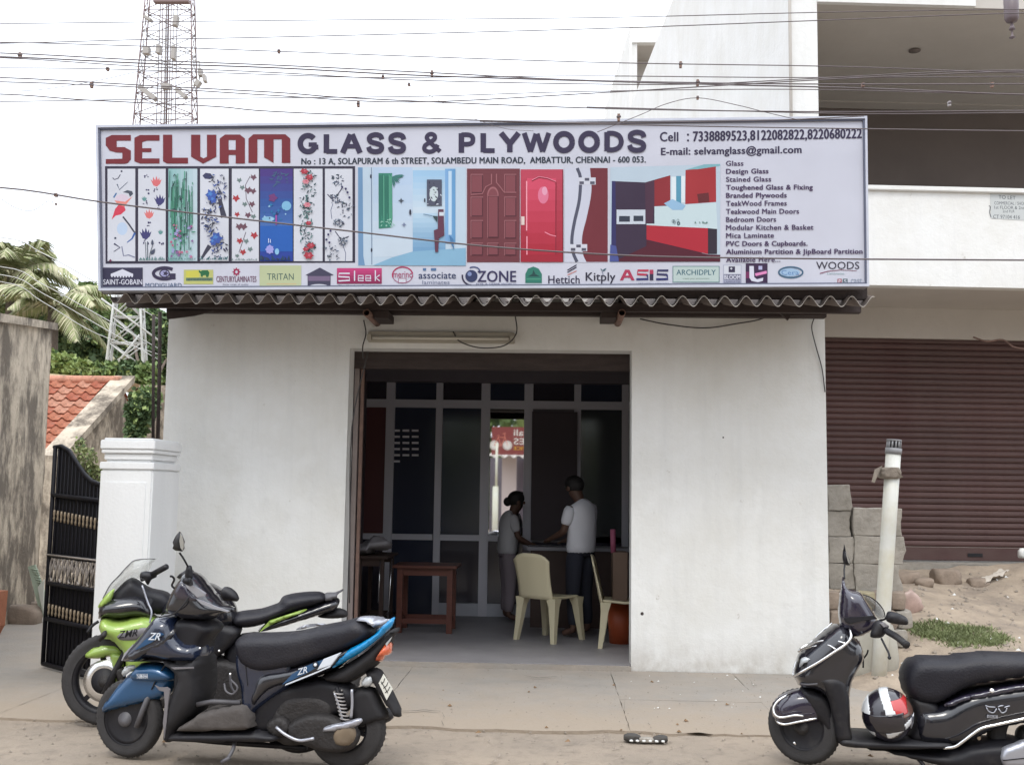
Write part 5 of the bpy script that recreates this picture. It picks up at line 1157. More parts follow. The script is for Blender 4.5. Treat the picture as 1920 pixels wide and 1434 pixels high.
# ------------------------------------------------------------------ dirt mound, stones and block stubs in front of the white building
MX0 = XR-.25
def mz(X, Y):
    b = max(0., min(1., (X-MX0)/.5)); t = max(0, (Y-8.6+.25*math.sin(X*2.1)))
    z = min(.88, .02+.185*t*(1+.12*math.sin(X*1.9+Y*1.3))) + .03*hnoise(X*2.2, Y*2.6)+.012*hnoise(X*9, Y*8)
    return -.05+(z+.05)*b if t > 0 else -.05
DIRT = mat('sandy_dirt', (.34, .275, .21), .95, var=.25, vscale=3.5, bump=.9, bscale=35, col2=(.22, .18, .145), c2amt=.8, thr=(.45, .62), detail=9)
v, f = [], []; nx, ny = 150, 90
for j in range(ny+1):
    for i in range(nx+1):
        X = MX0-.2+9.5*i/nx; Y = 8.3+4.4*j/ny; v.append((X, Y, mz(X, Y)))
for j in range(ny):
    for i in range(nx): a = j*(nx+1)+i; f.append((a, a+1, a+nx+2, a+nx+1))
tag(mesh('dirt_mound', v, f, DIRT, None, True), kind='structure')
def onm(px, py):
    d = ray(px, py); t = 7.5
    while t < 20:
        p_ = EYEP+d*t
        if p_.z <= mz(p_.x, p_.y): return p_
        t += .02
    return EYEP+d*12.9
# grass patch
gv, gf = [], []
rnd = random.Random(11)
for k in range(5200):
    a = rnd.uniform(0, 2*PI); r_ = math.sqrt(rnd.random()); px = 1797+94*r_*math.cos(a)*(1-.1*math.sin(3*a)); py = 1191+(px-1797)*.12+19*r_*math.sin(a)*(1+.25*math.sin(5*a))
    p_ = onm(px, py) if k % 4 == 0 or k < 3 else last+Vector((rnd.uniform(-.05, .05), rnd.uniform(-.05, .05), 0)); last = p_
    z = mz(p_.x, p_.y); h = rnd.uniform(.012, .045); an = rnd.uniform(0, 2*PI); dx, dy = math.cos(an)*.006, math.sin(an)*.006; lx, ly = rnd.uniform(-.04, .04), rnd.uniform(-.04, .04)
    b = len(gv); gv += [(p_.x-dx, p_.y-dy, z), (p_.x+dx, p_.y+dy, z), (p_.x+lx, p_.y+ly, z+h)]; gf.append((b, b+1, b+2))
GRASS = leafmat('short_grass', (.19, .22, .10), .45, 3)
tag(mesh('grass', gv, gf, GRASS), 'patch of short green grass on the dirt slope', 'grass', kind='stuff')
# pebbles and litter
def scatter(name, n, fn, size, m, label, cat, seed=1):
    rr = random.Random(seed); v, f = [], []
    for k in range(n):
        p_ = fn(rr)
        if p_ is None: continue
        s_ = rr.uniform(*size); b = len(v); an = rr.uniform(0, 6.3)
        for q in ((1, 0, .1), (-.4, .8, .05), (-.7, -.6, .0), (.2, .1, .75), (.3, -.8, .15)):
            x, y, z = (q[0]*math.cos(an)-q[1]*math.sin(an))*s_, (q[0]*math.sin(an)+q[1]*math.cos(an))*s_, q[2]*s_
            v.append((p_[0]+x, p_[1]+y, p_[2]+z))
        f += [(b, b+1, b+3), (b+1, b+2, b+3), (b+2, b+4, b+3), (b+4, b, b+3)]
    return tag(mesh(name, v, f, m), label, cat, kind='stuff')
PEB = mat('pebble_grey', (.26, .22, .18), .9, var=.4, vscale=9); LIT = mat('paper_white', (.7, .7, .68), .8)
def f1(r): X, Y = r.uniform(MX0+.3, 8.5), r.uniform(8.7, 12.5); return (X, Y, mz(X, Y)-.002)
scatter('gravel', 1500, f1, (.008, .032), PEB, 'small stones and clods scattered over the dirt slope', 'gravel', 2)
scatter('litter', 70, f1, (.012, .03), LIT, 'bits of white litter on the dirt slope', 'litter', 3)
def f2(r): return (r.uniform(-5, 5), 7.5-2.4*r.random()**1.3, -.005+(.014 if 0 else 0))
scatter('gravel', 1800, f2, (.003, .014), PEB, 'loose grit along the road edge in front of the apron', 'gravel', 4)
def f5(r): return (r.uniform(-3.4, 3.0), r.uniform(7.3, 9.6), .0095)
scatter('gravel', 700, f5, (.002, .008), PEB, 'fine sand grains blown over the concrete apron', 'gravel', 14)
LEAFD = mat('dry_leaf_brown', (.20, .12, .06), .8, var=.3, vscale=20)
def f6(r): return (r.uniform(-4.6, 5.), r.uniform(5.4, 9.4), .008)
scatter('dry_leaves', 60, f6, (.01, .024), LEAFD, 'dry brown leaf bits scattered over the road and apron', 'leaf litter', 15)
def f3(r):
    q = onz(r.uniform(1180, 1440), r.uniform(1262, 1330), .015); return (q.x, q.y, .014)
scatter('litter', 18, f3, (.005, .012), LIT, 'tiny white paper bits on the concrete apron', 'litter', 5)
# bigger clods and rubbish along the plinth
for i, (px, py, r) in enumerate(((1775, 1082, (.16, .12, .1)), (1730, 1090, (.1, .1, .06)), (1700, 1085, (.14, .1, .09)), (1835, 1090, (.12, .1, .06)))):
    q = onm(px, py+6); tag(rock('stone', (q.x, q.y, q.z+r[2]*.3), r, ROCK, None, 3, i+20), 'dusty stone lying by the shutter plinth, number %s from the left' % ['third', 'second', 'first', 'fourth'][i], 'stone')
q = onm(1862, 1088); bm = bmesh.new(); bmesh.ops.create_grid(bm, x_segments=14, y_segments=6, size=1)
for v_ in bm.verts: v_.co = Vector((v_.co.x*.2, v_.co.y*.06, .03*hnoise(v_.co.x*4, v_.co.y*5)+.05+v_.co.x*.06))
o = bmobj('torn_sack', bm, mat('pale_torn_sack', (.50, .45, .39), .9, var=.15), None, True, (q.x, q.y, q.z)); o.rotation_euler.z = .5; tag(o, 'pale torn sack lying under the maroon shutter', 'sack')
q = onm(1917, 1048); tag(rock('crumpled_paper', (q.x, q.y, q.z+.07), (.05, .05, .06), LIT, None, 3, 77), 'crumpled white paper at the right edge below the shutter', 'paper')
# concrete block stubs
def blockwall(label, px0, px1, pyt, pyb, Y, rows_, m=CONC, rough_right=False):
    t = thing('block_wall', label, 'wall'); rr = random.Random(int(px0))
    a = at(px0, pyt, Y); b_ = at(px1, pyb, Y); h = (a.z-b_.z)/rows_
    for i in range(rows_):
        x1 = b_.x+(rr.uniform(-.05, .04) if rough_right else rr.uniform(-.012, .012)); z0_ = b_.z+h*i
        bm = bmesh.new(); vs_ = box_bm(bm, a.x, x1, Y+rr.uniform(-.012, .012), Y+.2, z0_+.001, z0_+h-.002)
        bmesh.ops.subdivide_edges(bm, edges=bm.edges[:], cuts=5, use_grid_fill=True)
        for v_ in bm.verts:
            v_.co.x += .014*hnoise(v_.co.z*9+i, v_.co.y*8)*(1.8 if rough_right and v_.co.x > a.x+.2 else 1); v_.co.y += .008*hnoise(v_.co.x*12, v_.co.z*11); v_.co.z += .006*hnoise(v_.co.x*14, i)*(1 if v_.co.z > z0_+h*.7 else 0)
        bmesh.ops.bevel(bm, geom=[e for e in bm.edges if e.calc_face_angle(0) > 1], offset=.006, segments=1, affect='EDGES'); bmobj('block', bm, m, t)
    return t
blockwall('taller grey concrete block stub touching the right edge of the shop', 1551, 1600, 908, 1105, 9.98, 4)
blockwall('lower broken concrete block stub behind the white pipe', 1601, 1692, 951, 1112, 9.95, 3, rough_right=True)
# rubble footing under them
def rough(name, c, r, m, parent, seed):
    rr_ = random.Random(seed); bm = bmesh.new(); vs_ = box_bm(bm, -1, 1, -1, 1, -1, 1)
    bmesh.ops.subdivide_edges(bm, edges=bm.edges[:], cuts=2, use_grid_fill=True)
    for v_ in bm.verts:
        q_ = v_.co.copy(); n_ = q_.normalized(); q_ = q_.lerp(n_*1.25, .35)
        v_.co = Vector((q_.x*r[0]*rr_.uniform(.86, 1.1), q_.y*r[1], q_.z*r[2]*rr_.uniform(.84, 1.1)))
    bmesh.ops.rotate(bm, matrix=Matrix.Rotation(rr_.uniform(-.2, .2), 3, 'Y'), verts=bm.verts)
    bmesh.ops.bevel(bm, geom=bm.edges[:], offset=.006, segments=1, affect='EDGES')
    return bmobj(name, bm, m, parent, False, c)
rub = thing('rubble_footing', 'rough rubble stone footing under the block stubs beside the shop', 'stonework')
k = 0
YST = mat('yellowish_rubble', (.30, .26, .17), .95, var=.3, vscale=5, bump=.7)
for row, py in enumerate((1125, 1160, 1195, 1232, 1268)):
    for px in range(1560, 1700, 30):
        k += 1; q = at(px+(row % 2)*12, py, 9.85-.05*row)
        rough('stone', (q.x, q.y, q.z), (.078+.012*math.sin(k*2.3), .09, .08), [YST, ROCK, CONC][(k*k+row) % 3], rub, 40+k)
# cement lump at the foot of the pipe
q = at(1625, 1275, 9.45); tag(rock('cement_lump', (q.x, q.y, .2), (.24, .2, .3), mat('pale_cement', (.36, .34, .29), .9, bump=.4, var=.15), None, 3, 5), 'rounded cement lump at the foot of the white pipe', 'cement')
# white vent pipe
vp = thing('vent_pipe', 'tall leaning cream vent pipe with a slotted grey cap and a rag tied round it', 'pipe')
PVCG = mat('grey_white_pipe', (.60, .60, .56), .55, var=.1, vscale=3, col2=(.50, .46, .32), c2amt=.6, thr=(.45, .65)); YV = 9.2; pa, pb = at(1646, 1300, YV), at(1675, 850, YV)
tube('pipe', [pa, pa.lerp(pb, .3), pa.lerp(pb, .7), pb], .062, PVCG, vp, 20)
CAPM = mat('grey_plastic_cap', (.22, .22, .23), .5)
dpt = (pb-pa).normalized()
tube('cap_ring', [pb-dpt*.005, pb+dpt*.045], .068, CAPM, vp, 20)
for k in range(12):
    a = 2*PI*k/12; o_ = Vector((math.cos(a)*.056, math.sin(a)*.056, 0)); tube('cap_slat', [pb+dpt*.045+o_, pb+dpt*.105+o_*.96], .009, CAPM, vp, 5)
tube('cap_top', [pb+dpt*.105, pb+dpt*.118], .062, CAPM, vp, 20); tube('cap_core', [pb+dpt*.04, pb+dpt*.1], .03, BLACKM, vp, 10)
cc = at(1667, 887, YV)
RAG = mat('dirty_rag', (.20, .17, .14), .95, var=.3, vscale=10, bump=.8)
rg = rock('rag', cc, (.085, .09, .05), RAG, None, 4, 9); tag(rg, 'dirty rag knotted round the top of the white pipe', 'rag')
mesh('rag_end', [at(1648, 885, YV-.08), at(1640, 905, YV-.1), at(1634, 903, YV-.08), at(1640, 880, YV-.05), at(1655, 872, YV-.03)], [(0, 1, 2, 3, 4)], RAG, rg, False)
mesh('rag_end', [at(1676, 876, YV-.08), at(1694, 894, YV-.1), at(1686, 897, YV-.08), at(1672, 893, YV-.08)], [(0, 1, 2, 3)], RAG, rg, False)
for o in list(rg.children): o.location = -Vector(cc)
bag = at(1660, 1150, 8.9)
bm = bmesh.new(); bmesh.ops.create_icosphere(bm, subdivisions=3, radius=1)
for v_ in bm.verts: v_.co = Vector((v_.co.x*.11*(1+.3*hnoise(v_.co.z*3, v_.co.x*4)), v_.co.y*.03, v_.co.z*.12*(1+.2*hnoise(v_.co.x*5, 2))))
q = onm(1708, 1150)
tag(bmobj('plastic_wrapper', bm, mat('pinkish_wrapper', (.42, .30, .26), .35, var=.25, vscale=12), None, True, (q.x, q.y, q.z+.1)), 'crumpled pinkish plastic wrapper on the slope behind the scooter mirror', 'wrapper')

# ------------------------------------------------------------------ chunk of broken slab and cracks on the apron
brk = thing('broken_slab_piece', 'dark broken piece of slab with white chips lying near the road edge', 'debris')
q = onz(1212, 1388, 0)
for i, (dx, dy, r) in enumerate(((-.09, .02, (.055, .045, .022)), (.0, -.01, (.05, .035, .013)), (.085, .0, (.05, .04, .02)))):
    rock('fragment', (q.x+dx, q.y+dy, .012), r, CONC if i == 1 else mat('dark_tar_lump', (.06, .055, .05), .9, bump=.8) if i == 0 else bpy.data.materials['dark_tar_lump'], brk, 3, 60+i)
for i in range(6): rock('chip', (q.x-.1+.04*i, q.y-.045, .008), (.012, .01, .008), LIT, brk, 1, 80+i)
def crack(pts, label):
    P = [onz(a, b_, .0185) for a, b_ in pts]; out = []
    for i in range(len(P)-1):
        for k in range(4): out.append(P[i].lerp(P[i+1], k/4)+Vector((random.uniform(-.012, .012), random.uniform(-.01, .01), 0)))
    out.append(P[-1]); v, f = [], []
    for i, p_ in enumerate(out):
        w_ = .005*math.sin(PI*(i+.5)/len(out))+.002; v += [(p_.x, p_.y-w_, p_.z), (p_.x, p_.y+w_, p_.z)]
        if i: b = 2*i; f.append((b-2, b, b+1, b-1))
    return v, f
CRK = mat('dark_crack_fill', (.05, .045, .04), .95)
for i, pts in enumerate((((745, 1333), (790, 1330), (826, 1332)), ((832, 1335), (828, 1368)), ((985, 1266), (1010, 1270), (1045, 1267)), ((1168, 1300), (1174, 1350), (1180, 1372)), ((1395, 1258), (1412, 1284), (1420, 1285)))):
    v, f = crack(pts, ''); mesh('crack', v, f, CRK, apron)

# ------------------------------------------------------------------ tile roofed house behind the old wall
TILE = [mat('terracotta_tile_%s' % n_, c_, .85, var=.3, vscale=14, bump=.4, col2=(.10, .07, .05), c2amt=.7, thr=(.5, .66)) for n_, c_ in (('orange', (.46, .17, .10)), ('pale', (.52, .25, .17)), ('rust', (.40, .12, .07)))]
hs_ = thing('tiled_house', 'old house with an orange clay tile roof behind the stained wall', 'house')
rA, rE = at(216, 716, 18), at(146, 862, 15.6)     # ridge end, eave end of the right verge
Xv = rA.x; zR, zE = rA.z, at(150, 858, 15.8).z
Yr, Ye = 18., 15.8
slope = Vector((0, Ye-Yr, zE-zR)); L = slope.length; sdir = slope.normalized(); nrm = Vector((0, -sdir.z, sdir.y)); nrm = nrm if nrm.z > 0 else -nrm
rowsN = 11; per = .235; Xl = Xv-3.6; cols = int((Xv-Xl)/per); rl = L/rowsN
def tilemesh():
    v, f = [], []; n = 10
    for s in (0, 1):
        for j in (0, 1):
            for i in range(n+1):
                x = per*1.04*i/n; h = .028*math.cos(2*PI*i/n)+.012*math.cos(4*PI*i/n)
                d = j*(rl*1.18); p_ = sdir*d+nrm*(h+.035*j-s*.012+.01); v.append((x, p_.y, p_.z))
    m = n+1
    for i in range(n): f += [(i, i+1, m+i+1, m+i), (2*m+i, 3*m+i, 3*m+i+1, 2*m+i+1), (m+i, m+i+1, 3*m+i+1, 3*m+i)]
    me = bpy.data.meshes.new('tile'); me.from_pydata(v, [], f); me.update(); me.polygons.foreach_set('use_smooth', [True]*len(me.polygons)); return me
tms = []
for m_ in TILE:
    me = tilemesh(); me.materials.append(m_); tms.append(me)
rr = random.Random(5)
for r_ in range(rowsN):
    for c in range(cols):
        o = bpy.data.objects.new('tile', rr.choice([tms[0], tms[0], tms[1], tms[2]])); C.objects.link(o); o.parent = hs_
        p_ = Vector((Xl+per*c, Yr, zR))+sdir*(rl*r_); o.location = (p_.x, p_.y+rr.uniform(-.008, .008), p_.z+rr.uniform(-.004, .004)); o.rotation_euler.z = rr.uniform(-.012, .012)
tube('ridge', [(Xl, Yr, zR+.03), (Xv+.1, Yr, zR+.03)], .075, TILE[1], hs_, 10)
PL = STAIN
# verge band and gable wall
vb = [(Xv-.06, Yr+.1, zR+.12), (Xv-.06, Ye-.25, zE+.02), (Xv+.3, Ye-.25, zE+.02), (Xv+.3, Yr+.1, zR+.12)]
mesh('verge', vb+[(a, b_, c_-.12) for a, b_, c_ in vb], [(0, 1, 2, 3), (7, 6, 5, 4), (0, 4, 5, 1), (1, 5, 6, 2), (2, 6, 7, 3), (3, 7, 4, 0)], STAIN, hs_)
gw = [(Xv+.08, Ye-.1, 0), (Xv+.08, Ye-.1, zE-.1), (Xv+.08, Yr, zR-.02), (Xv+.08, Yr+2.1, zE-.1), (Xv+.08, Yr+2.1, 0)]
mesh('gable_wall', gw+[(a-.25, b_, c_) for a, b_, c_ in gw], [(0, 1, 2, 3, 4), (9, 8, 7, 6, 5), (0, 5, 6, 1), (3, 8, 9, 4)], STAIN, hs_)
box('front_house_wall', Xl, Xv-.2, Ye+.1, Ye+.3, 0, zE-.12, STAIN, hs_)
bk_ = [(Xl, Yr, zR-.02), (Xv+.1, Yr, zR-.02), (Xv+.1, Yr+2.2, zE), (Xl, Yr+2.2, zE)]
mesh('rear_roof', bk_+[(a, b_, c_-.05) for a, b_, c_ in bk_], [(0, 1, 2, 3), (7, 6, 5, 4), (2, 6, 7, 3)], TILE[2], hs_)
# low plain wall with vegetation behind the gate, the sandy roof strip behind
t = thing('back_compound_wall', 'overgrown low brown wall behind the black gate', 'wall')
w0, w1 = at(128, 850, 15.2), at(300, 900, 15.2)
mesh('wall_face', [(w0.x-.6, 15.2, 0), (w1.x+1, 15.2, 0), (w1.x+1, 15.2, at(250, 905, 15.2).z+.4), (w0.x+.5, 15.2, at(160, 880, 15.2).z), (w0.x-.6, 15.2, at(120, 858, 15.2).z+.1)], [(0, 1, 2, 3, 4)], STAIN, t)
box('wall_body', w0.x-.6, w1.x+1, 15.21, 15.4, 0, at(250, 905, 15.2).z, STAIN, t)
sr = [at(88, 690, 20.5), at(215, 712, 20.5)]
tag(mesh('sand_coloured_roof', [(sr[0].x-2, 20.5, sr[0].z-.25), (sr[1].x+.2, 20.5, sr[1].z-.3), (sr[1].x+.2, 20.6, sr[1].z), (sr[0].x-2, 20.6, sr[0].z+.06), (sr[1].x, 24, sr[1].z), (sr[0].x-2, 24, sr[0].z)], [(0, 1, 2, 3), (3, 2, 4, 5)], mat('sandy_roof_render', (.46, .38, .24), .9, var=.1)), 'sand coloured flat roof edge just behind the tiled roof', 'roof')
box('far_plain_wall', at(262, 700, 19).x, at(300, 700, 19).x+.6, 19, 19.2, 0, at(285, 722, 19).z, STAIN); tag(bpy.data.objects['far_plain_wall'], 'stained wall end seen between the tiled house and the shop', 'wall')

# ------------------------------------------------------------------ trees and shrubs
GRN = [leafmat('leaf_mid_green', (.15, .215, .075), .35, .9), leafmat('leaf_dark_green', (.08, .125, .055), .35, .9), leafmat('leaf_light_green', (.26, .33, .12), .3, .9), leafmat('leaf_olive', (.22, .25, .11), .3, .9)]
BARK = mat('grey_brown_bark', (.13, .10, .08), .95, var=.3, vscale=8, bump=.8)
def crown_data(cl, n, ls, rr):
    """clusters = (centre, radii); leaves as bent quads on and in them"""
    v, f, mi = [], [], []
    tot = sum(c[1][0]*c[1][2] for c in cl)
    for (c, r, wt) in cl:
        k = int(n*r[0]*r[2]/tot)
        for _ in range(k):
            d = Vector((rr.gauss(0, 1), rr.gauss(0, 1), rr.gauss(0, 1))).normalized(); q = .55+.5*rr.random()**.6
            q *= 1+.25*hnoise(d.x*4+c[0], d.z*4+d.y*3+c[2])
            p_ = Vector((c[0]+d.x*r[0]*q, c[1]+d.y*r[1]*q, c[2]+d.z*r[2]*q))
            a = Vector((rr.gauss(0, 1), rr.gauss(0, 1), rr.gauss(-.3, .8))).normalized(); b = a.cross(Vector((rr.gauss(0, 1), rr.gauss(0, 1), rr.gauss(0, 1)))).normalized()
            s = ls*rr.uniform(.6, 1.4); w_ = s*.42; i = len(v)
            v += [p_, p_+a*s*.5+b*w_, p_+a*s, p_+a*s*.5-b*w_]; f.append((i, i+1, i+2, i+3))
            mi.append(wt if rr.random() < .75 else rr.randrange(4))
    return v, f, mi
def tree(name, label, cat, base, cl, n, ls, seed, trunk=.12, group=None):
    rr = random.Random(seed); t = thing(name, label, cat, (base[0], base[1], 0), 0, group)
    B = Vector((base[0], base[1], 0))
    cl = [((c[0]-B.x, c[1]-B.y, c[2]), r, w_) for c, r, w_ in cl]
    v, f, mi = crown_data(cl, n, ls, rr); o = mesh('crown', v, f, GRN, t); o.data.polygons.foreach_set('material_index', mi)
    tv, tf = [], []; top = max(cl, key=lambda q: q[0][2])
    sp = Vector((0, 0, min(c[0][2]-c[1][2] for c in cl)*.8+.2))
    tube_data([(0, 0, -.1), sp*.5+Vector((rr.uniform(-.05, .05), 0, 0)), sp], [trunk, trunk*.85, trunk*.75], 8, None, tv, tf)
    for c, r, w_ in cl: tube_data([sp, sp.lerp(Vector(c), .5)+Vector((rr.uniform(-.1, .1), 0, .1)), Vector(c)], [trunk*.6, trunk*.4, trunk*.15], 6, None, tv, tf)
    mesh('trunk', tv, tf, BARK, t, True); return t
def cl(px, py, Y, rx, rz_, w_=0, ry=None):
    q = at(px, py, Y); s_ = Y/F_PX; return ((q.x, Y, q.z), (rx*s_, (ry or rx)*s_, rz_*s_), w_)
tree('broadleaf_tree', 'dense dark green tree between the palm and the lattice pylon', 'tree', (at(140, 700, 27).x, 27), [cl(150, 640, 27, 50, 48, 1), cl(120, 610, 27.5, 40, 40, 1), cl(178, 590, 27.6, 38, 42, 0), cl(105, 660, 27, 30, 34, 1), cl(195, 680, 27, 32, 26, 1), cl(165, 560, 28, 26, 26, 0)], 15000, .16, 1)
tree('broadleaf_tree', 'lighter green tree top peeping over the stained wall at the far left', 'tree', (at(20, 700, 29).x, 29), [cl(30, 600, 29, 60, 40, 3), cl(85, 590, 29, 40, 34, 0), cl(-30, 610, 29, 50, 40, 3)], 9000, .17, 2)
tree('broadleaf_tree', 'dark tree behind the lattice pylon and the shop corner', 'tree', (at(280, 700, 31).x, 31), [cl(275, 620, 34, 42, 44, 1), cl(235, 660, 34, 40, 36, 1), cl(300, 680, 33, 36, 50, 1), cl(245, 590, 34, 26, 26, 3), cl(330, 640, 33, 40, 60, 1)], 12000, .17, 3)
tree('leafy_shrub', 'bright green shrub just above the tiled roof', 'shrub', (at(120, 690, 22).x, 22), [cl(112, 684, 22, 32, 20, 2), cl(150, 692, 22, 24, 14, 2), cl(88, 672, 22, 16, 16, 2)], 3500, .11, 4, .05)
tree('leafy_shrub', 'mid green shrub to the right of the bright one above the tiled roof', 'shrub', (at(225, 700, 22).x, 22), [cl(205, 696, 22.5, 30, 16, 0), cl(245, 700, 22.5, 30, 20, 1), cl(275, 706, 22.5, 22, 22, 0)], 3800, .11, 5, .05)
tree('leafy_shrub', 'dark bush hanging between the house gable and the shop', 'shrub', (at(262, 790, 16.6).x, 16.6), [cl(265, 765, 16.6, 24, 32, 1), cl(258, 800, 16.6, 18, 22, 1), cl(278, 745, 16.8, 18, 18, 0)], 3400, .085, 6, .04)
tree('dry_creeper', 'dry straggly creeper on the wall behind the gate', 'plant', (at(165, 870, 15.05).x, 15.05), [cl(160, 865, 15.05, 22, 26, 3, 5), cl(185, 895, 15.05, 20, 24, 3, 5), cl(150, 835, 15.1, 12, 12, 3, 5)], 900, .05, 8, .02)
# coconut palm
PALM = [leafmat('palm_leaf_green', (.235, .26, .12), .3, 2), leafmat('palm_leaf_pale', (.42, .40, .26), .2, 2)]
def palm(name, label, px, py, Y, fronds, seed, L=2.4):
    rr = random.Random(seed); c = at(px, py, Y); t = thing(name, label, 'palm tree', (c.x, Y, 0))
    tube('trunk', [(0, 0, -.1), (.1, 0, c.z*.5), (0, 0, c.z)], .17, BARK, t, 10, .12)
    for k in range(fronds):
        a = 2*PI*k/fronds+rr.uniform(-.2, .2); up_ = rr.uniform(-.1, 1.35); LL = L*rr.uniform(.8, 1.1)
        h = Vector((math.cos(a), math.sin(a)*.8, 0)); pts = []
        for i in range(11):
            s_ = i/10; pts.append(Vector((0, 0, c.z))+h*LL*(s_*math.cos(up_*.8)+.0)*.95+Vector((0, 0, LL*(math.sin(up_)*s_-(.62+.2*rr.random()*.3)*s_*s_))))
        v, f = tube_data(pts, .022, 5, .005); mi = [1]*len(f)
        side = h.cross(Vector((0, 0, 1))).normalized()
        for i in range(46):
            s_ = .1+.9*i/46; ii = min(9, int(s_*10)); u = s_*10-ii; p_ = pts[ii].lerp(pts[ii+1], u); tg = (pts[ii+1]-pts[ii]).normalized()
            ll = .62*math.sin(PI*min(1, .12+.88*s_))**.6*LL/2.4*rr.uniform(.85, 1.1)
            for sg in (-1, 1):
                d = (side*sg*.8+tg*.6+Vector((0, 0, -.35-.3*rr.random()))).normalized(); e = p_+d*ll+Vector((0, 0, -.18*ll)); m2 = p_+d*ll*.5
                w_ = tg*.02; b = len(v); v += [p_-w_, m2-w_*1.1, e, m2+w_*1.1, p_+w_]; f.append((b, b+1, b+2, b+3, b+4)); mi.append(1 if rr.random() < .35 else 0)
        o = mesh('frond', v, f, PALM, t); o.data.polygons.foreach_set('material_index', mi)
    return t
palm('coconut_palm', 'tall coconut palm with drooping fronds at the far left', 22, 520, 27, 30, 3, 2.5)
palm('coconut_palm', 'smaller pale fronded coconut palm right beside the sign edge', 100, 575, 25, 18, 5, 2.0)
# telecom mast and pylon -----------------------------------------------------------------------
REDP = mat('faded_red_steel', (.19, .13, .125), .6); WHP = mat('faded_white_steel', (.33, .31, .31), .6); GALV = mat('galvanised_steel', (.46, .46, .44), .5, var=.2, vscale=6)
def lattice(name, label, Y, tl, tr, bl, br, py0, py1, nseg, r, mats, depth_f=.9, zbase=0):
    t = thing(name, label, 'tower', (at((bl+br)/2, py1, Y).x, Y, 0)); O = Vector(t.location)
    def corner(px, py, dy): q = at(px, py, Y); return Vector((q.x, Y+dy, q.z))-O
    wd = (at(br, py1, Y)-at(bl, py1, Y)).length*depth_f
    lv = []
    for i in range(nseg+1):
        s_ = i/nseg; py = py0+(py1-py0)*s_; l, r__ = tl+(bl-tl)*s_, tr+(br-tr)*s_; dd = wd*(.6+.4*s_)
        lv.append([corner(l, py, 0), corner(r__, py, 0), corner(r__, py, dd), corner(l, py, dd)])
    # legs on to the ground
    base = [Vector((p_.x+(p_.x-q.x)/max(1e-6, (q.z-p_.z))*0, p_.y, 0)) for p_, q in zip(lv[-1], lv[-2])]
    for k in range(4):
        tube('leg', [lv[0][k], lv[nseg//2][k], lv[-1][k], base[k]], r*1.7, mats[0], t, 5)
    for i in range(nseg):
        for k in range(4):
            a, b_, c_, d_ = lv[i][k], lv[i][(k+1) % 4], lv[i+1][k], lv[i+1][(k+1) % 4]; m_ = mats[(i//2) % len(mats)]
            tubes('brace', [([a, d_], r), ([b_, c_], r), ([a, b_], r)], m_, t, 4)
    return t, O
tw, O = lattice('telecom_mast', 'tall red and white lattice telecom mast rising behind the signboard', 60, 274, 358, 240, 361, -20, 330, 9, .026, [REDP, WHP, REDP], .3)
for k, (pxa, pxb) in enumerate(((302, 290), (306, 300), (313, 306), (317, 310), (322, 314), (327, 318), (333, 327))):
    tube('feeder_cable', [at(pxa, -20, 61)-O, at(pxb, 330, 61)-O], .055 if k in (2, 3) else .03, [INSM, REDP, WHP][k % 3], tw, 5)
def mbox(name, px, py, w_, h, m, tilt=0, Y=59.7):
    q = at(px, py, Y)-O; s_ = Y/F_PX; bm = bmesh.new(); box_bm(bm, -w_*s_/2, w_*s_/2, -.2, .2, -h*s_/2, h*s_/2, Matrix.Rotation(tilt, 4, 'Y')); o = bmobj(name, bm, m, tw); o.location = q
GRYB = mat('grey_antenna_box', (.33, .31, .29), .6)
for a in ((275, 96, 12, 14, 0), (298, 94, 8, 16, .1), (278, 36, 16, 5, .5), (330, 40, 8, 20, .1), (277, 175, 42, 9, .65), (340, 176, 26, 8, .7), (312, 163, 16, 9, 0), (371, 157, 9, 12, .6), (376, 137, 7, 14, -.1), (384, 148, 6, 14, -.2), (326, 100, 7, 26, 0), (322, 3, 70, 7, 0)): mbox('antenna_box' if a[1] != 3 else 'platform', *a[:4], GRYB if a[1] != 3 else REDP, a[4])
tube('bracket', [at(358, 112, 59.7)-O, at(374, 116, 59.7)-O, at(374, 150, 59.7)-O], .035, GRYB, tw, 5); tube('bracket', [at(358, 160, 59.7)-O, at(372, 162, 59.7)-O], .035, GRYB, tw, 5)
pyl, O2 = lattice('lattice_pylon', 'pale galvanised lattice pylon half hidden under the roof corner at the left', 24, 216, 262, 192, 270, 545, 740, 4, .018, [GALV], .3)
tube('cross_arm', [at(190, 560, 24)-O2, at(300, 640, 24)-O2], .025, GALV, pyl, 5); tube('cross_arm', [at(205, 700, 24)-O2, at(262, 628, 24)-O2], .03, GALV, pyl, 5)

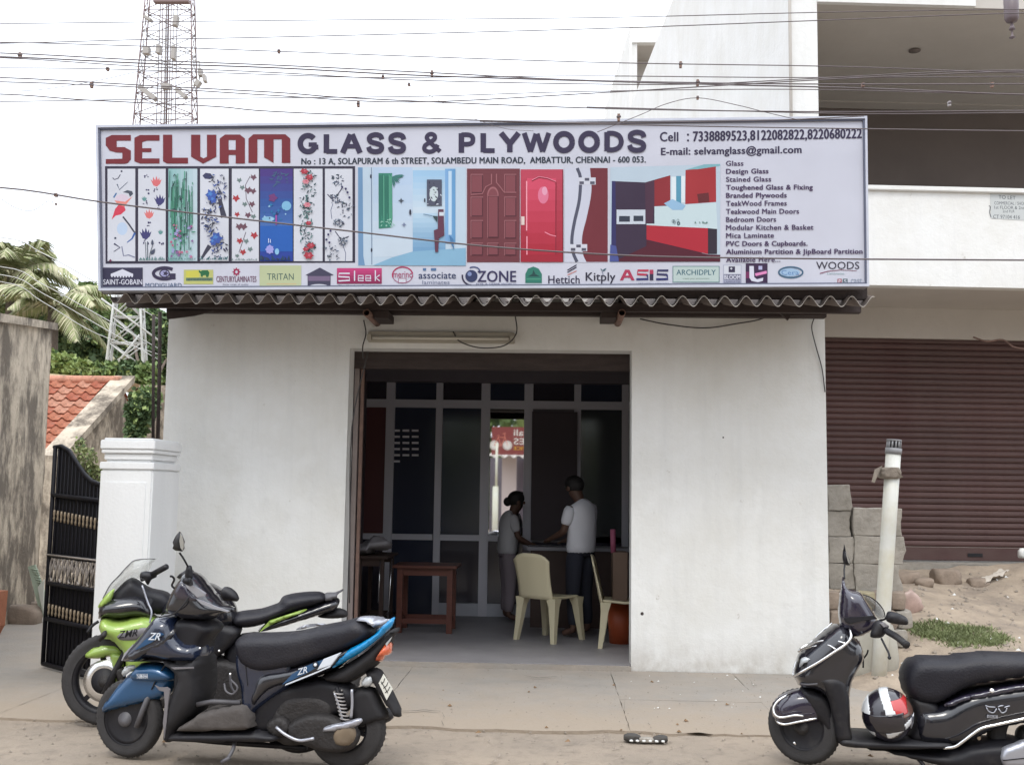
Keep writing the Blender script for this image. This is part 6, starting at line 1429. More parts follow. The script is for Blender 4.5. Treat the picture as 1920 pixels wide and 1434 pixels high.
# ------------------------------------------------------------------ overhead wires
WIREM = mat('overhead_wire', (.10, .08, .085), .6)
def wire(label, pts, Y, r=.0048, m=WIREM):
    pts = [(pts[0][0]-260, pts[0][1]+(pts[0][1]-pts[1][1])*.2)]*(pts[0][0] <= 0)+list(pts)+[(2180, pts[-1][1])]*(pts[-1][0] >= 1920)
    Yf = Y if callable(Y) else (lambda x: Y)
    tag(tube('overhead_wire', [at(a, b_, Yf(a)) for a, b_ in pts], r, m, None, 5, curve=5), label, 'wire', 'overhead wires crossing the sky')
W8 = [('topmost overhead wire, crossing the top of the telecom mast', [(0, 45), (520, 39), (1100, 34), (1530, 24), (1920, 18)], 7.2, .0038),
('second overhead wire from the top, rising to the right', [(0, 82), (260, 75), (520, 70), (1100, 55), (1560, 38), (1920, 25)], 7.3, .0042),
('third overhead wire from the top, with a clamp over the white wall', [(0, 80), (260, 87), (523, 97), (1100, 117), (1560, 125), (1920, 137)], 7.0, .0042),
('wire with a clamp near the left edge of the picture', [(0, 100), (260, 113), (520, 123), (810, 137), (1100, 151), (1500, 158), (1920, 158)], 6.8, .0052),
('thick wire just below the clamped one at the left edge', [(0, 107), (260, 119), (520, 128), (810, 143), (1308, 158), (1620, 166), (1920, 178)], 6.7, .006),
('thin wire crossing others above the middle of the sign', [(0, 109), (260, 125), (520, 137), (810, 152), (1250, 159), (1500, 149), (1750, 136), (1920, 132)], 6.6, .0042),
('wire with a small joint left of the telecom mast', [(0, 128), (202, 130), (520, 141), (718, 146), (1100, 143), (1500, 146), (1920, 144)], 7.1, .004),
('upper of the two wires passing behind the two joints over the sign', [(0, 146), (260, 160), (520, 174), (672, 185), (1100, 203), (1540, 210), (1920, 208)], 6.9, .005),
('lower of the two wires passing behind the two joints over the sign', [(0, 154), (260, 164), (520, 180), (770, 192), (1100, 176), (1540, 150), (1920, 134)], 6.5, .0045),
('wire falling from the left edge to the top edge of the sign', [(0, 177), (160, 188), (400, 200), (520, 210), (900, 226), (1250, 236), (1620, 242), (1920, 246)], 6.4, .0046),
('nearly level wire just above the sign, rising to the right', [(0, 191), (250, 187), (520, 184), (800, 181), (1100, 172), (1500, 168), (1920, 178)], 7.4, .004),
('wire skimming the top edge of the sign and running past its right corner', [(900, 228), (1100, 231), (1350, 228), (1500, 224), (1620, 218)], 8.4, .006),
('long black cable sagging across the front of the signboard', [(0, 352), (190, 379), (420, 407), (660, 434), (900, 461), (1150, 478), (1400, 484), (1920, 488)], 6.3, .0062),
('thin drop wire curving up beside the telecom mast', [(0, 169), (60, 170), (130, 161), (200, 148), (260, 134)], 7.5, .0026),
('thin arched wire bowing above the word plywoods', [(1120, 248), (1200, 216), (1250, 195), (1308, 184), (1380, 197), (1440, 212), (1500, 226)], 7.9, .0034),
('thin wire dropping toward the sign between its middle and the house', [(520, 165), (700, 155), (767, 160), (860, 210), (940, 240), (1000, 246)], 8.0, .0022),
('level wire over the upper edge of the balcony recess', [(1100, 201), (1360, 208), (1620, 214), (1920, 212)], 7.0, .0042)]
for l_, p_, Y_, r_ in W8: wire(l_, p_, Y_, r_*.86)
for i, (a, b_) in enumerate(((440, 690), (505, 720), (530, 735), (560, 760))):
    wire('thin pale wire number %s from the top, running down past the palm' % ['one', 'two', 'three', 'four'][i], [(0, [445, 500, 515, 528][i]), (80, [475, 533, 550, 566][i]), (180, [530, 588, 607, 625][i]), (300, [600, 655, 676, 665][i])], 13+i*.7, .006, GALV)
tubes_ = tube('thin_wire_tangle', [at(x_, y_, 12) for x_, y_ in ((-40, 340), (20, 385), (60, 395), (95, 375), (100, 400))], .003, WIREM, None, 4, curve=6); tag(tubes_, 'thin tangled wire hanging at the far left below the long cable', 'wire')
clamp = None
CL = [(38, 105, 6.75, .05), (172, 160, 6.9, .05), (202, 130, 7.1, .03), (523, 97, 7.0, .03), (672, 196, 6.9, .045), (718, 145, 7.1, .03), (810, 139, 6.75, .05), (767, 159, 8, .03), (1276, 122, 7., .05), (1308, 156, 6.7, .05), (1308, 184, 7.9, .03), (1160, 221, 6.5, .055), (1618, 160, 6.7, .03), (1780, 195, 7., .04), (1860, 160, 6.8, .04), (105, 366, 6.3, .025), (105, 383, 12, .03)]
for i, (a, b_, Y, h) in enumerate(CL):
    h *= .8
    q = at(a, b_, Y); t = thing('wire_clamp', 'small dark clamp on the overhead wires, %s counted from the left' % ['first', 'fourth', 'fifth', 'sixth', 'seventh', 'eighth', 'tenth', 'ninth', 'twelfth', 'fourteenth', 'thirteenth', 'eleventh', 'fifteenth', 'sixteenth', 'seventeenth', 'second', 'third'][i], 'clamp', q, 0, 'wire clamps')
    box('clamp_plate', -.008, .008, -.012, .012, -h/2, h/2, RUST if i != 13 else WHP, t); tube('clamp_bolt', [(-h*.3, -.01, .0), (h*.3, -.01, .004)], .007, WIREM, t, 6)

# ------------------------------------------------------------------ across the street (seen in the mirror pane and the glass; houses added for shade)
OPW = mat('cream_house_paint', (.46, .42, .35), .85, var=.1); WIND = mat('dark_house_window', (.03, .035, .04), .2)
for i, (X0, X1, h, lab) in enumerate(((-17, -5.2, 8.2, 'added cream two storey house across the street, left of the cycle shop, blocking low sky'), (2.6, 11.5, 7.2, 'added cream two storey house across the street, right of the cycle shop, blocking low sky'), (12.5, 24, 9, 'taller added cream house across the street, farthest to the right, blocking low sky'))):
    t = thing('added_opposite_house', lab, 'house'); box('wall', X0, X1, -17, -10, 0, h, OPW, t); box('roof', X0-.2, X1+.2, -17.2, -9.8, h+.001, h+.2, TAN, t)  # unseen houses, added to block low sky and darken the eave
    k = int((X1-X0)/2.2)
    for a in range(k):
        for zz_ in (1., 4.4):
            xx = X0+1.1+a*2.2; w_ = box('window', xx-.55, xx+.55, -9.98, -9.93, zz_, zz_+1.4, WIND, t); box('window_sill', xx-.62, xx+.62, -9.97, -9.85, zz_-.08, zz_-.001, TAN, w_)
cyc = thing('cycle_shop', 'small cycle shop across the street with a red painted board', 'shop', (0, 0, 0))
YC = -5.; D2 = 2*YP-YC
def mir(px, py):   # where a point seen in the mirror really stands
    q = at(px, py, D2); return (q.x, YC, q.z)
mt_, mb_ = mir(920, 800)[2], mir(920, 852)[2]; ml_ = mir(922, 820)[0]; mrr = ml_+2.4
fr_ = Frame(0, 0, 0)
box('board', ml_, mrr, YC-.08, YC, mb_, mt_, mat('dull_red_board', (.20, .035, .03), .6), cyc)
class PB(Print):
    def pt(s, p): return (p[0], s.Y+s.base+s.k*.0004, p[1])
pb_ = PB('board_lettering', cyc, Y=YC)
H_ = mt_-mb_
def bx(u): return ml_+u
WY = (226, 220, 210)
for cx in (.08, .47): pb_.ring(WY, bx(cx), mb_+.27*H_/.8, .13, .13, .02, n=18); pb_.ell((220, 214, 206), bx(cx), mb_+.27*H_/.8, .11, .11, 16)
for a, b_ in (((.19, .27), (.34, .5)), ((.34, .5), (.6, .5)), ((.6, .5), (.7, .27)), ((.34, .5), (.45, .25)), ((.45, .25), (.6, .5)), ((.19, .27), (.45, .25)), ((.3, .55), (.38, .55)), ((.6, .5), (.58, .6)), ((.5, .6), (.62, .62))): pb_.line((214, 130, 110), [(bx(a[0]*.78-.07), mb_+a[1]*H_/.8), (bx(b_[0]*.78-.07), mb_+b_[1]*H_/.8)], .018)
def ptxt(body, u0_, u1_, z0_, z1_, c): pb_.text(c, body, bx(u1_), mb_+z1_*H_/.8, bx(u0_), mb_+z0_*H_/.8, .02)
# the shop faces the camera's back: its reader looks from +y, so words run toward -x
def ptx(body, u0_, u1_, z0_, z1_, c):
    pb_.text(c, body, bx(u0_), mb_+z0_*H_/.8, bx(u1_), mb_+z1_*H_/.8, .02, mirror=True)
    n_ = len(body)
ptx('Murali', .66, 1.5, .73, .55, WY); ptx('CYCLES', .66, 1.9, .48, .30, WY); ptx('SALES & SERVICE', .66, 2.0, .24, .14, (220, 170, 60))
pb_.done()
# flip vertical order: text() takes y0 as the top edge
box('cycle_shop_wall', mir(938, 900)[0], mir(966, 900)[0], YC-1.2, YC-1.0, 0, mb_, mat('pinkish_wall', (.55, .47, .45), .8), cyc)
box('cycle_shop_dark', mir(966, 900)[0]+.01, mrr+.3, YC-1.5, YC-1.4, 0, mb_, DARKIN, cyc); box('cycle_shop_back', ml_-.2, mrr+.3, YC-3, YC-2.9, 0, mb_, DARKIN, cyc)
n = 60; v = []; f = []
for i in range(n+1):
    x = ml_-.1+2.8*i/n; z = mb_-.07+.035*math.sin(i*1.05); v += [(x, YC+.15, z), (x, YC-1.2, z+.15)]
    if i: b = 2*i; f.append((b-2, b, b+1, b-1))
mesh('awning', v, f, ASBEDGE, cyc)
tag(tube('street_post', [(mir(932, 860)[0], -4.4, 0), (mir(932, 860)[0], -4.4, 1.75)], .085, PVC, None, 8), 'pale concrete post across the street, seen in the mirror', 'post')
tag(tube('street_pipe', [(mir(933, 860)[0], -4.45, 1.7), (mir(933, 860)[0], -4.45, 3.0)], .035, PVC, None, 8), 'thin white pipe rising above the pale post across the street', 'pipe')
for i, (X, r_) in enumerate(((-9, 3.6), (-4.2, 3.0), (1.5, 3.4), (7, 3.8), (12.5, 4))):
    tree('street_tree', 'leafy tree across the street, number %s from the left' % ['one', 'two', 'three', 'four', 'five'][i], 'tree', (X, -15), [((X, -15, 4.2), (r_, 2, 2.6), 0), ((X+1.5, -15, 2.2), (r_*.8, 1.5, 1.8), 1), ((X-1.2, -15.5, 1.6), (r_*.7, 1.5, 1.6), 1)], 2600, .42, 90+i, .2, 'trees across the street')
# ------------------------------------------------------------------ vehicles
BLUEP = mat('metallic_blue_paint', (.010, .07, .175), .3, metal=.25, coat=.8, var=.1, vscale=6); CYANP = mat('bright_cyan_paint', (.0, .22, .50), .35, coat=.5)
LIME = mat('lime_green_paint', (.29, .42, .085), .35, coat=.6, var=.08); TAIL = mat('red_lamp_plastic', (.55, .03, .02), .15, coat=1.); ORNG = mat('orange_lamp_plastic', (.65, .12, .04), .2, coat=1.)
WHT = mat('white_sticker_film', (.62, .66, .72), .4); MIRG = mat('mirror_glass_small', (.75, .77, .8), .03, metal=1.); CLEAR = mat('clear_lens', (.55, .58, .60), .1, coat=1., alpha=.75)
DUSTM = mat('dusty_rubber_mat', (.075, .066, .062), .9, var=.25, vscale=12, bump=.4); ENG = mat('dirty_engine_casting', (.030, .027, .027), .6, metal=.3, var=.35, vscale=14, bump=.6, bscale=60)
SILVP = mat('satin_silver', (.42, .43, .48), .35, metal=.6); MUD = mat('dusty_black_mudguard', (.018, .017, .019), .7, spec=.35, var=.3, vscale=8); PLATE = mat('number_plate_white', (.68, .68, .62), .5)
PURP = mat('dark_purple_black_paint', (.022, .018, .035), .22, coat=1.); NAVB = mat('very_dark_blue_paint', (.010, .016, .038), .25, coat=.9); KHAKI = mat('dusty_belt_case', (.16, .12, .08), .8, var=.3, vscale=12)
SMOKE = mat('smoked_screen', (.10, .10, .11), .1, coat=.5, alpha=.45); SCREEN = mat('clear_screen', (.42, .43, .40), .08, coat=.5, alpha=.38)
GRYST = mat('matt_grey_stripe', (.16, .15, .16), .5)

class Veh:
    def __init__(s, name, label, cat, pf, pr, zoom):
        A, B = onz(*pf), onz(*pr); s.rz = math.atan2(B.y-A.y, B.x-A.x); s.A = A; s.wb = (B-A).length
        s.fr = Frame(A.x, A.y, s.rz); s.t = thing(name, label, cat, (A.x, A.y, 0), s.rz); s.zoom = zoom
    def px(s, p): z = s.zoom; return (z[0]+p[0]/z[2], z[1]+p[1]/z[2])
    def tr(s, pts, lat): return [s.fr.p(*s.px(p), lat) for p in pts]
    def p3(s, p, lat): q = s.fr.p(*s.px(p), lat); return Vector((q[0], lat, q[1]))
    def shell(s, name, pts, lat, hw, m, parent=None, trl=None, **k):
        return inflate(name, s.tr(pts, lat-(hw*.6) if trl is None else trl), hw, m, parent or s.t, lat=lat, **k)
    def slab(s, name, pts, l0, l1, m, parent=None, bevel=.004, smooth=False):
        return prism(name, s.tr(pts, l0), l0, l1, m, parent or s.t, bevel, 2, smooth)
    def tube(s, name, pts, r, m, parent=None, curve=5, n=8):
        return tube(name, [s.p3(p[:2], p[2]) for p in pts], r, m, parent or s.t, n, curve=curve)
    def text(s, name, body, p0, p1, lat, m, shear=.25, bold=.02, parent=None, rot=0):
        a, b = s.p3(p0, lat), s.p3(p1, lat)      # lower left, upper right of the word
        cu = bpy.data.curves.new('t', 'FONT'); cu.body = body; cu.offset = min(bold, .012); cu.shear = shear; cu.resolution_u = 2
        to = bpy.data.objects.new('t', cu); C.objects.link(to); dg = bpy.context.evaluated_depsgraph_get(); me = bpy.data.meshes.new_from_object(to.evaluated_get(dg))
        co = np.array([v.co[:] for v in me.vertices]); lo, hi = co.min(0), co.max(0); bpy.data.objects.remove(to)
        ca, sa = math.cos(rot), math.sin(rot); W_ = (b.x-a.x); H_ = (b.z-a.z)
        for v_, q in zip(me.vertices, co):
            tx = (q[0]-lo[0])/(hi[0]-lo[0])*W_; tz = (q[1]-lo[1])/(hi[1]-lo[1])*H_
            v_.co = (a.x+tx*ca-tz*sa, lat-.001, a.z+tx*sa+tz*ca)
        me.name = name; me.materials.clear(); return objof(name, me, m, parent or s.t)

def wheel(veh, name, c, R, w, rimR, spokes, steer=0, rimm=BLACKM, disc=0, hubm=ENG, sp_w=.022):
    """a part 'wheel' with its rim, spokes and hub as sub-parts"""
    prof = []
    for k in range(15):
        a = PI*(k/14); prof.append((rimR+(R-rimR)*math.sin(a)**.62, -w/2*math.cos(a)*(1 if .12 < a/PI < .88 else .86)))
    ty = revolve(name, prof, RUBBER, veh.t, 48, 'y', c, caps=False); ty.rotation_euler.z = steer
    # tread blocks
    v, f = [], []
    for k in range(44):
        a = 2*PI*k/44
        for sg in (-1, 1):
            b = len(v)
            for dr, da, yy in ((0, 0, .05), (0, .05, .05), (0, .09, .36), (0, .04, .36)):
                rr_ = R*(1.0-.06*(yy > .2))+.003; v.append((rr_*math.cos(a+da), sg*w*yy, rr_*math.sin(a+da)))
            f.append((b, b+1, b+2, b+3))
    mesh('tread', v, f, RUBBER, ty)
    revolve('rim', [(rimR*1.03, -w*.36), (rimR*.95, -w*.38), (rimR*.88, -w*.2), (rimR*.86, 0), (rimR*.88, w*.2), (rimR*.95, w*.38), (rimR*1.03, w*.36)], rimm, ty, 40, 'y', caps=False)
    revolve('hub', [(0, -.055), (.04, -.055), (.045, -.03), (.06, -.02), (.06, .02), (.045, .03), (.04, .055), (0, .055)], hubm, ty, 20, 'y')
    for k in range(spokes):
        a = 2*PI*k/spokes+.3; bm = bmesh.new(); box_bm(bm, .05, rimR*.9, -.012, .012, -sp_w/2, sp_w/2, Matrix.Rotation(a, 4, 'Y')); bmobj('spoke', bm, rimm, ty)
    if disc:
        revolve('brake_disc', [(disc*.62, -.055), (disc, -.055), (disc, -.051), (disc*.62, -.051), (disc*.62, -.055)], STEEL, ty, 36, 'y', caps=False)
        revolve('disc_carrier', [(.0, -.054), (disc*.66, -.054), (disc*.66, -.05), (0, -.05)], BLACKM, ty, 9, 'y')
    return ty

# ---------------- blue and black scooter
V = Veh('scooter', 'blue and black scooter parked side-on in front, its left side to the street', 'scooter', (246, 1419), (648, 1441), (100, 980, 2.8235))
WB = V.wb
RW = .226
wheel(V, 'front_wheel', (-.02, 0, .222), .222, .088, .150, 5, math.radians(-9), BLACKM, hubm=GREYP)
revolve('wheel_disc', [(0, -.03), (.05, -.045), (.125, -.025), (.14, -.035), (.14, .035), (0, .03)], BLACKM, [o for o in V.t.children if o.name.startswith('front_wheel')][0], 28, 'y', caps=False)
wheel(V, 'rear_wheel', (WB, 0, .226), .226, .105, .130, 5, 0, BLACKM, hubm=GREYP)
for sg in (-1, 1): V.tube('fork_leg', [(440, 1080, -.085*sg if False else sg*.07), (470, 1000, sg*.07), (520, 880, sg*.06)], .017, GREYP, curve=0)
# fender
V.shell('front_fender', [(236, 1012), (262, 955), (300, 900), (345, 845), (395, 795), (440, 770), (520, 770), (600, 790), (640, 830), (620, 880), (590, 925), (520, 950), (440, 968), (370, 985), (290, 1000)], 0, .085, BLUEP, R=.07, power=2.4)
V.shell('fender_cover', [(395, 800), (425, 762), (460, 745), (560, 748), (640, 800), (652, 812), (630, 838), (560, 850), (470, 845), (410, 835)], -.03, .088, BLUEP, R=.05)
V.shell('fender_lamp', [(362, 785), (395, 755), (432, 752), (432, 770), (400, 792), (372, 812)], -.09, .02, CLEAR, R=.02, trl=-.09)
V.text('maker_lettering', 'YAMAHA', (441, 824), (502, 800), -.118, WHT, .2, .015, rot=.06)
# fairing: dark lower leg shield side
V.shell('leg_shield', [(430, 742), (480, 720), (700, 735), (765, 700), (778, 800), (772, 950), (700, 1060), (655, 1110), (640, 1165), (585, 1160), (582, 1080), (600, 960), (640, 870), (652, 812), (560, 750)], .0, .19, MUD, R=.07, power=2.6, trl=-.12)
V.slab('side_stripe', [(535, 858), (560, 872), (600, 868), (618, 880), (606, 960), (598, 1060), (586, 1140), (578, 1060), (590, 960), (588, 890), (560, 888)], -.192, -.18, GRYST, bevel=.003)
V.slab('side_stripe', [(620, 765), (740, 762), (742, 770), (640, 776)], -.196, -.185, GRYST, bevel=.002)
# upper apron: leading edge up to the handlebar neck
V.shell('apron', [(356, 735), (372, 690), (410, 640), (450, 595), (500, 530), (545, 492), (630, 505), (655, 560), (700, 620), (770, 640), (770, 740), (640, 745), (500, 725), (420, 748)], 0, .165, NAVB, R=.08, power=2.3, trl=-.1)
V.shell('apron_wing', [(375, 715), (440, 668), (520, 640), (590, 600), (640, 560), (640, 590), (590, 650), (500, 690), (430, 730)], -.148, .022, BLACKP, R=.03, trl=-.15)
V.slab('apron_sticker', [(430, 672), (490, 612), (560, 578), (585, 590), (520, 632), (460, 664)], -.178, -.166, BLUEP, bevel=.004)
V.text('sticker_lettering', 'ZR', (500, 618), (568, 582), -.182, WHT, .4, .03)
V.slab('edge_trim', [(358, 728), (374, 690), (420, 642), (424, 650), (384, 700), (366, 730)], -.12, -.09, SILVP, bevel=.003)
V.shell('steering_cover', [(640, 520), (770, 500), (850, 560), (800, 640), (790, 760), (770, 900), (700, 960), (640, 900), (640, 700)], .03, .14, BLACKM, R=.05, trl=-.05)
# handlebar cowl
V.shell('head_cowl', [(588, 470), (590, 425), (602, 395), (625, 345), (655, 300), (690, 258), (735, 285), (775, 335), (815, 385), (860, 430), (930, 466), (925, 478), (870, 488), (800, 520), (700, 520), (640, 505)], 0, .15, BLACKP, R=.08, power=2.2, trl=-.09)
V.slab('cowl_reflection', [(690, 312), (720, 322), (770, 345), (808, 372), (800, 388), (760, 396), (735, 370), (705, 345)], -.155, -.143, SILVP, bevel=.005)  # pale reflection on the cowl, put on as a silver slab
V.slab('cowl_trim', [(752, 400), (790, 412), (850, 438), (935, 466), (920, 474), (840, 452), (780, 428)], -.158, -.147, SILVP, bevel=.003)
V.shell('cowl_side_panel', [(650, 330), (690, 310), (730, 370), (760, 400), (740, 420), (670, 410), (635, 395)], -.142, .014, PURP, R=.03, trl=-.15)
V.shell('meter_hood', [(640, 300), (690, 245), (740, 285), (800, 345), (760, 350), (690, 300)], .06, .09, BLACKM, R=.04)
# left mirror, boot, lever
V.shell('mirror_boot', [(697, 290), (704, 232), (716, 224), (730, 226), (736, 245), (738, 290), (720, 300)], -.15, .02, BLACKM, R=.02, trl=-.15)
V.tube('mirror_stalk', [(712, 230, -.16), (690, 190, -.19), (668, 158, -.21)], .0055, BLACKM, curve=4)
mh = V.shell('mirror', [(640, 90), (648, 68), (662, 52), (670, 46), (682, 62), (692, 98), (692, 130), (684, 150), (664, 148), (640, 143), (637, 115)], -.22, .045, BLACKM, R=.03, trl=-.22)
V.slab('mirror_glass', [(672, 52), (683, 70), (691, 100), (690, 128), (682, 146), (672, 130), (667, 95)], -.262, -.255, MIRG, mh, bevel=.001)
V.tube('brake_lever', [(640, 345, -.2), (628, 330, -.26), (640, 300, -.3), (630, 284, -.32), (618, 282, -.33)], .006, BLACKM)
V.tube('handlebar', [(720, 300, -.32), (730, 330, -.1), (740, 340, 0), (790, 350, .1), (850, 380, .28)], .012, BLACKM)
V.tube('grip', [(700, 306, -.38), (724, 318, -.24)], .018, BLACKM, curve=0)
V.tube('grip', [(800, 365, .26), (900, 405, .42)], .02, BLACKM, curve=0)
mh2 = V.shell('mirror', [(885, 375), (893, 350), (912, 337), (945, 345), (972, 372), (982, 402), (970, 416), (940, 412), (905, 412), (888, 400)], .3, .04, BLACKM, R=.03, trl=.3)
V.tube('mirror_stalk', [(900, 412, .3), (880, 440, .26), (850, 450, .22)], .006, BLACKM)
# floor, frame, under-body
V.shell('floorboard', [(636, 1100), (660, 1070), (720, 1035), (780, 1000), (990, 960), (1035, 1010), (1042, 1060), (1030, 1105), (640, 1115)], .0, .19, DUSTM, R=.03, power=3, trl=-.18)
V.shell('floor_side', [(600, 1120), (640, 1105), (1030, 1098), (1110, 1105), (1190, 1125), (1180, 1165), (1040, 1172), (615, 1168)], .0, .175, BLACKM, R=.03, trl=-.15)
V.tube('floor_pedestal', [(760, 960, -.12), (840, 945, -.12), (990, 950, -.12)], .014, GREYP, curve=0)
# seat and rear body
V.shell('inner_panel', [(960, 690), (1010, 640), (1180, 660), (1280, 700), (1260, 860), (1180, 930), (1080, 1010), (1050, 1090), (985, 1075), (985, 900), (958, 780)], 0, .125, NAVB, R=.06, trl=-.08)
V.shell('seat', [(955, 640), (965, 606), (1010, 592), (1120, 588), (1240, 582), (1320, 570), (1420, 545), (1540, 522), (1600, 505), (1645, 520), (1672, 552), (1680, 590), (1650, 628), (1580, 665), (1500, 700), (1380, 742), (1250, 780), (1100, 800), (1000, 760), (965, 700)], 0, .15, SEATM, R=.075, power=2.6, trl=-.09)
V.shell('side_panel', [(1050, 870), (1090, 790), (1250, 760), (1400, 712), (1520, 668), (1640, 618), (1720, 590), (1640, 660), (1540, 735), (1470, 790), (1340, 840), (1230, 870), (1150, 900), (1090, 960), (1050, 1000), (1030, 930)], 0, .152, BLACKP, R=.06, power=2.4, trl=-.12)
V.slab('side_sticker', [(1210, 856), (1262, 800), (1330, 760), (1405, 730), (1460, 712), (1420, 752), (1340, 795), (1262, 832)], -.165, -.153, BLUEP, bevel=.003)
V.slab('side_sticker', [(1395, 778), (1430, 720), (1524, 684), (1472, 752)], -.17, -.158, WHT, bevel=.003)
V.slab('sticker_line', [(1230, 852), (1300, 824), (1400, 784), (1470, 752), (1464, 764), (1380, 800), (1280, 840), (1225, 862)], -.1705, -.159, WHT, bevel=.002)
V.text('sticker_lettering', 'ZR', (1292, 806), (1352, 776), -.174, WHT, .4, .03, rot=.3)
q = V.p3((1388, 750), -.174)
revolve('sticker_roundel', [(.0, -.002), (.016, -.002), (.016, .002), (0, .002)], BLACKM, V.t, 20, 'y', q); revolve('sticker_roundel', [(.0, -.002), (.009, -.002), (.009, .002), (0, .002)], WHT, V.t, 16, 'y', q-Vector((0, .003, 0)))
V.shell('tail_panel', [(1472, 768), (1500, 730), (1560, 672), (1620, 640), (1700, 590), (1745, 540), (1803, 498), (1796, 530), (1780, 560), (1700, 628), (1620, 690), (1560, 725), (1500, 758)], -.125, .03, CYANP, R=.03, trl=-.14)
V.shell('tail_panel', [(1500, 730), (1560, 672), (1640, 620), (1745, 540), (1803, 498), (1780, 560), (1620, 690)], .125, .03, CYANP, R=.03, trl=.12)
V.shell('grab_rail', [(1600, 512), (1622, 497), (1690, 493), (1745, 508), (1790, 515), (1740, 545), (1700, 560), (1690, 540), (1640, 522)], .0, .13, SILVP, R=.03, trl=-.02)
V.shell('tail_body', [(1400, 820), (1500, 775), (1620, 700), (1700, 635), (1760, 580), (1812, 560), (1812, 578), (1785, 612), (1772, 650), (1720, 740), (1660, 790), (1560, 852), (1470, 850)], 0, .125, MUD, R=.06, trl=-.08)
V.shell('tail_lamp', [(1702, 700), (1738, 655), (1768, 628), (1778, 660), (1772, 700), (1745, 712), (1728, 738), (1708, 742)], -.02, .105, ORNG, R=.03, trl=-.08)
V.slab('indicator', [(1757, 640), (1790, 604), (1787, 612), (1764, 652)], -.11, -.09, CLEAR, bevel=.002)
# rear mudguard, plate
V.shell('plate_hanger', [(1640, 800), (1700, 770), (1740, 810), (1790, 900), (1832, 1010), (1826, 1034), (1800, 1030), (1770, 990), (1730, 920), (1690, 860)], .0, .075, MUD, R=.03)
pa_, pb2, pc_, pd_ = V.p3((1722, 842), -.09), V.p3((1752, 796), -.0), V.p3((1795, 880), .07), V.p3((1762, 936), -.0)
npl = V.slab('number_plate', [(1722, 848), (1748, 798), (1797, 878), (1764, 938)], -.085, -.081, PLATE, bevel=.001)
for k, (a, b_) in enumerate((((1736, 852), (1754, 822)), ((1748, 874), (1772, 842)), ((1756, 898), (1782, 866)), ((1734, 838), (1770, 900)))):
    V.tube('plate_mark', [(a[0], a[1], -.0865), ((a[0]+b_[0])/2+4, (a[1]+b_[1])/2+3, -.0865), (b_[0], b_[1], -.0865)], .0022, BLACKM, npl, curve=0, n=4)
V.shell('rear_mudguard', [(1580, 905), (1620, 870), (1690, 880), (1730, 960), (1768, 1030), (1740, 1048), (1680, 1068), (1605, 1085), (1575, 1000)], .0, .07, MUD, R=.035)
V.shell('lamp_bracket', [(1630, 850), (1650, 815), (1690, 800), (1700, 830), (1680, 860), (1650, 870)], -.06, .03, CLEAR, R=.02, trl=-.06)
V.shell('frame_cover', [(1050, 1000), (1100, 900), (1250, 850), (1400, 820), (1500, 830), (1580, 870), (1600, 940), (1540, 1010), (1400, 1060), (1240, 1110), (1100, 1120), (1040, 1080)], .0, .09, BLACKM, R=.05)
# shock absorber
a, b_ = V.p3((1505, 885), -.1), V.p3((1545, 1040), -.1); pts = []
for k in range(97): t_ = k/96; an = 2*PI*8*t_; pts.append(a.lerp(b_, t_)+Vector((.024*math.cos(an), .024*math.sin(an), 0)))
tube('shock_spring', pts, .0045, mat('dusty_white_spring', (.35, .33, .32), .6), V.t, 5)
V.tube('shock_rod', [(1500, 870, -.1), (1550, 1050, -.1)], .012, BLACKM, curve=0)
V.tube('shock_bracket', [(1580, 880, -.12), (1582, 960, -.12), (1576, 1030, -.12)], .008, SILVP); V.tube('shock_bracket', [(1488, 900, -.12), (1510, 960, -.12), (1532, 1040, -.12)], .006, SILVP)
# engine + belt case
V.shell('engine', [(1180, 960), (1260, 900), (1420, 900), (1500, 960), (1480, 1060), (1380, 1150), (1260, 1190), (1170, 1150), (1140, 1060)], .0, .1, ENG, R=.05)
V.shell('belt_case', [(1240, 1070), (1330, 1015), (1450, 1010), (1560, 1060), (1620, 1110), (1600, 1180), (1540, 1215), (1440, 1215), (1330, 1185), (1250, 1150)], -.1, .045, ENG, R=.035, trl=-.12)
V.shell('belt_case_cover', [(1480, 1115), (1500, 1080), (1560, 1070), (1600, 1095), (1592, 1160), (1545, 1185), (1490, 1170)], -.135, .022, KHAKI, R=.02, trl=-.14)
V.shell('air_filter_plate', [(1428, 1092), (1440, 1078), (1480, 1064), (1560, 1048), (1612, 1032), (1634, 1036), (1634, 1052), (1600, 1078), (1540, 1092), (1480, 1104), (1434, 1106)], -.15, .012, SILVP, R=.012, trl=-.15)
V.shell('kick_case', [(1130, 1060), (1200, 1020), (1260, 1060), (1240, 1120), (1160, 1130)], -.11, .03, ENG, R=.025, trl=-.11)
V.tube('kick_lever', [(1180, 1080, -.15), (1230, 1120, -.17), (1300, 1150, -.17), (1380, 1140, -.18)], .009, SILVP)
V.tube('centre_stand', [(960, 1160, -.12), (950, 1200, -.16), (925, 1245, -.19)], .011, GREYP); V.tube('side_stand_foot', [(890, 1268, -.2), (935, 1240, -.19)], .012, GREYP, curve=0)
V.tube('under_tube', [(700, 1140, .08), (900, 1160, .08), (1200, 1180, .06), (1340, 1190, .02)], .016, BLACKM)
V.tube('exhaust_pipe', [(1150, 1150, .1), (1300, 1200, .12), (1500, 1140, .14)], .02, ENG); V.shell('silencer', [(1460, 1110), (1540, 1060), (1760, 980), (1790, 1010), (1780, 1050), (1600, 1130), (1480, 1160)], .17, .05, BLACKM, R=.05, trl=.15)
V.tube('hanging_hook', [(905, 850, -.12), (915, 890, -.14), (950, 905, -.14), (975, 870, -.14), (940, 830, -.13)], .006, GREYP)
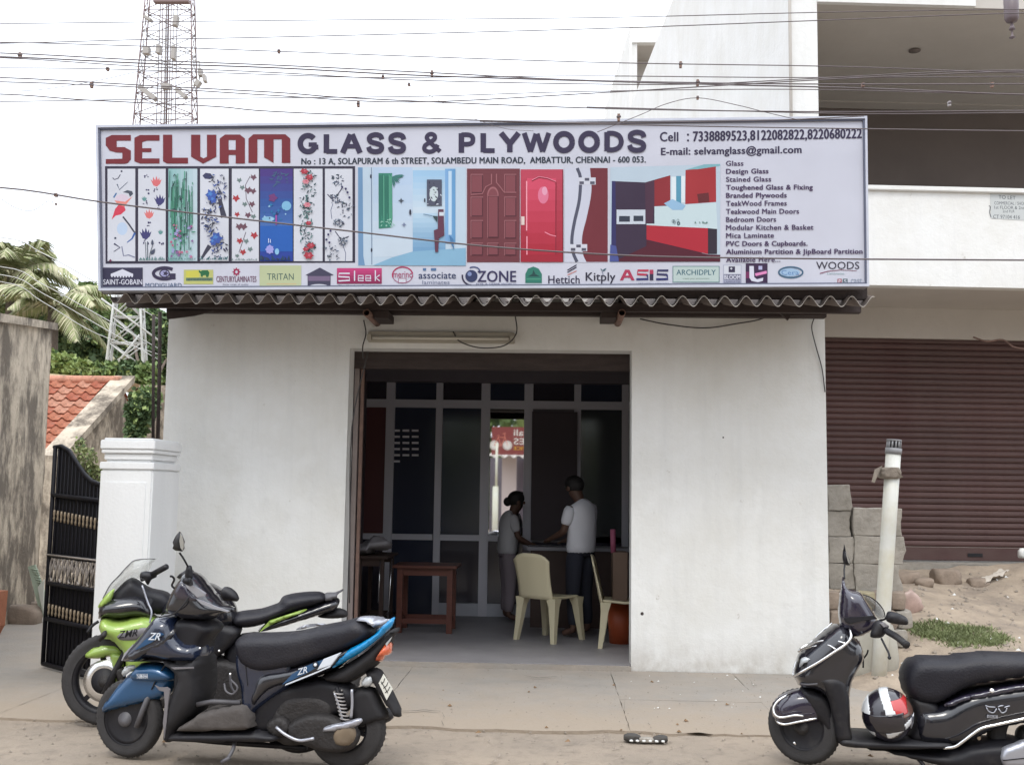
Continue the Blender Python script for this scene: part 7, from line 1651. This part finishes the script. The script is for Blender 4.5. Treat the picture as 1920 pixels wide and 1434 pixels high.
for p_ in ((878, 676), (776, 662), (937, 799)): revolve('bolt', [(0, -.004), (.006, -.004), (.007, 0), (0, 0)], STEEL, V.t, 10, 'y', V.p3(p_, -.16))

V.tube('cable', [(740, 340, -.12), (700, 420, -.17), (640, 480, -.165), (560, 500, -.12)], .004, BLACKM); V.tube('cable', [(520, 880, -.09), (560, 800, -.1), (600, 740, -.1)], .004, BLACKM)
V.slab('panel_gap', [(1010, 700), (1014, 698), (1030, 860), (1026, 862)], -.128, -.12, BLACKM, bevel=0)
# ---------------- lime green motorcycle behind it
Mo = Veh('motorcycle', 'lime green and black sport motorcycle standing behind the blue scooter', 'motorcycle', (196, 1360), (600, 1348), (100, 980, 2.8235))
# rear axle lies farther on than the picture shows clearly; wheelbase forced to a real one
wbm = 1.36
wheel(Mo, 'front_wheel', (0, 0, .295), .295, .10, .215, 6, math.radians(-12), BLACKM, disc=.135, sp_w=.03)
wheel(Mo, 'rear_wheel', (wbm, 0, .30), .30, .13, .215, 6, 0, BLACKM, sp_w=.03)
Mo.shell('front_fender', [(160, 715), (170, 690), (200, 662), (250, 645), (310, 636), (340, 640), (372, 660), (380, 700), (350, 720), (300, 712), (230, 724)], 0, .07, LIME, R=.05, trl=-.04)
Mo.shell('fender_stay', [(300, 700), (350, 690), (372, 720), (372, 800), (352, 860), (335, 870), (325, 800)], -.07, .018, LIME, R=.02, trl=-.07)
for sg in (-1, 1): Mo.tube('fork_leg', [(270, 905, .095*sg), (330, 780, .095*sg), (450, 560, .085*sg), (520, 400, .08*sg)], .022, BLACKM, curve=0)
Mo.shell('brake_caliper', [(325, 780), (370, 760), (385, 830), (350, 860)], -.085, .03, ENG, R=.02, trl=-.085)
Mo.shell('nose_fairing', [(232, 520), (228, 470), (240, 430), (300, 400), (420, 380), (500, 400), (540, 470), (520, 510), (440, 505), (340, 515), (260, 510)], .0, .17, BLACKP, R=.09, power=2.2, trl=-.1)
Mo.shell('headlamp_cover', [(234, 445), (262, 400), (290, 370), (322, 348), (318, 372), (305, 410), (280, 440), (258, 452)], -.09, .05, LIME, R=.04, trl=-.1)
Mo.shell('side_fairing', [(228, 545), (245, 508), (280, 502), (340, 516), (420, 498), (490, 488), (560, 520), (600, 600), (560, 700), (480, 780), (400, 800), (372, 760), (355, 690), (300, 632), (262, 628), (240, 590)], .0, .19, LIME, R=.08, power=2.4, trl=-.13)
Mo.shell('fairing_insert', [(330, 605), (345, 582), (400, 562), (480, 548), (520, 560), (500, 600), (440, 625), (370, 628)], -.178, .022, GRYST, R=.03, trl=-.18)
Mo.text('fairing_lettering', 'ZMR', (340, 612), (450, 572), -.204, BLACKM, .4, .04, rot=.12)
Mo.shell('indicator', [(238, 610), (262, 575), (282, 570), (280, 600), (252, 626), (240, 622)], -.2, .018, ENG, R=.015, trl=-.2)
Mo.shell('windscreen', [(282, 440), (262, 400), (300, 330), (345, 282), (400, 222), (440, 196), (545, 190), (520, 215), (480, 292), (420, 300), (360, 330), (322, 372)], .0, .13, SCREEN, R=.1, power=2., trl=-.06)
Mo.tube('screen_rim', [(262, 400, -.02), (300, 330, -.02), (345, 282, -.02), (400, 222, -.02), (440, 196, -.02), (540, 190, -.02)], .0035, GREYP)
Mo.shell('cockpit', [(290, 420), (330, 355), (390, 300), (430, 298), (480, 330), (520, 350), (600, 370), (640, 420), (620, 480), (520, 490), (400, 470)], .03, .12, BLACKM, R=.06, trl=-.04)
Mo.tube('handlebar', [(470, 300, -.12), (520, 275, -.24)], .014, BLACKM, curve=0); Mo.tube('grip', [(520, 275, -.24), (598, 232, -.37)], .02, BLACKM, curve=0)
Mo.shell('switch_box', [(458, 290), (465, 262), (500, 255), (535, 268), (548, 285), (520, 300), (500, 330), (480, 300)], -.24, .03, BLACKM, R=.02, trl=-.24)
Mo.tube('clutch_lever', [(470, 290, -.24), (462, 296, -.3), (480, 300, -.36)], .005, BLACKM); Mo.tube('brake_hose', [(470, 330, -.15), (500, 420, -.17), (520, 470, -.19), (510, 530, -.2)], .006, SILVP)
Mo.tube('front_stay', [(180, 580, -.1), (205, 545, -.09), (240, 520, -.08)], .01, BLACKM)
Mo.shell('fuel_tank', [(560, 480), (600, 400), (680, 360), (760, 325), (830, 320), (890, 350), (950, 410), (975, 470), (960, 540), (820, 580), (640, 560)], 0, .15, BLACKP, R=.09, trl=-.06)
Mo.shell('tank_shroud', [(640, 540), (720, 500), (900, 520), (1000, 570), (900, 700), (760, 760), (650, 700)], 0, .17, BLACKM, R=.06, trl=-.1)
Mo.shell('seat', [(930, 520), (960, 482), (1020, 468), (1100, 458), (1165, 438), (1195, 425), (1215, 395), (1260, 380), (1330, 370), (1410, 368), (1445, 385), (1455, 410), (1400, 440), (1300, 470), (1200, 505), (1120, 540), (1040, 560), (960, 558)], 0, .13, SEATM, R=.07, trl=-.08)
Mo.shell('tail_cowl', [(1085, 585), (1120, 540), (1200, 500), (1330, 452), (1440, 410), (1500, 400), (1520, 420), (1490, 470), (1400, 500), (1300, 530), (1200, 560)], 0, .12, BLACKP, R=.05, trl=-.08)
Mo.shell('tail_stripe', [(1088, 582), (1140, 522), (1170, 508), (1330, 457), (1326, 470), (1230, 508), (1170, 532), (1120, 558)], -.115, .02, LIME, R=.02, trl=-.12)
Mo.shell('tail_lamp', [(1405, 458), (1430, 440), (1488, 420), (1482, 448), (1460, 466), (1425, 470)], -.03, .08, TAIL, R=.02, trl=-.08)
Mo.shell('grab_bar', [(1440, 380), (1500, 372), (1538, 356), (1536, 368), (1510, 385), (1500, 410), (1440, 425), (1380, 448), (1350, 465), (1350, 452), (1420, 420)], .0, .11, GREYP, R=.012, trl=-.1)
Mo.shell('rear_mudguard', [(1400, 500), (1440, 480), (1500, 452), (1550, 465), (1562, 490), (1540, 505), (1460, 510)], .0, .07, MUD, R=.03)
Mo.shell('silver_trim', [(1284, 566), (1310, 548), (1360, 534), (1438, 532), (1430, 540), (1360, 552), (1320, 562)], -.14, .015, SILVP, R=.012, trl=-.14)
Mo.shell('engine_block', [(480, 790), (560, 700), (760, 700), (1000, 740), (1040, 900), (940, 1010), (640, 1020), (520, 930)], 0, .15, ENG, R=.05, trl=-.1)
Mo.shell('frame_side', [(900, 700), (1000, 590), (1200, 600), (1260, 680), (1100, 800), (960, 800)], 0, .11, BLACKM, R=.05)
Mo.tube('swing_arm', [(1000, 930, -.1), (1300, 960, -.11), (1400, 980, -.11)], .02, ENG, curve=0)
Mo.tube('foot_peg', [(935, 800, -.2), (940, 860, -.2), (960, 900, -.2)], .008, GREYP); Mo.tube('side_stand', [(700, 980, -.14), (660, 1080, -.2)], .011, BLACKM, curve=0)

# ---------------- black scooter at the right
S = Veh('scooter', 'glossy black scooter with chrome guards at the right edge, a helmet on its footboard', 'scooter', (1508, 1431), (1938, 1452), (1400, 1000, 3.3038))
wbs = 1.24
wheel(S, 'front_wheel', (.0, 0, .215), .215, .088, .135, 0, math.radians(-26), BLACKM, hubm=ENG)
revolve('wheel_disc', [(0, -.03), (.05, -.04), (.12, -.02), (.13, -.03)], BLACKM, [o for o in S.t.children if o.name.startswith('front_wheel')][0], 28, 'y', caps=False)
wheel(S, 'rear_wheel', (wbs, 0, .215), .215, .10, .13, 0, 0, BLACKM, hubm=ENG)
S.tube('hub_bolt', [(290, 1290, -.09), (305, 1304, -.09)], .007, STEEL, curve=0)
S.shell('front_fender', [(163, 1080), (175, 1050), (205, 1018), (255, 990), (310, 972), (390, 965), (470, 1000), (520, 1080), (520, 1160), (460, 1180), (360, 1190), (260, 1192), (195, 1180), (168, 1140)], 0, .10, PURP, R=.09, power=2.2, trl=-.06)
S.shell('fork_cover', [(330, 980), (400, 960), (500, 1000), (560, 1120), (560, 1250), (520, 1300), (450, 1180), (400, 1120)], .0, .11, BLACKM, R=.05, trl=-.07)
S.tube('fender_guard', [(280, 990, -.04), (240, 1005, -.08), (190, 1040, -.10), (166, 1085, -.11), (180, 1125, -.125), (220, 1138, -.13), (300, 1125, -.14), (352, 1128, -.14)], .007, CHROME)
S.tube('fender_guard', [(180, 1150, -.08), (200, 1172, -.12), (240, 1180, -.13), (320, 1165, -.14), (438, 1142, -.14)], .007, CHROME)
S.shell('apron', [(300, 885), (320, 800), (345, 745), (420, 680), (500, 610), (570, 570), (640, 590), (665, 640), (720, 680), (740, 780), (700, 860), (660, 960), (650, 1120), (660, 1260), (600, 1280), (560, 1200), (520, 1080), (450, 990), (345, 965), (320, 930)], 0, .18, BLACKP, R=.1, power=2.3, trl=-.1)
S.shell('apron_side', [(440, 900), (520, 880), (600, 900), (640, 1000), (650, 1200), (660, 1290), (570, 1290), (545, 1180), (520, 1060), (480, 960)], -.13, .06, BLACKM, R=.04, trl=-.17)
S.shell('indicator_lens', [(332, 800), (345, 772), (400, 755), (478, 728), (482, 738), (420, 780), (350, 815), (330, 830)], -.115, .05, CLEAR, R=.03, trl=-.13)
S.tube('chrome_guard', [(640, 592, -.14), (646, 640, -.19), (620, 680, -.2), (540, 735, -.21), (440, 800, -.2), (350, 850, -.18), (300, 880, -.14), (290, 878, -.1)], .008, CHROME)
S.tube('chrome_guard', [(610, 680, -.2), (560, 665, -.16), (500, 662, -.12), (440, 670, -.08), (380, 700, -.03), (330, 716, .02)], .0055, CHROME)
S.tube('chrome_guard', [(550, 716, -.2), (510, 692, -.16), (470, 690, -.12), (400, 702, -.07), (345, 720, -.0), (320, 730, .05)], .0055, CHROME)
S.tube('chrome_guard', [(330, 930, -.12), (380, 934, -.16), (440, 930, -.17)], .006, GREYP)
S.tube('chrome_guard', [(286, 880, .0), (300, 810, .05), (330, 740, .1), (330, 715, .12), (400, 670, .14), (460, 610, .14), (530, 555, .14)], .0055, CHROME)
S.shell('head_cowl', [(588, 560), (580, 500), (584, 430), (592, 370), (602, 330), (606, 280), (614, 278), (628, 330), (645, 348), (690, 358), (722, 375), (755, 425), (790, 480), (822, 532), (818, 560), (800, 600), (740, 640), (680, 650), (630, 620), (600, 600)], 0, .13, PURP, R=.08, power=2.2, trl=-.08)
S.slab('cowl_crease', [(600, 522), (700, 515), (790, 508), (812, 528), (720, 540), (640, 560), (612, 548)], -.142, -.128, BLACKM, bevel=.004)
S.shell('meter_screen', [(722, 378), (760, 390), (800, 415), (840, 460), (862, 520), (820, 528), (790, 480), (750, 425)], -.02, .08, SMOKE, R=.03, trl=-.05)
S.tube('screen_rim', [(722, 378, -.08), (770, 395, -.08), (815, 430, -.08), (848, 475, -.08), (860, 525, -.08)], .003, BLACKM)
S.tube('mirror_stalk', [(606, 280, .2), (604, 230, .23), (608, 190, .25)], .005, BLACKM)
m1 = S.shell('mirror', [(600, 90), (604, 64), (612, 96), (626, 130), (640, 165), (640, 194), (618, 196), (600, 180), (593, 140)], .26, .035, BLACKM, R=.02, trl=.26)
S.slab('mirror_glass', [(612, 96), (626, 132), (638, 168), (638, 190), (630, 180), (618, 140)], .222, .226, MIRG, m1, bevel=.001)
m2 = S.shell('mirror', [(862, 510), (870, 488), (885, 480), (930, 490), (985, 515), (1002, 545), (998, 562), (970, 566), (900, 556), (866, 540)], -.3, .03, BLACKM, R=.02, trl=-.3)
S.tube('mirror_stalk', [(866, 520, -.29), (850, 532, -.22), (825, 536, -.15)], .006, BLACKM)
S.shell('switch_box', [(800, 545), (830, 540), (880, 570), (882, 588), (850, 640), (810, 650), (770, 640), (780, 590)], -.2, .04, BLACKM, R=.03, trl=-.22)
S.slab('switch_plate', [(822, 552), (850, 548), (884, 572), (850, 580)], -.245, -.236, SILVP, bevel=.002)
S.tube('grip', [(862, 600, -.24), (930, 640, -.31), (985, 685, -.37)], .019, BLACKM, curve=4, n=12); S.tube('grip_end', [(985, 685, -.37), (994, 692, -.38)], .022, BLACKM, curve=0)
S.tube('brake_lever', [(835, 650, -.24), (860, 700, -.3), (880, 740, -.34), (884, 768, -.35)], .006, BLACKM); 
q = S.p3((884, 768), -.35); revolve('lever_ball', [(0, -.01), (.01, -.004), (.01, .004), (0, .01)], BLACKM, S.t, 10, 'y', q)
S.tube('bag_hook', [(700, 700, .12), (720, 760, .12), (722, 830, .12)], .005, BLACKM); S.tube('bag_hook', [(722, 775, .12), (745, 745, .12), (752, 720, .12)], .005, BLACKM)
S.shell('floorboard', [(560, 1290), (600, 1250), (700, 1262), (1000, 1275), (1260, 1290), (1300, 1330), (1240, 1345), (1000, 1350), (760, 1345), (600, 1330)], 0, .2, BLACKM, R=.03, trl=-.17)
S.shell('lower_body', [(560, 1320), (760, 1335), (1000, 1350), (1280, 1340), (1400, 1300), (1760, 1290), (1760, 1460), (1300, 1470), (1150, 1440), (900, 1380), (700, 1345)], 0, .16, BLACKM, R=.05, trl=-.12)
S.shell('inner_panel', [(1010, 1020), (1060, 1000), (1200, 1060), (1220, 1300), (1010, 1290), (1035, 1150)], .0, .13, BLACKM, R=.05, trl=-.1)
S.shell('side_body', [(1045, 1120), (1090, 1075), (1200, 1060), (1290, 1010), (1400, 965), (1550, 940), (1760, 910), (2060, 860), (2180, 900), (2100, 1010), (1900, 1110), (1760, 1180), (1560, 1220), (1430, 1280), (1300, 1320), (1060, 1300)], 0, .165, BLACKP, R=.09, power=2.5, trl=-.11)
S.shell('body_highlight_panel', [(1225, 1062), (1280, 1030), (1360, 1000), (1440, 985), (1600, 950), (1760, 925), (1980, 880), (1980, 905), (1760, 962), (1640, 985), (1500, 1012), (1350, 1040), (1270, 1075)], -.15, .022, PURP, R=.02, trl=-.16)
S.shell('seat', [(970, 905), (980, 850), (1010, 800), (1060, 772), (1120, 766), (1200, 768), (1280, 765), (1350, 752), (1430, 744), (1560, 742), (1760, 748), (2000, 760), (2040, 800), (1980, 850), (1850, 880), (1700, 905), (1560, 925), (1430, 945), (1340, 975), (1270, 1020), (1200, 1055), (1120, 1065), (1050, 1050), (1000, 1010), (975, 960)], 0, .155, SEATM, R=.085, power=2.5, trl=-.09)
S.tube('body_guard', [(1215, 1328, -.17), (1290, 1318, -.2), (1340, 1285, -.21), (1400, 1240, -.21), (1460, 1203, -.21), (1560, 1180, -.21), (1760, 1135, -.21), (1960, 1080, -.2)], .009, CHROME)
revolve('lock_button', [(0, -.006), (.012, -.006), (.014, 0), (0, 0)], CHROME, S.t, 16, 'y', S.p3((1518, 972), -.185))
for pts in ([(1478, 1064), (1505, 1072), (1540, 1074)], [(1484, 1075), (1500, 1100), (1530, 1108), (1548, 1082)], [(1556, 1074), (1570, 1066), (1590, 1064)], [(1560, 1082), (1580, 1108), (1604, 1100), (1612, 1078)], [(1596, 1076), (1612, 1070), (1630, 1066)]):
    S.tube('body_emblem', [(a, b_, -.178) for a, b_ in pts], .0035, SILVP, curve=3, n=5)
S.slab('emblem_plate', [(1490, 1122), (1556, 1126), (1556, 1144), (1490, 1140)], -.179, -.170, SILVP, bevel=.001); S.text('emblem_lettering', 'DLX', (1498, 1138), (1548, 1127), -.181, BLACKM, .1, .02)
S.shell('belt_case_cover', [(1572, 1400), (1576, 1350), (1600, 1322), (1660, 1300), (1730, 1275), (1860, 1290), (1920, 1360), (1860, 1440), (1700, 1450), (1600, 1446)], -.15, .035, SILVP, R=.03, trl=-.17)
S.slab('case_groove', [(1590, 1402), (1760, 1384), (1760, 1389), (1590, 1408)], -.19, -.175, BLACKM, bevel=.001)
S.shell('case_tag', [(1428, 1262), (1446, 1256), (1450, 1272), (1436, 1278)], -.2, .006, KHAKI, R=.006, trl=-.2)
S.shell('tail_lamp', [(2100, 905), (2170, 890), (2180, 920), (2100, 990)], 0, .12, TAIL, R=.03)
S.tube('centre_stand', [(1050, 1380, -.1), (1100, 1440, -.14), (1110, 1500, -.16)], .011, BLACKM)
# helmet: shell of revolution pieces, resting on the footboard
hc = S.p3((873, 1122), -.12); hr_ = .14
hel = thing('helmet', 'black, white and red full face helmet on the footboard of the black scooter', 'helmet', (0, 0, 0))
wm = Matrix.Translation((S.A.x, S.A.y, 0)) @ Matrix.Rotation(S.rz, 4, 'Z')
hw_ = wm @ hc; hel.location = hw_; hel.rotation_euler = (math.radians(8), math.radians(-8), S.rz+math.radians(-12))
def hshell(name, m, cond, off=0., n=110, k=76, sc_=(.98, 1.04, 1.06)):
    v, f = [], []; idx = {}
    for j in range(k+1):
        for i in range(n):
            th = PI*j/k; ph = 2*PI*i/n; r_ = hr_+off
            x, y, z = math.sin(th)*math.cos(ph), math.sin(th)*math.sin(ph), math.cos(th)
            cz = 1-.10*max(0, -z)          # narrower towards the neck
            v.append((x*r_*sc_[0]*cz, y*r_*sc_[1]*cz, z*r_*sc_[2]))
    for j in range(k):
        for i in range(n):
            a = (j*n+i, j*n+(i+1) % n, (j+1)*n+(i+1) % n, (j+1)*n+i); th = PI*(j+.5)/k; ph = 2*PI*(i+.5)/n
            if cond(math.sin(th)*math.cos(ph), math.sin(th)*math.sin(ph), math.cos(th)): f.append(a)
    o = mesh(name, v, f, m, hel, True); md = o.modifiers.new('s', 'SOLIDIFY'); md.thickness = .004; return o
HB = mat('helmet_black', (.015, .012, .02), .2, coat=1.); HW = mat('helmet_white', (.70, .72, .74), .25, coat=1.); HR = mat('helmet_red', (.45, .03, .03), .25, coat=1.); HV = mat('dark_visor', (.01, .008, .014), .05, coat=1.)
HBR = mat('helmet_bronze', (.12, .06, .045), .3, coat=1.)
hshell('helmet_shell', HB, lambda x, y, z: z > -.88)
vis = lambda x, y, z: -.35 < z < .28 and y < -.25 and x < .62
hshell('visor', HV, vis, .004)
hshell('white_band', HW, lambda x, y, z: z >= .28 and -.18 < x-.25*(1-z) < .16 and y < .75, .003)
hshell('white_band', HW, lambda x, y, z: z >= .22 and x < -.62 and y < .2, .003)
hshell('red_panel', HR, lambda x, y, z: .22 < z < .72 and x-.25*(1-z) >= .16 and x < .80 and y < .1, .003)
hshell('bronze_panel', HBR, lambda x, y, z: z > .1 and x >= .6 and y < .7, .002)
hshell('chin_trim', HW, lambda x, y, z: abs(z+.52-.45*max(0, x)) < .11 and y < -.05 and x > -.12, .003)
hshell('chin_trim', HW, lambda x, y, z: abs(z+.52+.1*x) < .13 and y < 0 and x < -.6, .003)
hshell('side_trim', SILVP, lambda x, y, z: -.5 < z < .0 and x > .86 and y < .4, .003)
hlt = S.text('helmet_lettering', 'ASR', (836, 1060), (826+30, 1044), -.12-.125, WHT, 0, .02)
mwc = hlt.data
for v_ in mwc.vertices:
    p_ = wm @ v_.co; v_.co = p_
hlt.parent = None; hlt.parent = hel
hlt.matrix_parent_inverse = (Matrix.Translation(hel.location) @ hel.rotation_euler.to_matrix().to_4x4()).inverted()
for v_ in hlt.data.vertices: v_.co.y += .02
